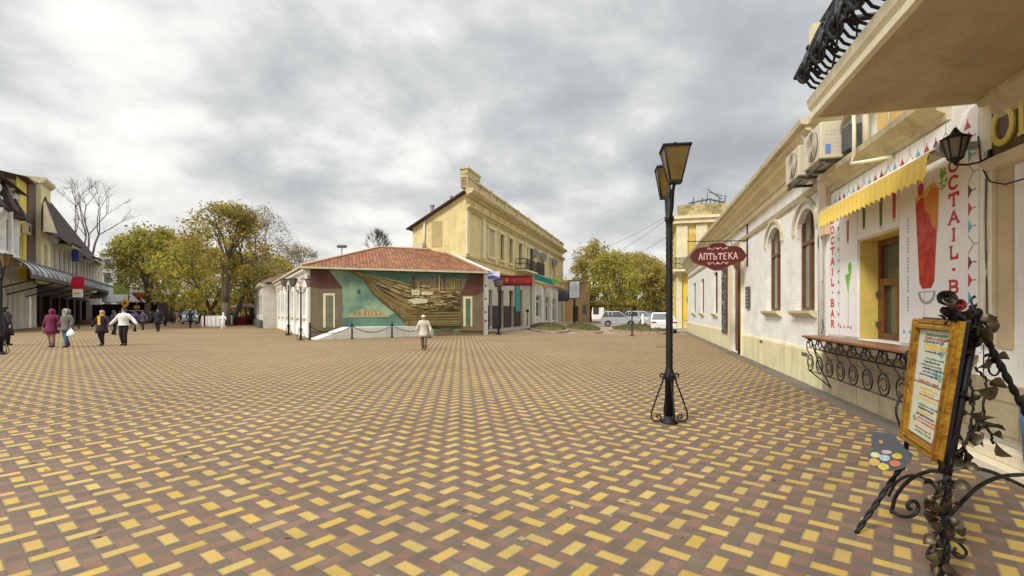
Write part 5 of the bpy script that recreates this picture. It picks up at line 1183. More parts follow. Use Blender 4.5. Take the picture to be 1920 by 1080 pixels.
for (a, b, c, d) in low_:
    window(yh, f, a + .01, b - .01, c, d, n=-.25, fm=whitep if a > 14 else brown, gm=glass, trans=.7, name='shop_window', fw=.12)
segs = [(-.9, low_[0][0])] + [(low_[i][1], low_[i + 1][0]) for i in range(3)]
for a, b in segs: mb = MB(); mb.m(maroon); fbox(mb, f, a + .02, b - .02, .002, .04, 0.0, 2.1); mb.build('maroon_dado', None, yh)
mb = MB(); mb.m(mat('teal_poster', (.05, .32, .30))); a, b = f.s_(965), f.s_(973); fbox(mb, f, a, b, .05, .12, 1.6, 4.3); tag(mb.build('banner', None, yh), 'teal banner by the dark door')
for p0, p1 in ((1000, 1001.5), (1014, 1016), (1031, 1033), (1042, 1044)): mb = MB(); mb.m(whitep); fbox(mb, f, f.s_(p0), f.s_(p1), .002, .2, .1, 4.4); mb.build('white_pilaster', None, yh)
# balcony
mb = MB(); a, b = f.s_(966), f.s_(1003); mb.m(pale_wall); fbox(mb, f, a, b, .002, 1.1, 5.55, 5.72); by = mb.build('balcony', None, yh)
mb = MB(); mb.m(black)
n_ = 34
for i in range(n_ + 1): s_ = a + (b - a) * i / n_; mb.tube([(s_, g_ * 1.05, 5.72), (s_, g_ * 1.05, 6.75)], .022, 4)
for z in (5.8, 6.3, 6.75): mb.tube([(a, g_ * .05, z), (a, g_ * 1.05, z), (b, g_ * 1.05, z), (b, g_ * .05, z)], .035, 5)
for i in range(5): mb.tube([(a, g_ * (.05 + i * .25), 5.72), (a, g_ * (.05 + i * .25), 6.75)], .02, 4)
mb.build('railing', None, by)
mb = MB(); mb.m(mat('balcony_cloth', (.035, .03, .03))); fbox(mb, f, b - 3.2, b - .05, 1.08, 1.14, 5.6, 6.9); mb.build('dark_cloth', None, by)
for px in (1003, 1019, 1040):
    s_ = f.s_(px, .3); t = thing('air_conditioner', {1003: 'boxy air conditioner above the balcony of the yellow house', 1019: 'air conditioner on the yellow house right of the dark balcony cloth', 1040: 'farthest air conditioner near the right end of the yellow house'}[px], 'air conditioner', (-3.1, 35.8, 0), f.rz, 'air conditioners on the yellow house')
    mb = MB(); mb.m(greyp); fbox(mb, f, s_ - .6, s_ + .6, .15, .55, 7.6, 8.5); mb.build('casing', None, t)
    mb = MB(); mb.m(greyd); mb.prism([(s_ + .35 * math.cos(q), 8.05 + .35 * math.sin(q)) for q in [i * math.pi / 8 for i in range(16)]], lambda u, v, w_: (u, g_ * w_, v), .551, .56); mb.build('fan_opening', None, t)
# awnings and signs in front of the ground floor
def signbox(name, px0, px1, py0, py1, Z, dep, m, label, cat, group=None, ang=0):
    p = P(px0, py1, Z); q = P(px1, py0, Z); t = thing(name, label, cat, ((p.x + q.x) / 2, Z, p.z), ang, group); w_ = (q.x - p.x) / 2
    mb = MB(); mb.m(m); mb.box(-w_, w_, 0, dep, 0, q.z - p.z); mb.build('panel', None, t); return t, w_, q.z - p.z
t, w_, h_ = signbox('shop_sign', 936, 998, 517, 534, 42.2, .5, mat('sign_red', (.42, .012, .025), rough=.4), 'long red sign canopy with dark lettering over the maroon shop', 'shop sign')
mb = MB(); mb.m(mat('sign_red_dark', (.13, .01, .02))); mb.box(-w_, w_, -.03, -.002, -.08, .10); mb.box(-w_, w_, -.03, -.002, h_ - .08, h_ + .02); mb.build('border', None, t)
mb = MB(); mb.m(pred); g = random.Random(4); x = -w_ * .15
mb.m(mat('sign_letters', (.75, .16, .12)))
for i in range(9):
    mb.box(x, x + .04, -.04, -.003, .24, .56); mb.box(x, x + .15, -.041, -.003, [.24, .52, .38][i % 3], [.29, .57, .43][i % 3]); x += .21
mb.build('lettering', None, t)
mb = MB(); mb.m(mat('sign_gold', (.5, .30, .03))); mb.prism([(-w_ * .55 + .17 * math.cos(a), .4 + .17 * math.sin(a)) for a in [i * math.pi / 8 for i in range(16)]], lambda u, v, q: (u, q, v), -.05, -.004); mb.build('emblem', None, t)
mb = MB(); mb.m(black); 
for x in (-w_ + .1, w_ - .1): mb.tube([(x, .2, 0), (x, .2, -4.0)], .05, 6)
mb.build('support_post', None, t)
t, w_, h_ = signbox('lightbox_sign', 914, 937, 509, 523, 36.5, .3, mat('sign_white', (.72, .72, .80)), 'small white and violet sign at the corner beside the white pier', 'shop sign')
mb = MB(); mb.m(mat('sign_violet', (.10, .09, .42))); mb.prism([(-w_, 0), (w_, 0), (w_, .12), (0, .28), (-w_, .2)], lambda u, v, q: (u, q, v), -.02, -.003); mb.box(-w_ * .8, -w_ * .2, -.02, -.003, .38, .46); mb.build('stripe', None, t)
ta = thing('teal_awning', 'teal fabric awning below the balcony of the yellow house', 'awning', tuple(P(1003, 534, 50)), R(-20))
mb = MB(); mb.m(mat('teal_fabric', (.02, .30, .28))); mb.add([(0, 0, 1.1), (1.7, .3, .55), (1.7, 1.2, .55), (0, 1.2, 1.1), (0, 0, .55), (1.7, .3, .0), (1.7, 1.2, .0), (0, 1.2, .55)], [(0, 1, 2, 3), (4, 5, 6, 7), (0, 1, 5, 4), (1, 2, 6, 5), (2, 3, 7, 6), (3, 0, 4, 7)]); mb.build('canvas', None, ta)
mb = MB(); mb.m(pgreen); mb.box(1.71, 2.4, .3, .7, .2, .5); mb.build('green_tip', None, ta)
t, w_, h_ = signbox('stall_canopy', 1016, 1050, 532, 537, 58, 1.2, mat('peach_canopy', (.60, .40, .28)), 'flat peach canopy over the far shop fronts', 'canopy')
# small orange kiosk building and framed billboard further along
kb = thing('orange_kiosk', 'small peach plastered house past the end of the yellow house', 'building', (P(1054, 600, 72).x, 72, 0), R(-8))
mb = MB(); mb.m(mat('peach_wall', (.58, .38, .20), dirt=(.4, .28, .16))); wx = 4.1; mb.box(0, wx, 0, 6, 0, 6.0); mb.build('wall', None, kb)
mb = MB(); mb.m(pale_wall); mb.box(-.1, .35, -.12, -.003, 0, 5.6); mb.box(-.15, wx + .2, -.25, 6, 6.003, 6.25); mb.build('trim', None, kb)
mb = MB(); mb.m(brown); mb.box(1.6, 2.4, -.03, -.003, 0.02, 2.4); mb.build('door', None, kb); mb = MB(); mb.m(glass); mb.box(3.0, 3.6, -.03, -.003, 1.2, 2.6); mb.build('window', None, kb)
fh = thing('far_pale_house', 'pale house with white walls half hidden by the right trees', 'building', (P(1060, 600, 100).x, 100, 0), 0)
mb = MB(); mb.m(white_wall); mb.box(0, 8, 0, 8, 0, 8.2); mb.build('wall', None, fh); mb = MB(); mb.m(pale_wall); mb.box(-.3, 8.3, -.4, 8, 8.203, 8.6); mb.m(greyd)
mb.build('roof', None, fh)
for i in range(6): mb = MB(); mb.m(glass); z = 4.6 if i % 2 else 1.0; mb.box(1 + i // 2 * 2.4, 2.2 + i // 2 * 2.4, -.04, -.003, z, z + 2); mb.build('window', None, fh)
bbd = thing('billboard', 'pale framed billboard on a post before the peach house', 'billboard', (P(1077, 600, 62).x, 62, 0), R(-6))
mb = MB(); mb.m(black); mb.box(-.75, .75, -.1, .1, 3.2, 5.6); mb.build('frame', None, bbd); mb = MB(); mb.m(mat('billboard_face', (.55, .60, .68), c2=(.7, .72, .74), scale=1.5, bump=0)); mb.box(-.64, .64, -.13, -.101, 3.32, 5.48); mb.build('face', None, bbd)
mb = MB(); mb.m(black); mb.box(-.12, .12, -.1, .1, 0, 3.2); mb.build('post', None, bbd)
mb = MB(); mb.m(greyd); t = thing('round_sign', 'round dark sign sticking out at the far corner of the yellow house', 'sign', tuple(P(1054, 565, 66))); mb.loft([(0, 0, .0, .9, .3), (0, 0, 1.4, .95, .3), (0, 0, 1.6, .6, .2)], 10); mb.build('drum', None, t)
mb = MB(); mb.m(greyd); mb.tube([(0, 0, .1), (0, 0, -2.7)], .06, 6); mb.build('post', None, t)

# planted mounds
def mound(px0, px1, py0, py1, label, kerb=True):
    a = G(px0, py1); b = G(px1, py1); Zb = G(px0, py0).y; cx_, cy_ = (a.x + b.x) / 2, (a.y + Zb) / 2; rx, ry = (b.x - a.x) / 2, (Zb - a.y) / 2
    t = thing('flower_bed', label, 'flower bed', (cx_, cy_, 0), 0, 'raised planted beds on the square')
    K = 28; mb = MB(); mb.m(pink_kerb)
    for i in range(K):
        q0, q1 = 2 * math.pi * i / K, 2 * math.pi * (i + .94) / K
        vs = [(r_ * rx * math.cos(q), r_ * ry * math.sin(q), z) for z in (0, .16) for r_, q in ((1, q0), (1, q1), (.9, q1), (.9, q0))]
        mb.add(vs, [(0, 1, 2, 3), (4, 5, 6, 7), (0, 1, 5, 4), (1, 2, 6, 5), (2, 3, 7, 6), (3, 0, 4, 7)])
    mb.build('kerb', None, t)
    mb = MB(); mb.m(grass_m); vs = []; g = random.Random(int(px0)); NR = 9
    for r_ in range(NR + 1):
        for i in range(K): q = 2 * math.pi * i / K; rr_ = .9 * r_ / NR; vs.append((rr_ * rx * math.cos(q), rr_ * ry * math.sin(q), .12 + .38 * (1 - (r_ / NR) ** 2) + g.uniform(-.04, .05)))
    mb.add(vs, [(r_ * K + i, r_ * K + (i + 1) % K, (r_ + 1) * K + (i + 1) % K, (r_ + 1) * K + i) for r_ in range(NR) for i in range(K)], True)
    for i in range(1400):
        q = g.random() * 6.283; rr_ = math.sqrt(g.random()) * .88; x, y = rr_ * rx * math.cos(q), rr_ * ry * math.sin(q); z = .12 + .38 * (1 - rr_ ** 2); h_ = g.uniform(.06, .2); d = g.uniform(-.05, .05)
        mb.add([(x - .03, y, z), (x + .03, y, z), (x + d, y + d, z + h_)], [(0, 1, 2)])
    mb.build('grass', None, t)
mound(998, 1085, 613, 625.5, 'left raised grass bed with low pink kerb before the yellow house')
mound(1080, 1150, 615, 626, 'middle raised grass bed with pink kerb near the silver hatchback')
mound(1172, 1292, 618, 627.5, 'right raised bed with pink kerb under the white saloon car')

# ================================================================ PALE YELLOW HOUSE behind the pharmacy
FR = Frame((15.75, 46), (24.9, 43.5), -1)
rh = thing('cream_house', 'cream yellow house with roof balustrade behind the long white building', 'building', (15.75, 46, 0), FR.rz)
mb = MB(); mb.m(mat('warm_yellow', (.72, .56, .20), dirt=(.5, .4, .2), damt=.3)); f = FR
mb.box(.002, 9.4, .003, 8, 0, 10.6); mb.build('wall', None, rh)
mb = MB(); mb.m(pale_wall)
for s_ in (0, 1.75, 3.6): mb.box(s_, s_ + .5, -.2, -.0, 0, 5.2); mb.box(s_ + (.0 if s_ else -.0), s_ + 1.0, -.22, -.001, 5.75, 9.9)
mb.box(-.35, 9.6, -.5, 8, 5.203, 5.7); mb.box(-.4, 9.6, -.5, 8.2, 9.95, 10.35); mb.box(-.55, 9.7, -.7, 8.4, 10.353, 10.62); mb.build('pilaster', None, rh)
mb = MB(); mb.m(mat('stained_parapet', (.60, .50, .22), c2=(.26, .2, .08), scale=1.4, dirt=(.12, .10, .05), damt=.8)); mb.box(.1, 4.4, -.3, .3, 10.625, 11.7); mb.build('parapet', None, rh)
mb = MB(); mb.m(greyd)
g = random.Random(2)
for i in range(8): x = 1.4 + i * .42; mb.tube([(x, 1, 11.2), (x + g.uniform(-.2, .3), 1, 12.2 + g.random() * .5)], .06, 5)
mb.tube([(1.2, 1, 12.1), (3.0, 1, 12.4), (4.4, 1, 12.0)], .08, 5); mb.tube([(2.9, 1, 12.2), (2.9, 1, 13.4), (4.2, 1, 12.3)], .05, 5); mb.tube([(3.0, 1, 13.1), (4.3, 1, 12.6)], .04, 4); mb.build('roof_aerial', None, rh)
mb = MB(); mb.m(mat('yellow_door', (.80, .52, .05), rough=.5)); mb.box(.62, 1.7, -.08, -.002, .8, 5.0); dr = mb.build('door_panel', None, rh)
mb = MB(); mb.m(mat('logo_green', (.06, .36, .12))); mb.prism([(1.3 + .42 * math.cos(a), 2.8 + .5 * math.sin(a) + .1 * math.cos(a)) for a in [i * math.pi / 8 for i in range(16)]], lambda u, v, q: (u, q, v), -.11, -.081); mb.build('leaf_logo', None, dr)
mb = MB(); mb.m(pale_wall); mb.box(-.3, 1.5, -1.2, -.51, 5.35, 5.55); bc = mb.build('balcony', None, rh)
mb = MB(); mb.m(bronze)
for i in range(16): mb.tube([(-.28 + i * .118, -1.17, 5.55), (-.28 + i * .118, -1.2 - (.08 if i % 2 else 0), 6.1), (-.28 + i * .118, -1.17, 6.6)], .03, 4)
mb.tube([(-.3, -1.17, 6.6), (1.5, -1.17, 6.6)], .04, 5); mb.tube([(-.3, -1.17, 6.1), (1.5, -1.17, 6.1)], .03, 5); mb.build('railing', None, bc)
mb = MB(); mb.m(mat('shutter_ochre', (.62, .42, .10))); mb.box(1.0, 1.7, -.05, -.002, 6.4, 9.0); mb.build('shutter', None, rh)
# overhead wires
for a, b, L in ((P(1010, 497, 62), P(1262, 398, 48), 'upper overhead wire crossing to the cream house'), (P(1040, 520, 66), P(1262, 402, 48), 'middle overhead wire sagging towards the cream house'), (P(1050, 528, 68), P(1262, 436, 48), 'lower overhead wire between the trees and the cream house')):
    mb = MB(); mb.m(greyd); mb.tube([a.lerp(b, i / 16) - Vector((0, 0, 1.0 * (1 - (i / 8 - 1) ** 2))) for i in range(17)], .018, 4); tag(mb.build('overhead_wire', world=True), L, 'wire', 'wires over the street')

# ================================================================ LEFT STREET
FL = Frame((-42.7, 40), (-74, 88.15), -1)
if FL.n.x < 0: FL = Frame((-42.7, 40), (-74, 88.15), 1)
f = FL; g_ = f.sg; S = f.s_
bx = lambda mb, *a: fbox(mb, f, *a)
# white rococo house
ro = thing('rococo_house', 'ornate white house with arch and dark pointed awnings at the far left', 'building', (-42.7, 40, 0), f.rz)
s0, s1 = -7, S(31)
mb = MB(); mb.m(white_wall); wall(mb, f, s0, s1, 0, 12.6, [(-4, -2.2, 6.5, 9.2, .8), (S(6), S(19), 6.6, 9.6, .9), (-5, -2, .3, 4), (.6, 1.6, .2, 3.6), (2.6, 3.5, .2, 3.6)], depth=.5)
mb.quad((s0, 0, 0), (s0, -g_ * 9, 0), (s0, -g_ * 9, 12.6), (s0, 0, 12.6)); mb.quad((s1, 0, 0), (s1, -g_ * 9, 0), (s1, -g_ * 9, 12.6), (s1, 0, 12.6)); mb.build('wall', None, ro)
for a, b, c, d, r_ in ((-4, -2.2, 6.5, 9.2, .8), (S(6), S(19), 6.6, 9.6, .9), (-5, -2, .3, 4, 0), (.6, 1.6, .2, 3.6, 0), (2.6, 3.5, .2, 3.6, 0)): window(ro, f, a + .01, b - .01, c, d, rise=r_, n=-.4, fm=whitep)
mb = MB(); mb.m(white_wall); g = random.Random(8)
for i in range(60):
    s_ = g.uniform(-5, s1 - .2); z = g.choice([g.uniform(9.8, 12.8), g.uniform(5.6, 6.6), g.uniform(5.6, 6.6)]); r_ = g.uniform(.18, .42)
    mb.ball((s_, g_ * .12, z), (r_, .22, r_ * g.uniform(.6, 1.2)), 8, 5)
for i in range(6): s_ = -5 + i * 1.75; mb.box(s_, s_ + .35, *sorted((g_ * .003, g_ * .25)), 5.6, 10.8)
mb.build('stucco_ornament', None, ro)
mb = MB(); mb.m(tiled); 
for s_, z, w_, h_ in ((-3.2, 10.0, 1.3, 2.2), (S(4), 10.2, .9, 2.4), (S(28), 9.9, .7, 1.8)):
    mb.add([(s_ - w_, g_ * .9, z), (s_ + w_, g_ * .9, z), (s_ + w_ * .5, g_ * .05, z + h_), (s_ - w_ * .5, g_ * .05, z + h_), (s_ - w_, g_ * .05, z), (s_ + w_, g_ * .05, z)], [(0, 1, 2, 3), (0, 3, 4), (1, 5, 2), (0, 4, 5, 1)])
mb.build('pointed_awning', None, ro)
mb = MB(); mb.m(tiled); slab_tri(mb, Vector((s0 - .4, g_ * .8, 12.7)), Vector((s1 + .3, g_ * .8, 12.2)), Vector((s1 + .3, -g_ * 5, 14.2)), Vector((s0 - .4, -g_ * 5, 15.2))); mb.build('roof', None, ro)
# yellow house with brown strip and tower bay
yt = thing('yellow_town_house', 'bright yellow town house with brown strip and narrow tower bay', 'building', (-42.7, 40, 0), f.rz)
a, b, c, d = S(31), S(50), S(64), S(83)
ywl = mat('bright_yellow', (.82, .66, .12), dirt=(.5, .42, .14), damt=.3)
mb = MB(); mb.m(ywl); wall(mb, f, a + .01, b, 4.6, 13.9, [(a + .6, b - 1.0, 6.6, 8.6)]); mb.m(mat('brown_strip', (.15, .105, .08))); bx(mb, b, c, -.1, .12, 4.6, 14.6); mb.m(white_wall); wall(mb, f, a + .01, S(62), 0, 4.6, [(a + .8, a + 2.2, .1, 3.4), (a + 3.4, a + 4.8, .1, 3.4)], depth=.3); mb.build('wall', None, yt)
mb = MB(); mb.m(mat('tower_yellow', (.80, .72, .40), dirt=(.5, .42, .22))); wall(mb, f, c + .01, d, 4.6, 15.0, [(c + 1.2, d - 1.3, 10.8, 13.6, .4), (c + 1.2, d - 1.3, 5.2, 8.6, .4)], n=.5)
mb.quad((c + .01, g_ * .5, 4.6), (c + .01, -g_ * 8, 4.6), (c + .01, -g_ * 8, 15), (c + .01, g_ * .5, 15)); mb.quad((d, g_ * .5, 4.6), (d, -g_ * 8, 4.6), (d, -g_ * 8, 15), (d, g_ * .5, 15)); mb.build('tower_bay', None, yt)
mb = MB(); mb.m(pale_wall); mould(mb, f, c - .1, d + .1, [(.502, 14.6), (.7, 14.7), (.9, 15.0), (.9, 15.2), (-4, 15.2), (-4, 14.6)]); bx(mb, c + .4, d - .4, .5, .62, 9.6, 9.9); mb.build('cornice', None, yt)
for z0, z1 in ((10.8, 13.6), (5.2, 8.6)):
    window(yt, f, c + 1.21, d - 1.31, z0, z1, rise=.4, n=.3, fm=whitep)
window(yt, f, a + .61, b - 1.01, 6.6, 8.6, n=-.2, fm=whitep)
mb = MB(); mb.m(tiled); slab_tri(mb, Vector((a, g_ * .6, 14.0)), Vector((b, g_ * .6, 13.9)), Vector((c, g_ * .2, 14.7)), Vector((c, -g_ * 6, 15.6)), Vector((a, -g_ * 6, 15.2))); mb.build('roof', None, yt)
sb = S(42); t = thing('air_conditioner', 'white air conditioner on the bright yellow wall, left street', 'air conditioner', (-42.7, 40, 0), f.rz); mb = MB(); mb.m(acm); bx(mb, sb - .5, sb + .5, .1, .5, 8.9, 9.9); mb.build('casing', None, t); mb = MB(); mb.m(greyd); bx(mb, sb - .3, sb + .2, .501, .52, 9.1, 9.7); mb.build('fan_opening', None, t)
# long row house with steep dark roof
rw = thing('terrace_row', 'cream terrace with tall windows under a steep dark roof, left street', 'building', (-42.7, 40, 0), f.rz)
a, b = S(83), S(192); n_w = 15; ops = []
for i in range(n_w): s_ = a + 1.2 + i * (b - a - 2) / n_w; ops.append((s_, s_ + 1.25, 5.4, 8.9))
mb = MB(); mb.m(mat('terrace_cream', (.78, .72, .50), dirt=(.45, .4, .25))); wall(mb, f, a + .01, b, 4.6, 10.0, ops, depth=.3); mb.quad((b, 0, 0), (b, -g_ * 9, 0), (b, -g_ * 9, 10), (b, 0, 10)); mb.build('wall', None, rw)
for o_ in ops: window(rw, f, o_[0] + .01, o_[1] - .01, o_[2], o_[3], n=-.22, fm=brown, mull=0)
mb = MB(); mb.m(whitep)
for o_ in ops: bx(mb, o_[1] + .15, o_[1] + .55, .002, .16, 4.9, 9.4)
mould(mb, f, a, b, [(.002, 9.4), (.3, 9.5), (.5, 9.9), (.002, 10.0)]); mb.build('pilaster', None, rw)
mb = MB(); mb.m(black)
for o_ in ops:
    for j in range(6): mb.tube([(o_[0] + j * .25, g_ * .3, 5.0), (o_[0] + j * .25, g_ * .38, 5.4), (o_[0] + j * .25, g_ * .25, 6.1)], .03, 4)
mb.build('window_guard', None, rw)
mb = MB(); mb.m(tiled)
rp = [(83, 363), (112, 399), (150, 446), (176, 478), (191, 496)]; ep = [(86, 436), (114, 446), (146, 470), (172, 490), (190, 500)]
RV = []; EV = []; BV = []
for (p, y), (q, y2) in zip(rp, ep):
    a_, z_ = f.px(p, y, .4); RV.append(Vector((a_, g_ * .4, z_))); a_, z_ = f.px(q, y2, 1.5); EV.append(Vector((a_, g_ * 1.5, z_))); BV.append(Vector((RV[-1].x, -g_ * 6, max(9.6, z_ + .2))))
RV[-1].z = max(RV[-1].z, EV[-1].z + .4)
for i in range(4): slab_tri(mb, EV[i], EV[i + 1], RV[i + 1], RV[i]); slab_tri(mb, RV[i], RV[i + 1], BV[i + 1], BV[i])
mb.build('roof', None, rw)
mb = MB(); mb.m(pale_wall); tri = [f.px(84, 378, 1.7), f.px(84, 434, 1.7), f.px(106, 437, 1.7)]; mb.prism(tri, lambda u, v, w_: (u, g_ * w_, v), 1.6, 1.75); mb.build('gable', None, rw)
for p, z in ((112, 9.1), (160, 8.9)):
    s_ = S(p); mb = MB(); mb.m(pale_wall); bx(mb, s_ - 2.2, s_ + 2.2, .01, 1.5, z, z + .35); mb.m(tiled); bx(mb, s_ - 2.4, s_ + 2.4, .01, 1.7, z + .36, z + .5); mb.build('canopy_slab', None, rw)
mb = MB(); mb.m(maroon); wall(mb, f, S(62), b, 0, 4.7, [(S(70) + i * 4.2, S(70) + i * 4.2 + 3.2, .3, 3.2) for i in range(7)], depth=.6, n=-.5); mb.build('shop_front', None, rw)
for i in range(7): s_ = S(70) + i * 4.2; window(rw, f, s_ + .02, s_ + 3.18, .3, 3.2, n=-.9, fm=black, gm=dark, name='shop_window')
mb = MB(); mb.m(mat('red_base', (.22, .02, .03))); bx(mb, S(128), S(184), .0, .1, 0, .35); mb.build('red_base_strip', None, rw)
# white doors under the canopy
mb = MB(); mb.m(whitep)
for i in range(9):
    mb = MB(); mb.m(whitep); s_ = -1.0 + i * 1.3; bx(mb, s_, s_ + .5, .003, .2, 0, 4.4); mb.build('porch_column', None, ro)
# grey glazed canopy, curved
cn = thing('glazed_canopy', 'long curved grey glazed canopy over the left shop fronts', 'canopy', (-42.7, 40, 0), f.rz)
mb = MB(); mb.m(mat('canopy_glass', (.30, .31, .35), rough=.3, c2=(.52, .53, .57), scale=.5, var=.3, spec=.8)); sa, sb = -7, S(178); K = 9; vs = []
prof = [(.1 + 3.3 * math.sin(i / K * math.pi / 2), 4.35 + 1.7 * math.cos(i / K * math.pi / 2)) for i in range(K + 1)]; 
n0 = 30
for j in range(n0 + 1): s_ = sa + (sb - sa) * j / n0; vs += [(s_, g_ * p, q) for p, q in prof]
mb.add(vs, [(j * (K + 1) + i, j * (K + 1) + i + 1, (j + 1) * (K + 1) + i + 1, (j + 1) * (K + 1) + i) for j in range(n0) for i in range(K)], True); mb.build('glazing', None, cn)
mb = MB(); mb.m(greyd); bx(mb, sa, sb, 3.36, 3.5, 4.1, 4.4)
for j in range(n0 + 1): s_ = sa + (sb - sa) * j / n0; mb.tube([(s_, g_ * p, q + .03) for p, q in prof], .05, 4)
mb.build('ribs', None, cn)
for j in range(8):
    s_ = sa + 2 + (sb - sa - 4) * j / 8; mb = MB(); mb.m(black); mb.tube([(s_, g_ * .1, 3.0), (s_, g_ * 3.2, 4.1)], .06, 5); mb.build('bracket', None, cn)
mb = MB(); mb.m(mat('canopy_blue', (.22, .27, .42))); bx(mb, -4, S(62), 2.2, 2.4, 5.25, 5.6); mb.build('blue_band', None, cn)
# hanging signs
def flat_sign(name, px0, px1, py0, py1, Z, m, label, cat, post=None, extra=None, disc=False):
    p = P(px0, py1, Z); q = P(px1, py0, Z); w_, h_ = (q.x - p.x) / 2, q.z - p.z; t = thing(name, label, cat, ((p.x + q.x) / 2, Z, p.z))
    mb = MB(); mb.m(m)
    if disc: mb.prism([(w_ * math.cos(a), h_ / 2 + h_ / 2 * math.sin(a)) for a in [i * math.pi / 10 for i in range(20)]], lambda u, v, d: (u, d, v), 0, .12)
    else: mb.box(-w_, w_, 0, .14, 0, h_)
    mb.build('panel', None, t)
    if post is not None: mb = MB(); mb.m(black); mb.tube([(post * w_, .16, -p.z + .02), (post * w_, .16, h_)], .05, 6); mb.build('post', None, t)
    if extra: mb = MB(); extra(mb, w_, h_); mb.build('artwork', None, t)
    return t
flat_sign('hanging_sign', 134, 156, 519, 542, 44, mat('flag_red', (.55, .01, .03)), 'bright red hanging banner with pale lower half on the left shops', 'sign', 0, lambda mb, w_, h_: (mb.m(whitep), mb.box(-w_ * .8, w_ * .8, -.02, .1, -.75, -.003), mb.m(letter_y), mb.box(-w_ * .5, w_ * .4, -.03, -.021, -.5, -.3)))
flat_sign('hanging_sign', 134, 147, 468, 490, 58, mat('flag_blue', (.06, .10, .38)), 'small blue sign high on the left terrace', 'sign', 0)
flat_sign('hanging_sign', 168, 189, 560, 571, 56, whitep, 'white horizontal sign under the left canopy', 'sign', .9)
flat_sign('hanging_sign', 228, 240, 561, 576, 50, mat('disc_orange', (.70, .32, .01)), 'bigger orange round sign above the man in white', 'sign', 0, lambda mb, w_, h_: (mb.m(brown), mb.prism([(w_ * .45 * math.cos(a), h_ * .5 + h_ * .2 * math.sin(a)) for a in [i * math.pi / 6 for i in range(12)]], lambda u, v, d: (u, d, v), -.02, -.003)), True)
flat_sign('hanging_sign', 250, 262, 572, 580, 62, mat('disc_orange2', (.62, .34, .03)), 'smaller orange round sign farther down the left street', 'sign', 0, None, True)
# far left kiosks
ka = thing('street_kiosk', 'kiosk with dark tent roof under the left trees', 'kiosk', (P(212, 600, 66).x, 66, 0), R(30))
mb = MB(); mb.m(dark); mb.box(-2.2, 2.2, 0, 3, 0, 2.6); mb.build('body', None, ka); mb = MB(); mb.m(greyp); mb.add([(-3, -1.4, 2.9), (3, -1.4, 2.9), (3, 3.6, 2.9), (-3, 3.6, 2.9), (-1.2, 1, 4.9), (1.2, 1, 4.9)], [(0, 1, 5, 4), (1, 2, 5), (2, 3, 4, 5), (3, 0, 4), (0, 1, 2, 3)]); mb.build('roof', None, ka)
kb2 = thing('street_kiosk', 'kiosk with flat white canopy and red band, left of the big tree', 'kiosk', (P(262, 600, 68).x, 68, 0), 0)
mb = MB(); mb.m(maroon); mb.box(-2.0, 2.0, .6, 3, 0, 2.9); mb.build('body', None, kb2); mb = MB(); mb.m(whitep); mb.box(-2.3, 2.2, -.6, 3, 4.1, 4.75); mb.m(mat('band_red', (.45, .02, .01))); mb.box(-1.0, 1.9, -.62, -.603, 3.6, 4.2); mb.box(-1.9, 1.9, -.5, 2, 3.4, 4.09); mb.build('canopy', None, kb2)
mb = MB(); mb.m(black)
for x in (-1.9, 1.9): mb.tube([(x, -.4, 0), (x, -.4, 3.5)], .06, 5)
mb.build('post', None, kb2)
flat_sign('shop_sign', 212, 242, 530, 552, 64, mat('lime_sign', (.42, .62, .12), c2=(.62, .66, .30), scale=2), 'lime green and white sign board above the kiosks', 'sign', .8)
ph = thing('grey_town_house', 'pale grey house beyond the end of the left terrace', 'building', (P(186, 600, 96).x, 96, 0), R(20))
mb = MB(); mb.m(mat('greyish_wall', (.46, .46, .40), dirt=(.3, .3, .26))); mb.box(0, 7, 0, 8, 0, 13.2); mb.m(pale_wall); mb.box(-.2, 7.2, -.3, 8, 13.203, 13.7); mb.box(-.1, 7.1, -.12, 0, 6.6, 6.9); mb.build('wall', None, ph)
for i in range(3):
    for z in (2, 7.5, 10.2): mb = MB(); mb.m(glass); mb.box(.8 + i * 2.1, 1.9 + i * 2.1, -.05, -.003, z, z + 1.9); mb.build('window', None, ph)

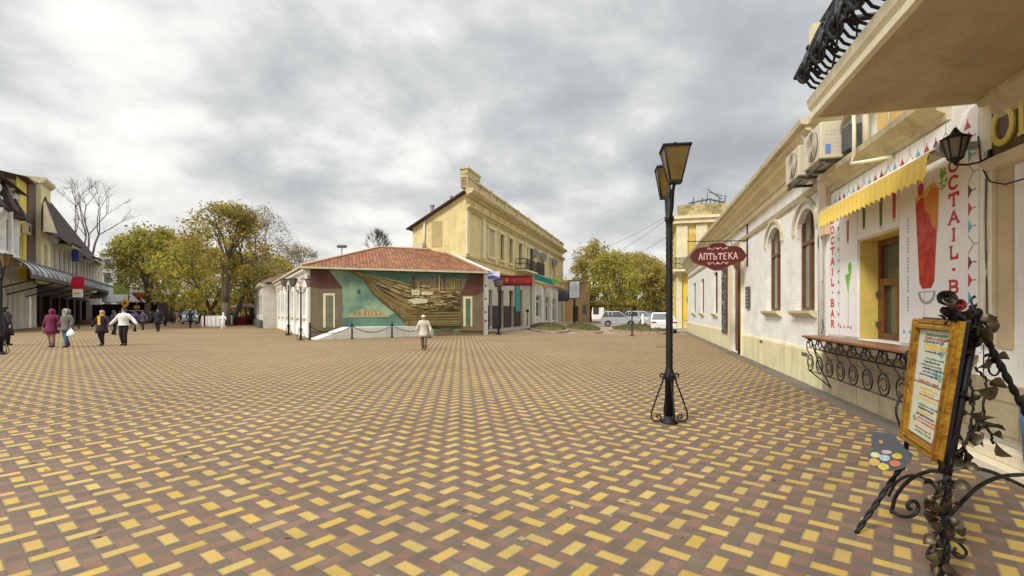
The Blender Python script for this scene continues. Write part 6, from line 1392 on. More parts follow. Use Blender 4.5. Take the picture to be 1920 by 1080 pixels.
# ================================================================ TREES
def tree(name, loc, H, crown, label, leafm, nleaf, lsz, seed, tr=.28, fork=.3, bark_m=None, dens=1.0, grp='trees round the square', fol='crown', low=None, twigs=1.0, dome=None):
    """crown=(cx,cy,cz,rx,ry,rz) relative to base"""
    g = random.Random(seed); t = thing(name, label, 'tree', loc, 0, grp); bark_m = bark_m or bark
    cx_, cy_, cz, rx, ry, rz = crown; tips = []; mb = MB(); mb.m(bark_m); tw = MB(); tw.m(bark_m)
    def inside(p, k_=1.0): return ((p.x - cx_) / rx) ** 2 + ((p.y - cy_) / ry) ** 2 + ((p.z - cz) / rz) ** 2 < k_
    def grow(p, d, L, r_, lv):
        n = 4; pts = [p]; rs = [r_]
        for i in range(n):
            d = (d + Vector((g.uniform(-1, 1), g.uniform(-1, 1), g.uniform(-.5, .8))) * .17 + Vector((0, 0, .05))).normalized()
            if lv > 0 and not inside(pts[-1], 1.05): d = (d * .6 + (Vector((cx_, cy_, cz)) - pts[-1]).normalized() * .7).normalized() if nleaf > 1000 else d
            if lv > 2 and nleaf <= 1000 and not inside(pts[-1], 1.15): break
            pts.append(pts[-1] + d * L / n); rs.append(r_ * (1 - .38 * (i + 1) / n))
        (mb if lv < 3 else tw).tube(pts, rs, 7 if lv < 2 else (5 if lv == 2 else 3))
        if lv >= 2: tips.extend(pts[1:])
        if nleaf <= 1000 and lv >= 2:
            for q in pts[1:]:
                for _ in range(2):
                    e = (d + Vector((g.uniform(-1, 1), g.uniform(-1, 1), g.uniform(-.4, 1)))).normalized(); l_ = g.uniform(.4, 1.0) * min(1, H / 14); tw.tube([q, q + e * l_ * .5, q + e * l_ + Vector((0, 0, .1))], [.022, .018, .01], 3)
        if lv >= (5 if nleaf > 1000 else 7) or r_ < (.012 if nleaf > 1000 else .004): return
        kids_ = 3 if lv < 2 or nleaf <= 1000 else (3 if g.random() < .6 * twigs else 2)
        if nleaf <= 1000 and lv >= 6: return
        for i in range(kids_):
            a = g.uniform(0, 6.28); sp = g.uniform(.35, .85) if lv else g.uniform(.35, .75)
            x = d.cross(Vector((.3, .5, .8))).normalized(); y = d.cross(x)
            nd = (d * math.cos(sp) + (x * math.cos(a + i * 2.1) + y * math.sin(a + i * 2.1)) * math.sin(sp)).normalized()
            if lv == 0:
                tgt = Vector((cx_ + rx * .75 * math.cos(i * 2.1 + seed), cy_ + ry * .7 * math.sin(i * 2.1 + seed), cz + rz * g.uniform(-.2, .6))); nd = (nd * .4 + (tgt - pts[-1]).normalized()).normalized()
            grow(pts[-1] if i else pts[-1], nd, L * g.uniform(.62, .85), max(rs[-1] * g.uniform(.62, .8), .022 if nleaf <= 1000 else 0), lv + 1)
    lean = Vector((cx_ * .12, cy_ * .12, 1)).normalized()
    Lt = H * fork; mb.tube([(0, 0, -.05), (0, 0, .15)], [tr * 1.5, tr * 1.15], 8)
    p0 = Vector((0, 0, .1)); p1 = lean * Lt; mb.tube([p0, p1 * .5 + Vector((g.uniform(-.1, .1), 0, 0)), p1], [tr * 1.15, tr, tr * .9], 9)
    for i in range(4 if H > 7 else 3):
        a = i * 1.65 + seed; tgt = Vector((cx_ + rx * .62 * math.cos(a), cy_ + ry * .6 * math.sin(a), cz + rz * g.uniform(-.25, .5)))
        d = (tgt - p1); grow(p1, (d.normalized() + Vector((0, 0, .25))).normalized(), d.length * .62, tr * .66, 1)
    mb.build('trunk', None, t); tw.build('twigs', None, t)
    if nleaf:
        # clumps: leaves gather round a subset of twig ends plus clump centres in the crown volume
        cl = []
        ncl = max(18, nleaf // 110)
        for i in range(ncl):
            for _ in range(30):
                q = Vector((cx_ + rx * g.uniform(-1, 1), cy_ + ry * g.uniform(-1, 1), cz + rz * g.uniform(-1, 1)))
                e = ((q.x - cx_) / rx) ** 2 + ((q.y - cy_) / ry) ** 2 + ((q.z - cz) / rz) ** 2
                if .25 < e < 1: break
            cl.append((q, g.uniform(.5, 1.25) * min(rx, rz) * .24))
        tips = [q for q in tips if inside(q, 1.25)] or tips
        lf = MB(); lf.m(leafm); vs = []; fs = []
        nleaf = int(nleaf * 1.15)
        for i in range(nleaf):
            if g.random() < .62 or not tips:
                c, r_ = cl[g.randrange(ncl)]; q = c + Vector((g.gauss(0, 1), g.gauss(0, 1), g.gauss(0, .7))) * r_ * .6
            else: q = tips[g.randrange(len(tips))] + Vector((g.gauss(0, 1), g.gauss(0, 1), g.gauss(0, 1))) * .28
            if low and q.z < low: q.z = low + g.random() * .6
            s_ = lsz * g.uniform(.35, 1.2); u = Vector((g.uniform(-1, 1), g.uniform(-1, 1), g.uniform(-1, 1))).normalized(); v = u.cross(Vector((g.uniform(-1, 1), g.uniform(-1, 1), g.uniform(-1, 1)))).normalized()
            o = len(vs); vs += [q - u * s_, q + v * s_ * .55, q + u * s_, q - v * s_ * .55]; fs.append((o, o + 1, o + 2, o + 3))
        lf.v = [tuple(q) for q in vs]; lf.f = fs; lf.mi = [0] * len(fs); lf.sm = [False] * len(fs); lf.build(fol, None, t)
    return t
def TR(px, Z, label, top, left, right, bot, leafm, n, lsz, seed, **kw):
    """tree from its picture extent: base px at depth Z, crown box in photo pixels"""
    base = P(px, HY, Z); base.z = 0; a = P(left, bot, Z); b = P(right, top, Z)
    cx_ = (a.x + b.x) / 2 - base.x; cz = (a.z + b.z) / 2; rx = (b.x - a.x) / 2; rz = (b.z - a.z) / 2
    name = kw.pop('name', 'broadleaf_tree')
    return tree(name, tuple(base), b.z, (cx_, 0, cz, rx, min(rx, 6.0), rz), label, leafm, n, lsz, seed, **kw)
TR(424, 51, 'largest tree, olive crown on a dark leaning trunk behind the low white fence', 388, 345, 500, 520, leaf_o, 6800, .17, 5, tr=.42, fork=.2, twigs=1.3)
TR(436, 56, 'thin half-bare tree just right of the largest tree, with grey twigs', 390, 430, 542, 545, leaf_d, 2200, .13, 14, tr=.26, fork=.25, twigs=1.6)
TR(398, 55, 'low spreading green tree in front of the darker avenue', 455, 300, 470, 592, leaf_g, 7500, .19, 23, tr=.3, fork=.18, low=1.7)
TR(275, 62, 'green and yellow tree nearest the left terrace', 428, 218, 345, 566, leaf_g, 8000, .21, 31, tr=.34, fork=.22, low=2.2)
TR(322, 74, 'tall yellow-green tree deep in the left avenue', 438, 262, 392, 590, leaf_o, 7000, .24, 42, tr=.34, fork=.22, low=2.2)
TR(470, 62, 'olive tree between the largest tree and the white pavilion', 470, 428, 522, 594, leaf_o, 6500, .20, 52, tr=.3, fork=.2, low=1.9)
TR(352, 95, 'farthest brownish tree closing the avenue', 500, 300, 440, 598, leaf_o, 4500, .28, 63, tr=.34, fork=.2, low=2)
TR(548, 92, 'sparse grey-green tree over the far end of the white pavilion', 458, 500, 600, 560, leaf_d, 4200, .2, 71, tr=.3, fork=.4, twigs=1.4)
TR(500, 80, 'olive tree low behind the pavilion roof', 485, 470, 560, 580, leaf_o, 4500, .24, 73, tr=.3, fork=.3)
TR(170, 98, 'bare grey tree rising behind the dark terrace roof', 348, 92, 236, 470, leaf_d, 300, .14, 81, tr=.4, fork=.35, bark_m=barkg, name='bare_tree', twigs=2.0)
TR(706, 66, 'small bare tree top behind the red tiled roof', 440, 686, 730, 500, leaf_d, 60, .1, 85, tr=.16, fork=.6, bark_m=barkg, name='bare_tree', twigs=1.5)
TR(1106, 74, 'tallest yellow-olive tree beside the billboard, right avenue', 450, 1072, 1152, 585, leaf_o, 7500, .21, 91, tr=.3, fork=.2, low=2.3)
TR(1142, 66, 'leafy olive tree directly behind the silver hatchback', 478, 1098, 1208, 588, leaf_g, 7500, .19, 95, tr=.26, fork=.25, low=2.5)
TR(1190, 80, 'round olive-brown tree in the middle of the right avenue', 478, 1140, 1240, 590, leaf_o, 7500, .22, 97, tr=.3, fork=.2, low=2.3)
TR(1232, 70, 'rusty olive tree just left of the lamp post lantern shaft', 488, 1196, 1262, 590, leaf_o, 5500, .2, 103, tr=.28, fork=.2, low=2.1)
TR(1165, 110, 'farthest tree of the right avenue, above the parked cars', 478, 1120, 1262, 592, leaf_o, 4500, .32, 107, tr=.4, fork=.2, low=2)
def mass(name, px0, px1, Z, ztop, n, label, seed, m):  # added leaf mass that darkens bright gaps below the tree crowns
    g = random.Random(seed); mb = MB(); mb.m(m); x0, x1 = (px0 - 960) / FPX * Z, (px1 - 960) / FPX * Z
    for i in range(n):
        x = g.uniform(x0, x1); top = ztop * (.75 + .22 * math.sin(x * .7 + seed) + .12 * math.sin(x * 1.9)); z = top * g.random() ** .8; y = Z + g.uniform(-2.5, 2.5); s_ = g.uniform(.25, .6)
        u = Vector((g.uniform(-1, 1), g.uniform(-1, 1), g.uniform(-1, 1))).normalized(); v = u.cross(Vector((g.uniform(-1, 1), .3, g.uniform(-1, 1)))).normalized(); c = Vector((x, y, z)); mb.quad(c - u * s_, c + v * s_ * .7, c + u * s_, c - v * s_ * .7)
    tag(mb.build(name), label, 'trees', kind='stuff')
mass('added_foliage', 225, 560, 125, 6.5, 9000, 'foliage added to darken the far end of the left avenue', 3, leaf_o)
mass('added_foliage', 1085, 1275, 128, 7.5, 7000, 'foliage added to darken the far end of the right street', 6, leaf_o)
# low whitewashed fence and planting kerb around the big tree
fe = thing('low_fence', 'low whitewashed fence of short panels around the big tree', 'fence', tuple(G(395, 612)))
mb = MB(); mb.m(whitep)
A_, B_ = Vector((-.6, 6.0, 0)), Vector((1.6, -3.6, 0))
for i in range(15):
    p = A_.lerp(B_, i / 14); mb.box(p.x - .22, p.x + .16, p.y - .05, p.y + .05, .1, 1.15)
for i in range(4): mb.box(1.6 + i * .42, 1.9 + i * .42, -3.65, -3.55, .1, 1.15)
mb.build('panel', None, fe)
mb = MB(); mb.m(pink_kerb); mb.box(-.9, 3.4, -4.3, -4.0, 0, .14); mb.box(-1.3, -1.0, -4.0, 6, 0, .14); mb.build('kerb', None, fe)
st_ = thing('white_post_figure', 'white figure standing in for white posts of the low fence', 'statue', tuple(G(418, 618)), scale=.72)  # figure on a pedestal stands in for white fence posts
mb = MB(); mb.m(whitep); mb.loft([(0, 0, 0, .34, .34), (0, 0, .5, .26, .26), (0, 0, .55, .3, .3)], 8); mb.build('pedestal', None, st_)
mb = MB(); mb.m(whitep); mb.loft([(0, 0, .55, .2, .16), (0, 0, .9, .24, .18), (0, 0, 1.2, .16, .12), (.02, 0, 1.5, .24, .16), (.02, 0, 1.72, .16, .12), (.04, 0, 1.8, .08, .07), (.05, 0, 1.95, .12, .12), (.05, 0, 2.12, .04, .04)], 10)
mb.tube([(.22, 0, 1.6), (.42, -.05, 1.3), (.28, -.1, 1.1)], [.07, .06, .04], 6); mb.tube([(-.2, 0, 1.6), (-.32, -.05, 1.35), (-.1, -.15, 1.3)], [.07, .06, .04], 6); mb.build('figure', None, st_)
for px, Z in ((452, 57), (470, 60)):
    t = thing('parasol_stall' if px < 460 else 'flower_stall', 'red draped stall under the trees' if px < 460 else 'small dark stall right of the red stall', 'stall', (P(px, 600, Z).x, Z, 0))
    mb = MB(); mb.m(mat('stall_red', (.25, .03, .03)) if px < 460 else dark); mb.box(-.7, .7, -.5, .5, 0, 1.0); mb.build('counter', None, t)
    mb = MB(); mb.m(mat('stall_roof', (.40, .30, .25))); mb.add([(-1, -.8, 2.1), (1, -.8, 2.1), (1, .8, 2.1), (-1, .8, 2.1), (0, 0, 2.7)], [(0, 1, 4), (1, 2, 4), (2, 3, 4), (3, 0, 4), (0, 1, 2, 3)]); mb.build('roof', None, t)
    mb = MB(); mb.m(black)
    for x in (-.9, .9): mb.tube([(x, -.7, 0), (x, -.7, 2.1)], .03, 5); mb.tube([(x, .7, 0), (x, .7, 2.1)], .03, 5)
    mb.build('post', None, t)

# ================================================================ PEOPLE
def skin_body(name, joints, edges, radii, parent, m, sub=1):
    me = bpy.data.meshes.new(name + '_src'); keys = list(joints); ix = {k_: i for i, k_ in enumerate(keys)}
    me.from_pydata([joints[k_] for k_ in keys], [(ix[a], ix[b]) for a, b in edges], [])
    o = bpy.data.objects.new(name, me); col.objects.link(o)
    md = o.modifiers.new('skin', 'SKIN'); sv = me.skin_vertices[0].data
    for k_ in keys: r_ = radii[k_]; sv[ix[k_]].radius = r_ if isinstance(r_, tuple) else (r_, r_)
    sv[ix['pelvis']].use_root = True; md.use_smooth_shade = True
    s_ = o.modifiers.new('sub', 'SUBSURF'); s_.levels = sub; s_.render_levels = sub
    dg = bpy.context.evaluated_depsgraph_get(); dg.update(); nm = bpy.data.meshes.new_from_object(o.evaluated_get(dg))
    o.modifiers.clear(); o.data = nm; nm.name = name; nm.materials.clear(); nm.materials.append(m)
    for p_ in nm.polygons: p_.use_smooth = True
    o.parent = parent; MW[o.name] = MW[parent.name]; return o
CM = {}
def cm(c, nm):
    k_ = 'cloth_' + nm
    return mat(k_, c, rough=.9, var=.25, scale=9, fine=40, bump=.3)
def person(loc, H, face, label, top, bottom='trousers', legs_c=(.03, .03, .035), top_c=(.1, .1, .1), tl=.78, walk=.3, arms=(.12, .12), hair_c=(.06, .04, .03), hat=None, hat_c=None,
           boots=None, scarf=None, bag=None, hood=None, fur=None, grp='people strolling on the square', bulk=1.0, stoop=0., spread=0., detail=True):
    """face: heading angle, 0 = towards the camera (-Y). tl = hem height of the top as fraction of... metres below waist"""
    k_ = H / 1.7; t = thing('person', label, 'person', loc, face, grp, k_)
    J = {}; Rr = {}
    st = walk; sw = stoop
    J['pelvis'] = (0, .02 * sw, .95); J['waist'] = (0, -.03 * sw, 1.10); J['chest'] = (0, -.12 * sw, 1.30); J['neckbase'] = (0, -.18 * sw, 1.44); J['neck'] = (0, -.23 * sw, 1.50); J['head'] = (0, -.27 * sw - .01, 1.58); J['crown'] = (0, -.29 * sw, 1.655)
    J['nose'] = (0, -.27 * sw - .10, 1.575)
    Rr.update(pelvis=(.15, .11), waist=(.135, .10), chest=(.16, .115), neckbase=(.085, .08), neck=(.055, .055), head=(.085, .095), crown=(.075, .085), nose=(.016, .018))
    for sg_, n_ in ((1, 'R'), (-1, 'L')):
        ft = -sg_ * st
        J['hip' + n_] = (sg_ * .09, 0, .90); J['knee' + n_] = (sg_ * .095, ft * .35 - .05 * (1 if st else 0), .50); J['ankle' + n_] = (sg_ * .095, ft * .62 + (.08 if st and ft > 0 else 0), .09 + (.04 if ft > .1 else 0)); J['toe' + n_] = (sg_ * .105, ft * .62 - .14 + (.08 if st and ft > 0 else 0), .04)
        a = arms[0 if sg_ == 1 else 1]
        J['sh' + n_] = (sg_ * .175, -.14 * sw, 1.40); J['elb' + n_] = (sg_ * (.215 + a * .9), .02 - .14 * sw - ft * .2, 1.14 + a * .18); J['wr' + n_] = (sg_ * (.22 + a * 2.0), -.06 - .16 * sw + ft * .35, .90 + a * .35)
        wx, wy, wz = J['wr' + n_]; J['hand' + n_] = (wx + sg_ * a * .1, wy - .01, wz - .07)
        Rr.update({'hip' + n_: .092, 'knee' + n_: .056, 'ankle' + n_: .037, 'toe' + n_: .03, 'sh' + n_: .055, 'elb' + n_: .042, 'wr' + n_: .028, 'hand' + n_: (.03, .02)})
        E_ = []
        if detail:
            for q in range(5):
                fx_ = wx + sg_ * a * .12 + (q - 2) * .0 ; nm = 'f%d%s' % (q, n_)
                J[nm] = (wx + sg_ * (a * .14) + (.0 if q else -sg_ * .035), wy - .03 + q * .016, wz - (.11 if q == 0 else (.155, .165, .16, .145)[q - 1])); Rr[nm] = .0095
    ed = [('pelvis', 'waist'), ('waist', 'chest'), ('chest', 'neckbase'), ('neckbase', 'neck'), ('neck', 'head'), ('head', 'crown'), ('head', 'nose')]
    for n_ in 'RL':
        ed += [('pelvis', 'hip' + n_), ('hip' + n_, 'knee' + n_), ('knee' + n_, 'ankle' + n_), ('ankle' + n_, 'toe' + n_), ('neckbase', 'sh' + n_), ('sh' + n_, 'elb' + n_), ('elb' + n_, 'wr' + n_), ('wr' + n_, 'hand' + n_)]
        if detail: ed += [('hand' + n_, 'f%d%s' % (q, n_)) for q in range(5)]
    skin_body('body', J, ed, Rr, t, skin_m)
    V = {q: Vector(v) for q, v in J.items()}
    # trousers / skirt
    mb = MB(); mb.m(cm(legs_c, 'l%d%d%d' % tuple(int(q * 200) for q in legs_c)))
    for n_ in 'RL':
        mb.tube([V['hip' + n_] + Vector((0, 0, .02)), V['hip' + n_].lerp(V['knee' + n_], .5), V['knee' + n_], V['knee' + n_].lerp(V['ankle' + n_], .5), V['ankle' + n_]], [.112, .10, .082, .074, .066], 9)
    mb.loft([(0, 0, .82, .15, .12), (0, 0, .90, .175, .135), (0, 0, 1.02, .165, .125), (0, 0, 1.08, .15, .115)], 12); mb.build('trousers', None, t)
    hem = tl
    mb = MB(); mb.m(cm(top_c, 't%d%d%d' % tuple(int(q * 200) for q in top_c))); B = bulk
    fl = .02 if hem > .8 else .06
    rings = [(0, .02 * sw, hem, (.19 + fl) * B, (.15 + fl) * B), (0, .01 * sw, (hem + .95) / 2, (.195 + fl / 2) * B, (.155 + fl / 2) * B), (0, 0, .96, .19 * B, .15 * B), (0, -.03 * sw, 1.10, .172 * B, .14 * B), (0, -.09 * sw, 1.24, .19 * B, .148 * B), (0, -.13 * sw, 1.36, .20 * B, .14 * B), (0, -.15 * sw, 1.43, .155 * B, .115 * B), (0, -.19 * sw, 1.49, .085, .085), (0, -.2 * sw, 1.52, .075, .08)]
    if hem > .93: rings = [rings[0]] + rings[3:]
    mb.loft(rings, 14)
    for n_ in 'RL':
        mb.tube([V['sh' + n_] + Vector((0, 0, -.01)), V['sh' + n_].lerp(V['elb' + n_], .45), V['elb' + n_], V['elb' + n_].lerp(V['wr' + n_], .5), V['wr' + n_] + Vector((0, 0, -.01))], [.078 * B, .072 * B, .064 * B, .058 * B, .05 * B], 9)
        mb.ball(V['sh' + n_] + Vector((0, 0, -.01)), .078 * B, 9, 6)
    mb.build(top, None, t)
    mb = MB(); mb.m(cm(boots or (.02, .018, .018), 'b%d' % int((boots or (.02,))[0] * 200)))
    for n_ in 'RL':
        a_ = V['ankle' + n_]; tt = V['toe' + n_]; mb.tube([a_ + Vector((0, .035, -.05)), a_ + Vector((0, -.02, -.045)), tt + Vector((0, 0, .005))], [.048, .052, .038], 8)
        mb.tube([a_ + Vector((0, 0, .26 if boots else .05)), a_ + Vector((0, .01, -.03))], [.062 if boots else .048, .05], 8)
    mb.build('boots' if boots else 'shoes', None, t)
    h = V['crown']; mb = MB()
    if hood:
        mb.m(cm(hood, 'hood%d%d' % (int(hood[0] * 200), int(hood[1] * 200)))); mb.ball((h.x, h.y + .025, h.z - .05), (.125, .13, .15), 12, 8); mb.build('hood', None, t)
        if fur: mb = MB(); mb.m(cm(fur, 'fur')); mb.tube([(h.x + .10 * math.cos(a), h.y - .085, h.z - .06 + .125 * math.sin(a)) for a in [i * math.pi / 6 for i in range(12)]], .03, 6, True); mb.build('fur_trim', None, t)
    elif hat:
        mb.m(cm(hat_c, 'hat%d%d' % (int(hat_c[0] * 200), int(hat_c[1] * 200)))); mb.loft([(h.x, h.y, h.z - .045, .108, .118), (h.x, h.y, h.z + .01, .112, .12), (h.x, h.y, h.z + .06, .09, .095), (h.x, h.y, h.z + .095, .03, .03)], 12); mb.build('hat', None, t)
    else:
        mb.m(cm(hair_c, 'hair%d' % int(hair_c[0] * 200))); mb.loft([(h.x, h.y + .06, h.z - .16, .06, .04), (h.x, h.y + .045, h.z - .08, .095, .07), (h.x, h.y + .012, h.z - .005, .102, .105), (h.x, h.y + .005, h.z + .05, .085, .09), (h.x, h.y, h.z + .085, .03, .03)], 12); mb.build('hair', None, t)
    if detail:
        y_ = V['head'].y - .098; mb = MB(); mb.m(pblack)
        for x in (-.032, .032): mb.ball((x, y_, V['head'].z + .022), (.011, .006, .007), 6, 4)
        mb.m(mat('lips', (.35, .09, .08))); mb.ball((0, y_ + .004, V['head'].z - .048), (.022, .006, .007), 6, 4); mb.build('face_features', None, t)
    if scarf:
        mb = MB(); mb.m(cm(scarf, 'scarf%d%d' % (int(scarf[0] * 100), int(scarf[1] * 100)))); mb.loft([(0, -.19 * sw, 1.44, .10, .10), (0, -.2 * sw, 1.48, .105, .11), (0, -.2 * sw, 1.53, .085, .09)], 12); mb.prism([(-.06, 1.46), (.06, 1.46), (.075, 1.02), (-.05, 1.02)], lambda u, v, w_: (u, w_, v), -.185, -.155); mb.build('scarf', None, t)
    return t
def bag_thing(owner, off, label, c, sz=.2, name='carrier_bag'):
    p = MW[owner.name] @ Vector(off); t = thing(name, label, 'bag', tuple(p)); m = mat('bag_%d%d' % (int(c[0] * 100), int(c[2] * 100)), c, rough=.5, bump=.5)
    mb = MB(); mb.m(m); mb.loft([(0, 0, -sz * 1.9, sz * .75, sz * .4), (0, 0, -sz * 1.6, sz * .95, sz * .5), (0, 0, -sz * .9, sz * .8, sz * .4), (0, 0, -sz * .35, sz * .3, sz * .15), (0, 0, -sz * .2, sz * .12, sz * .08)], 10); mb.build('sack', None, t)
    mb = MB(); mb.m(m); mb.tube([(-.02, 0, -sz * .3), (-.03, 0, -.02), (0, 0, .02), (.03, 0, -.02), (.02, 0, -sz * .3)], .007, 5); mb.build('handle', None, t)
PPL = 'people strolling on the square'
def at(px, py): return tuple(G(px, py))
w1 = person(at(795, 656), 1.42, 0, 'small woman in pale coat and cream hat walking towards the camera mid-square', 'coat', top_c=(.62, .58, .48), tl=.66, legs_c=(.22, .17, .12), hat=1, hat_c=(.66, .60, .42), walk=.22, stoop=.5, bulk=1.12, boots=(.10, .05, .035), arms=(.08, .08))
bag_thing(w1, (.28, -.1, .82), 'small dark handbag carried by the woman in the pale coat', (.12, .08, .06), .1, 'handbag')
w2 = person(at(97, 651), 1.68, R(8), 'woman in long wine-red hooded coat and black boots, left foreground pair', 'coat', top_c=(.16, .022, .065), tl=.62, legs_c=(.40, .26, .2), hood=(.16, .022, .065), boots=(.02, .02, .02), walk=.08, bulk=1.18, arms=(.06, .05))
w3 = person(at(125, 651), 1.68, R(-10), 'person in grey-green jacket with fur hood and blue jeans carrying a white bag', 'jacket', top_c=(.15, .145, .11), tl=.74, legs_c=(.07, .13, .22), hood=(.22, .21, .18), fur=(.5, .48, .42), walk=.12, bulk=1.15, arms=(.06, .08))
bag_thing(w3, (.36, -.1, .88), 'bulging white plastic bag held by the person in the grey-green jacket', (.8, .8, .82), .2)
w4 = person(at(191, 648), 1.62, 0, 'woman in dark coat with bright yellow scarf and fair hair', 'coat', top_c=(.035, .022, .035), tl=.62, legs_c=(.025, .02, .02), scarf=(.72, .46, .02), hair_c=(.6, .36, .22), walk=.12, bulk=1.15, arms=(.12, .14), boots=(.02, .02, .02))
w5 = person(at(232, 648), 1.74, R(5), 'man in white jacket and black trousers with arms held out', 'jacket', top_c=(.72, .71, .66), tl=.93, legs_c=(.018, .018, .02), walk=.05, bulk=1.16, arms=(.20, .17), hair_c=(.10, .07, .05))
person(at(11, 648), 1.80, R(150), 'person in long black clothes at the left edge beside the lamp post', 'coat', top_c=(.02, .018, .022), tl=.45, legs_c=(.02, .02, .02), walk=.14, bulk=1.25, hair_c=(.02, .02, .02))
person(at(214, 628), 1.65, R(160), 'dark figure half hidden behind the man in the white jacket', 'coat', top_c=(.03, .02, .03), tl=.7, legs_c=(.02, .02, .02), walk=.15, detail=False)
person(at(253, 622), 1.68, R(170), 'person in dull purple coat right of the man in white', 'coat', top_c=(.075, .045, .09), tl=.62, legs_c=(.03, .03, .04), walk=.15, detail=False, bulk=1.1)
person(at(268, 619), 1.62, 0, 'person in grey-violet jacket beside the purple coat', 'jacket', top_c=(.10, .085, .12), tl=.74, legs_c=(.03, .03, .04), walk=.15, detail=False)
p_ = person(at(296, 622), 1.78, R(15), 'person in black coat walking in the left avenue with a dark bag', 'coat', top_c=(.02, .02, .025), tl=.62, legs_c=(.02, .02, .02), walk=.2, detail=False, bulk=1.1)
bag_thing(p_, (.30, -.05, .86), 'dark bag beside the walker in black in the left avenue', (.03, .03, .03), .16)
person(at(310, 611), 1.7, R(200), 'person in dark brown coat just right of the walker in black', 'coat', top_c=(.05, .03, .03), tl=.66, legs_c=(.03, .03, .03), walk=.18, detail=False)
person(at(357, 615), 1.72, R(180), 'lone dark figure in front of the pale van', 'coat', top_c=(.02, .03, .035), tl=.66, legs_c=(.02, .02, .02), walk=.18, detail=False)
FG = 'distant strollers in the left avenue'
far = [(324, 607, (.08, .07, .07), 'grey-clad'), (331, 604, (.35, .33, .33), 'pale-topped'), (339, 605, (.04, .03, .03), 'dark'), (287, 606, (.06, .06, .14), 'navy-coated'), (373, 607, (.07, .05, .05), 'brown-coated'),
       (437, 606, (.03, .03, .04), 'black-coated'), (448, 604, (.40, .36, .34), 'cream-jacketed'), (478, 606, (.05, .05, .12), 'blue-black clad'), (462, 608, (.30, .05, .05), 'red-jacketed')]
wh = ['left of the pale van gap', 'just left of the farthest dark walker', 'immediately left of the pale van', 'behind the walker in black, close to the blue car', 'right of the pale van', 'behind the low white fence', 'between the fence and the red stall', 'nearest the white pavilion', 'in front of the stalls']
for (px, py, c, L), w_ in zip(far, wh):
    person(at(px, py), 1.7, R(rnd.uniform(-180, 180)), '%s distant stroller %s' % (L, w_), 'coat', top_c=c, tl=.7, legs_c=(.03, .03, .03), walk=.15, detail=False, grp=FG)
person(at(1079, 601), 1.78, R(180), 'left one of two dark figures walking under the billboard', 'coat', top_c=(.07, .03, .03), tl=.62, walk=.15, detail=False, grp='two people under the billboard')
person(at(1087, 601.5), 1.82, R(180), 'right one of two dark figures walking under the billboard', 'coat', top_c=(.02, .02, .02), tl=.62, walk=.15, detail=False, grp='two people under the billboard')

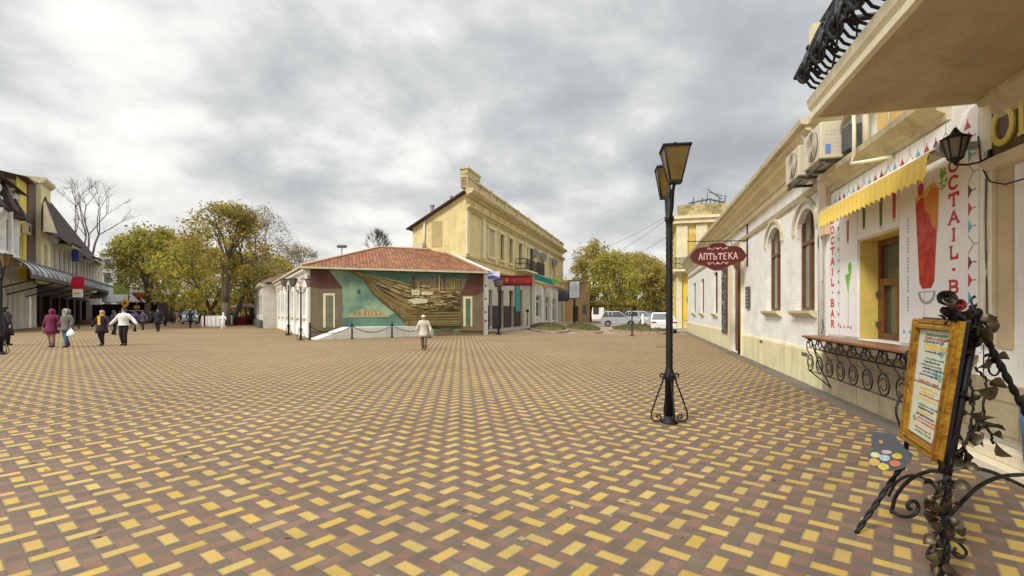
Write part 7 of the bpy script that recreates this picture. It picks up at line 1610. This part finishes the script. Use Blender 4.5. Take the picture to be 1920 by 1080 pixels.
# ================================================================ VEHICLES (length along +x, nose at +x)
def car(loc, rz, label, paint, kind='hatch', cat='car', L=4.0, W=1.72, H=1.5, plate=True, scale=1., grp='parked cars'):
    t = thing('parked_car' if cat == 'car' else 'van', label, cat, loc, rz, grp, scale); pm = mat('paint_' + '_'.join(str(int(c * 100)) for c in paint), paint, rough=.28, var=.05, bump=0, spec=.6, coat=.5)
    l = L / 2; wr = .31; xf, xr = l - .78, -l + .72; belt = H * .60
    if kind == 'hatch': prof = [(-l, .35), (-l + .02, .75), (-l + .10, belt), (l - 1.05, belt + .02), (l - .12, belt - .20), (l, .62), (l, .32)]; cab = [(-l + .12, belt), (-l + .38, H - .03), (l - 1.95, H - .03), (l - 1.12, belt)]
    elif kind == 'sedan': prof = [(-l, .35), (-l, .85), (-l + .06, belt + .05), (-l + .75, belt + .08), (l - 1.15, belt + .02), (l - .12, belt - .22), (l, .60), (l, .32)]; cab = [(-l + .72, belt + .05), (-l + 1.35, H - .02), (l - 2.1, H - .02), (l - 1.22, belt)]
    else: prof = [(-l, .35), (-l, belt), (l - .7, belt + .02), (l - .06, belt - .2), (l, .6), (l, .32)]; cab = [(-l + .02, belt), (-l + .1, H - .03), (l - 1.15, H - .03), (l - .68, belt)]
    arch = []
    for c_ in (xf, xr): arch.append([(c_ + (wr + .06) * math.cos(a), wr + (wr + .06) * math.sin(a)) for a in [math.pi * i / 8 for i in range(9)]])
    bot = [(l, .25)] + arch[0][:1] + arch[0][1:] + arch[1] + [(-l, .25)]
    poly = prof + [(l - .02, .22)] + [p for p in arch[0] if p[1] > .2] + [p for p in arch[1] if p[1] > .2] + [(-l + .02, .22)]
    # stations across the width, tucked in at the sides
    mb = MB(); mb.m(pm); n = len(poly); vs = []; W2 = W / 2
    for y, k_ in ((-W2, .975), (-W2 + .10, 1.0), (W2 - .10, 1.0), (W2, .975)): vs += [(x * k_, y, .3 + (z - .3) * (k_ if z > .4 else 1)) for x, z in poly]
    mb.add(vs, [tuple(range(n)), tuple(range(4 * n - 1, 3 * n - 1, -1))] + [(j * n + i, j * n + (i + 1) % n, (j + 1) * n + (i + 1) % n, (j + 1) * n + i) for j in range(3) for i in range(n)]); mb.build('body', None, t, bevel=.03)
    c0, c1, c2, c3 = cab; tw = W2 - .29; bw = W2 - .07
    def cabmesh(mb, ins, zt): mb.add([(c0[0] + ins, -bw + ins, c0[1]), (c3[0] - ins, -bw + ins, c3[1]), (c3[0] - ins, bw - ins, c3[1]), (c0[0] + ins, bw - ins, c0[1]), (c1[0] + ins, -tw + ins, zt), (c2[0] - ins, -tw + ins, zt), (c2[0] - ins, tw - ins, zt), (c1[0] + ins, tw - ins, zt)], [(0, 1, 2, 3), (4, 5, 6, 7), (0, 1, 5, 4), (1, 2, 6, 5), (2, 3, 7, 6), (3, 0, 4, 7)])
    mb = MB(); mb.m(carglass); cabmesh(mb, .03, H - .05); mb.build('windows', None, t)
    mb = MB(); mb.m(pm); mb.add([(c1[0] - .02, -tw - .01, H - .07), (c2[0] + .04, -tw - .01, H - .07), (c2[0] + .04, tw + .01, H - .07), (c1[0] - .02, tw + .01, H - .07), (c1[0] + .08, -tw + .06, H), (c2[0] - .1, -tw + .06, H), (c2[0] - .1, tw - .06, H), (c1[0] + .08, tw - .06, H)], [(0, 1, 2, 3), (4, 5, 6, 7), (0, 1, 5, 4), (1, 2, 6, 5), (2, 3, 7, 6), (3, 0, 4, 7)])
    for sy in (-1, 1):
        for (p, q) in ((c0, c1), (c3, c2)): mb.tube([(p[0], sy * (bw + .0), p[1] - .02), (q[0], sy * (tw + .0), q[1] - .02)], .045, 5)
        xm = (c1[0] + c2[0]) / 2; mb.tube([(xm, sy * (bw - .005), belt), (xm, sy * (tw - .0), H - .05)], .035, 5)
        if kind != 'sedan': mb.tube([(c1[0] + .5, sy * (bw - .005), belt), (c1[0] + .35, sy * tw, H - .05)], .04, 5)
    mb.build('roof', None, t)
    for cx_ in (xf, xr):
        for sy in (-1, 1):
            mb = MB(); mb.m(tyre_m); mb.prism([(cx_ + wr * math.cos(a), wr + wr * math.sin(a)) for a in [i * math.pi / 12 for i in range(24)]], lambda u, v, q: (u, q, v), *sorted((sy * (W2 - .21), sy * (W2 - .005)))); wh_ = mb.build('wheel', None, t)
            mb = MB(); mb.m(rim_m); mb.prism([(cx_ + .19 * math.cos(a), wr + .19 * math.sin(a)) for a in [i * math.pi / 10 for i in range(20)]], lambda u, v, q: (u, q, v), *sorted((sy * (W2 - .02), sy * (W2 + .004)))); mb.m(tyre_m)
            for i in range(5): a = i * 2 * math.pi / 5; mb.prism([(cx_ + r_ * math.cos(a + da), wr + r_ * math.sin(a + da)) for r_, da in ((.07, -.3), (.17, -.25), (.17, .25), (.07, .3))], lambda u, v, q: (u, q, v), *sorted((sy * (W2 + .004), sy * (W2 + .007))))
            mb.build('rim', None, wh_)
    for sy in (-1, 1):
        mb = MB(); mb.m(lamp_red); y0, y1 = sorted((sy * (W2 - .36 if kind == 'sedan' else W2 - .2), sy * (W2 - .04))); mb.box(-l - .015, -l + .12, y0, y1, belt - .16, belt - .05); mb.build('tail_light', None, t)
        mb = MB(); mb.m(lamp_clear); y0, y1 = sorted((sy * (W2 - .40), sy * (W2 - .04))); mb.box(l - .28, l + .01, y0, y1, .60, .74); mb.build('headlight', None, t)
        mb = MB(); mb.m(pm); mb.ball((c3[0] - .15, sy * (W2 + .1), belt + .08), (.06, .11, .08), 8, 5); mb.build('wing_mirror', None, t)
    mb = MB(); mb.m(greyd); mb.box(-l - .02, -l + .1, -W2 + .05, W2 - .05, .24, .36); mb.box(l - .1, l + .02, -W2 + .1, W2 - .1, .26, .42); mb.build('bumper', None, t)
    mb = MB(); mb.m(whitep); zz_ = .70 if kind == 'sedan' else .62; mb.box(-l - .03, -l - .016, -.26, .26, zz_ - .06, zz_ + .06); mb.build('number_plate', None, t)
    mb = MB(); mb.m(pblack)
    for sy in (-1, 1):
        for x in (c0[0] + .9, (c1[0] + c2[0]) / 2): mb.box(x, x + .012, *sorted((sy * (W2 - .002), sy * (W2 + .003))), .4, belt)
    mb.build('door_seam', None, t)
    return t
c_ = G(1254, 625); car((c_.x + .1, c_.y + 2.1, 0), R(-90 + 180 - 12), 'white saloon car seen from behind, half hidden by the lamp post', (.78, .77, .74), 'sedan', L=4.5, W=1.86, H=1.52)
c_ = P(1164, 612, 50); car((c_.x + .1, 51, 0), R(-12), 'silver hatchback with dark windows parked side-on behind the grass beds', (.36, .37, .40), 'hatch', L=3.9, H=1.62, W=1.7)
c_ = P(1204, 612, 56); car((c_.x, 57, 0), R(-65), 'pale silver car nosing out behind the silver hatchback', (.42, .44, .46), 'hatch', L=4.2, H=1.66)
c_ = P(1222, 612, 57); car((c_.x + .3, 60, 0), R(-80), 'dark car parked between the pale silver car and the white saloon', (.025, .028, .035), 'hatch', L=4.1, H=1.6)
c_ = P(346, 607, 61); car((c_.x, 62, 0), R(-55), 'pale blue-white van parked at the foot of the left avenue', (.52, .62, .64), 'van', 'van', L=4.4, H=1.9)
c_ = P(262, 604, 66); car((c_.x, 66, 0), R(10), 'dark blue car behind the strollers on the left', (.03, .05, .20), 'van', L=4.4, H=1.75)
# white bollard by the cars
t = thing('bollard', 'short white bollard in front of the pale silver car', 'bollard', tuple(G(1205, 618))); mb = MB(); mb.m(whitep); mb.loft([(0, 0, 0, .22, .22), (0, 0, .5, .12, .12), (0, 0, 1.3, .1, .1), (0, 0, 1.38, .04, .04)], 10); mb.build('post', None, t)
# fallen leaves scrap on the paving
t = thing('fallen_leaves', 'small brown scatter of fallen leaves left of the pharmacy wall', 'leaves', tuple(G(1238, 651))); mb = MB(); mb.m(leaf_d); g = random.Random(1)
for i in range(60): x, y = g.gauss(0, .16), g.gauss(0, .1); s_ = .035; a = g.random() * 6; z = .01 + g.random() * .04; mb.quad((x - s_, y, z), (x, y - s_, z + .02 * g.random()), (x + s_, y, z), (x, y + s_, z + .02))
mb.build('litter', None, t)
g = random.Random(77); mb = MB(); mb.m(leaf_d)
for i in range(420):
    Z = g.uniform(3.2, 26); x = g.uniform(-1.0, .55) * Z; s_ = g.uniform(.015, .035)
    if x > 3.5 + .268 * Z: continue
    a = g.random() * 6.28; ca, sa_ = math.cos(a) * s_, math.sin(a) * s_; z = .008; mb.quad((x - ca, Z - sa_, z), (x + sa_ * .6, Z - ca * .6, z + g.uniform(.004, .02)), (x + ca, Z + sa_, z + g.uniform(0, .01)), (x - sa_ * .6, Z + ca * .6, z))
tag(mb.build('leaf_litter'), 'tiny dry leaves strewn across the paving', 'leaves', kind='stuff')
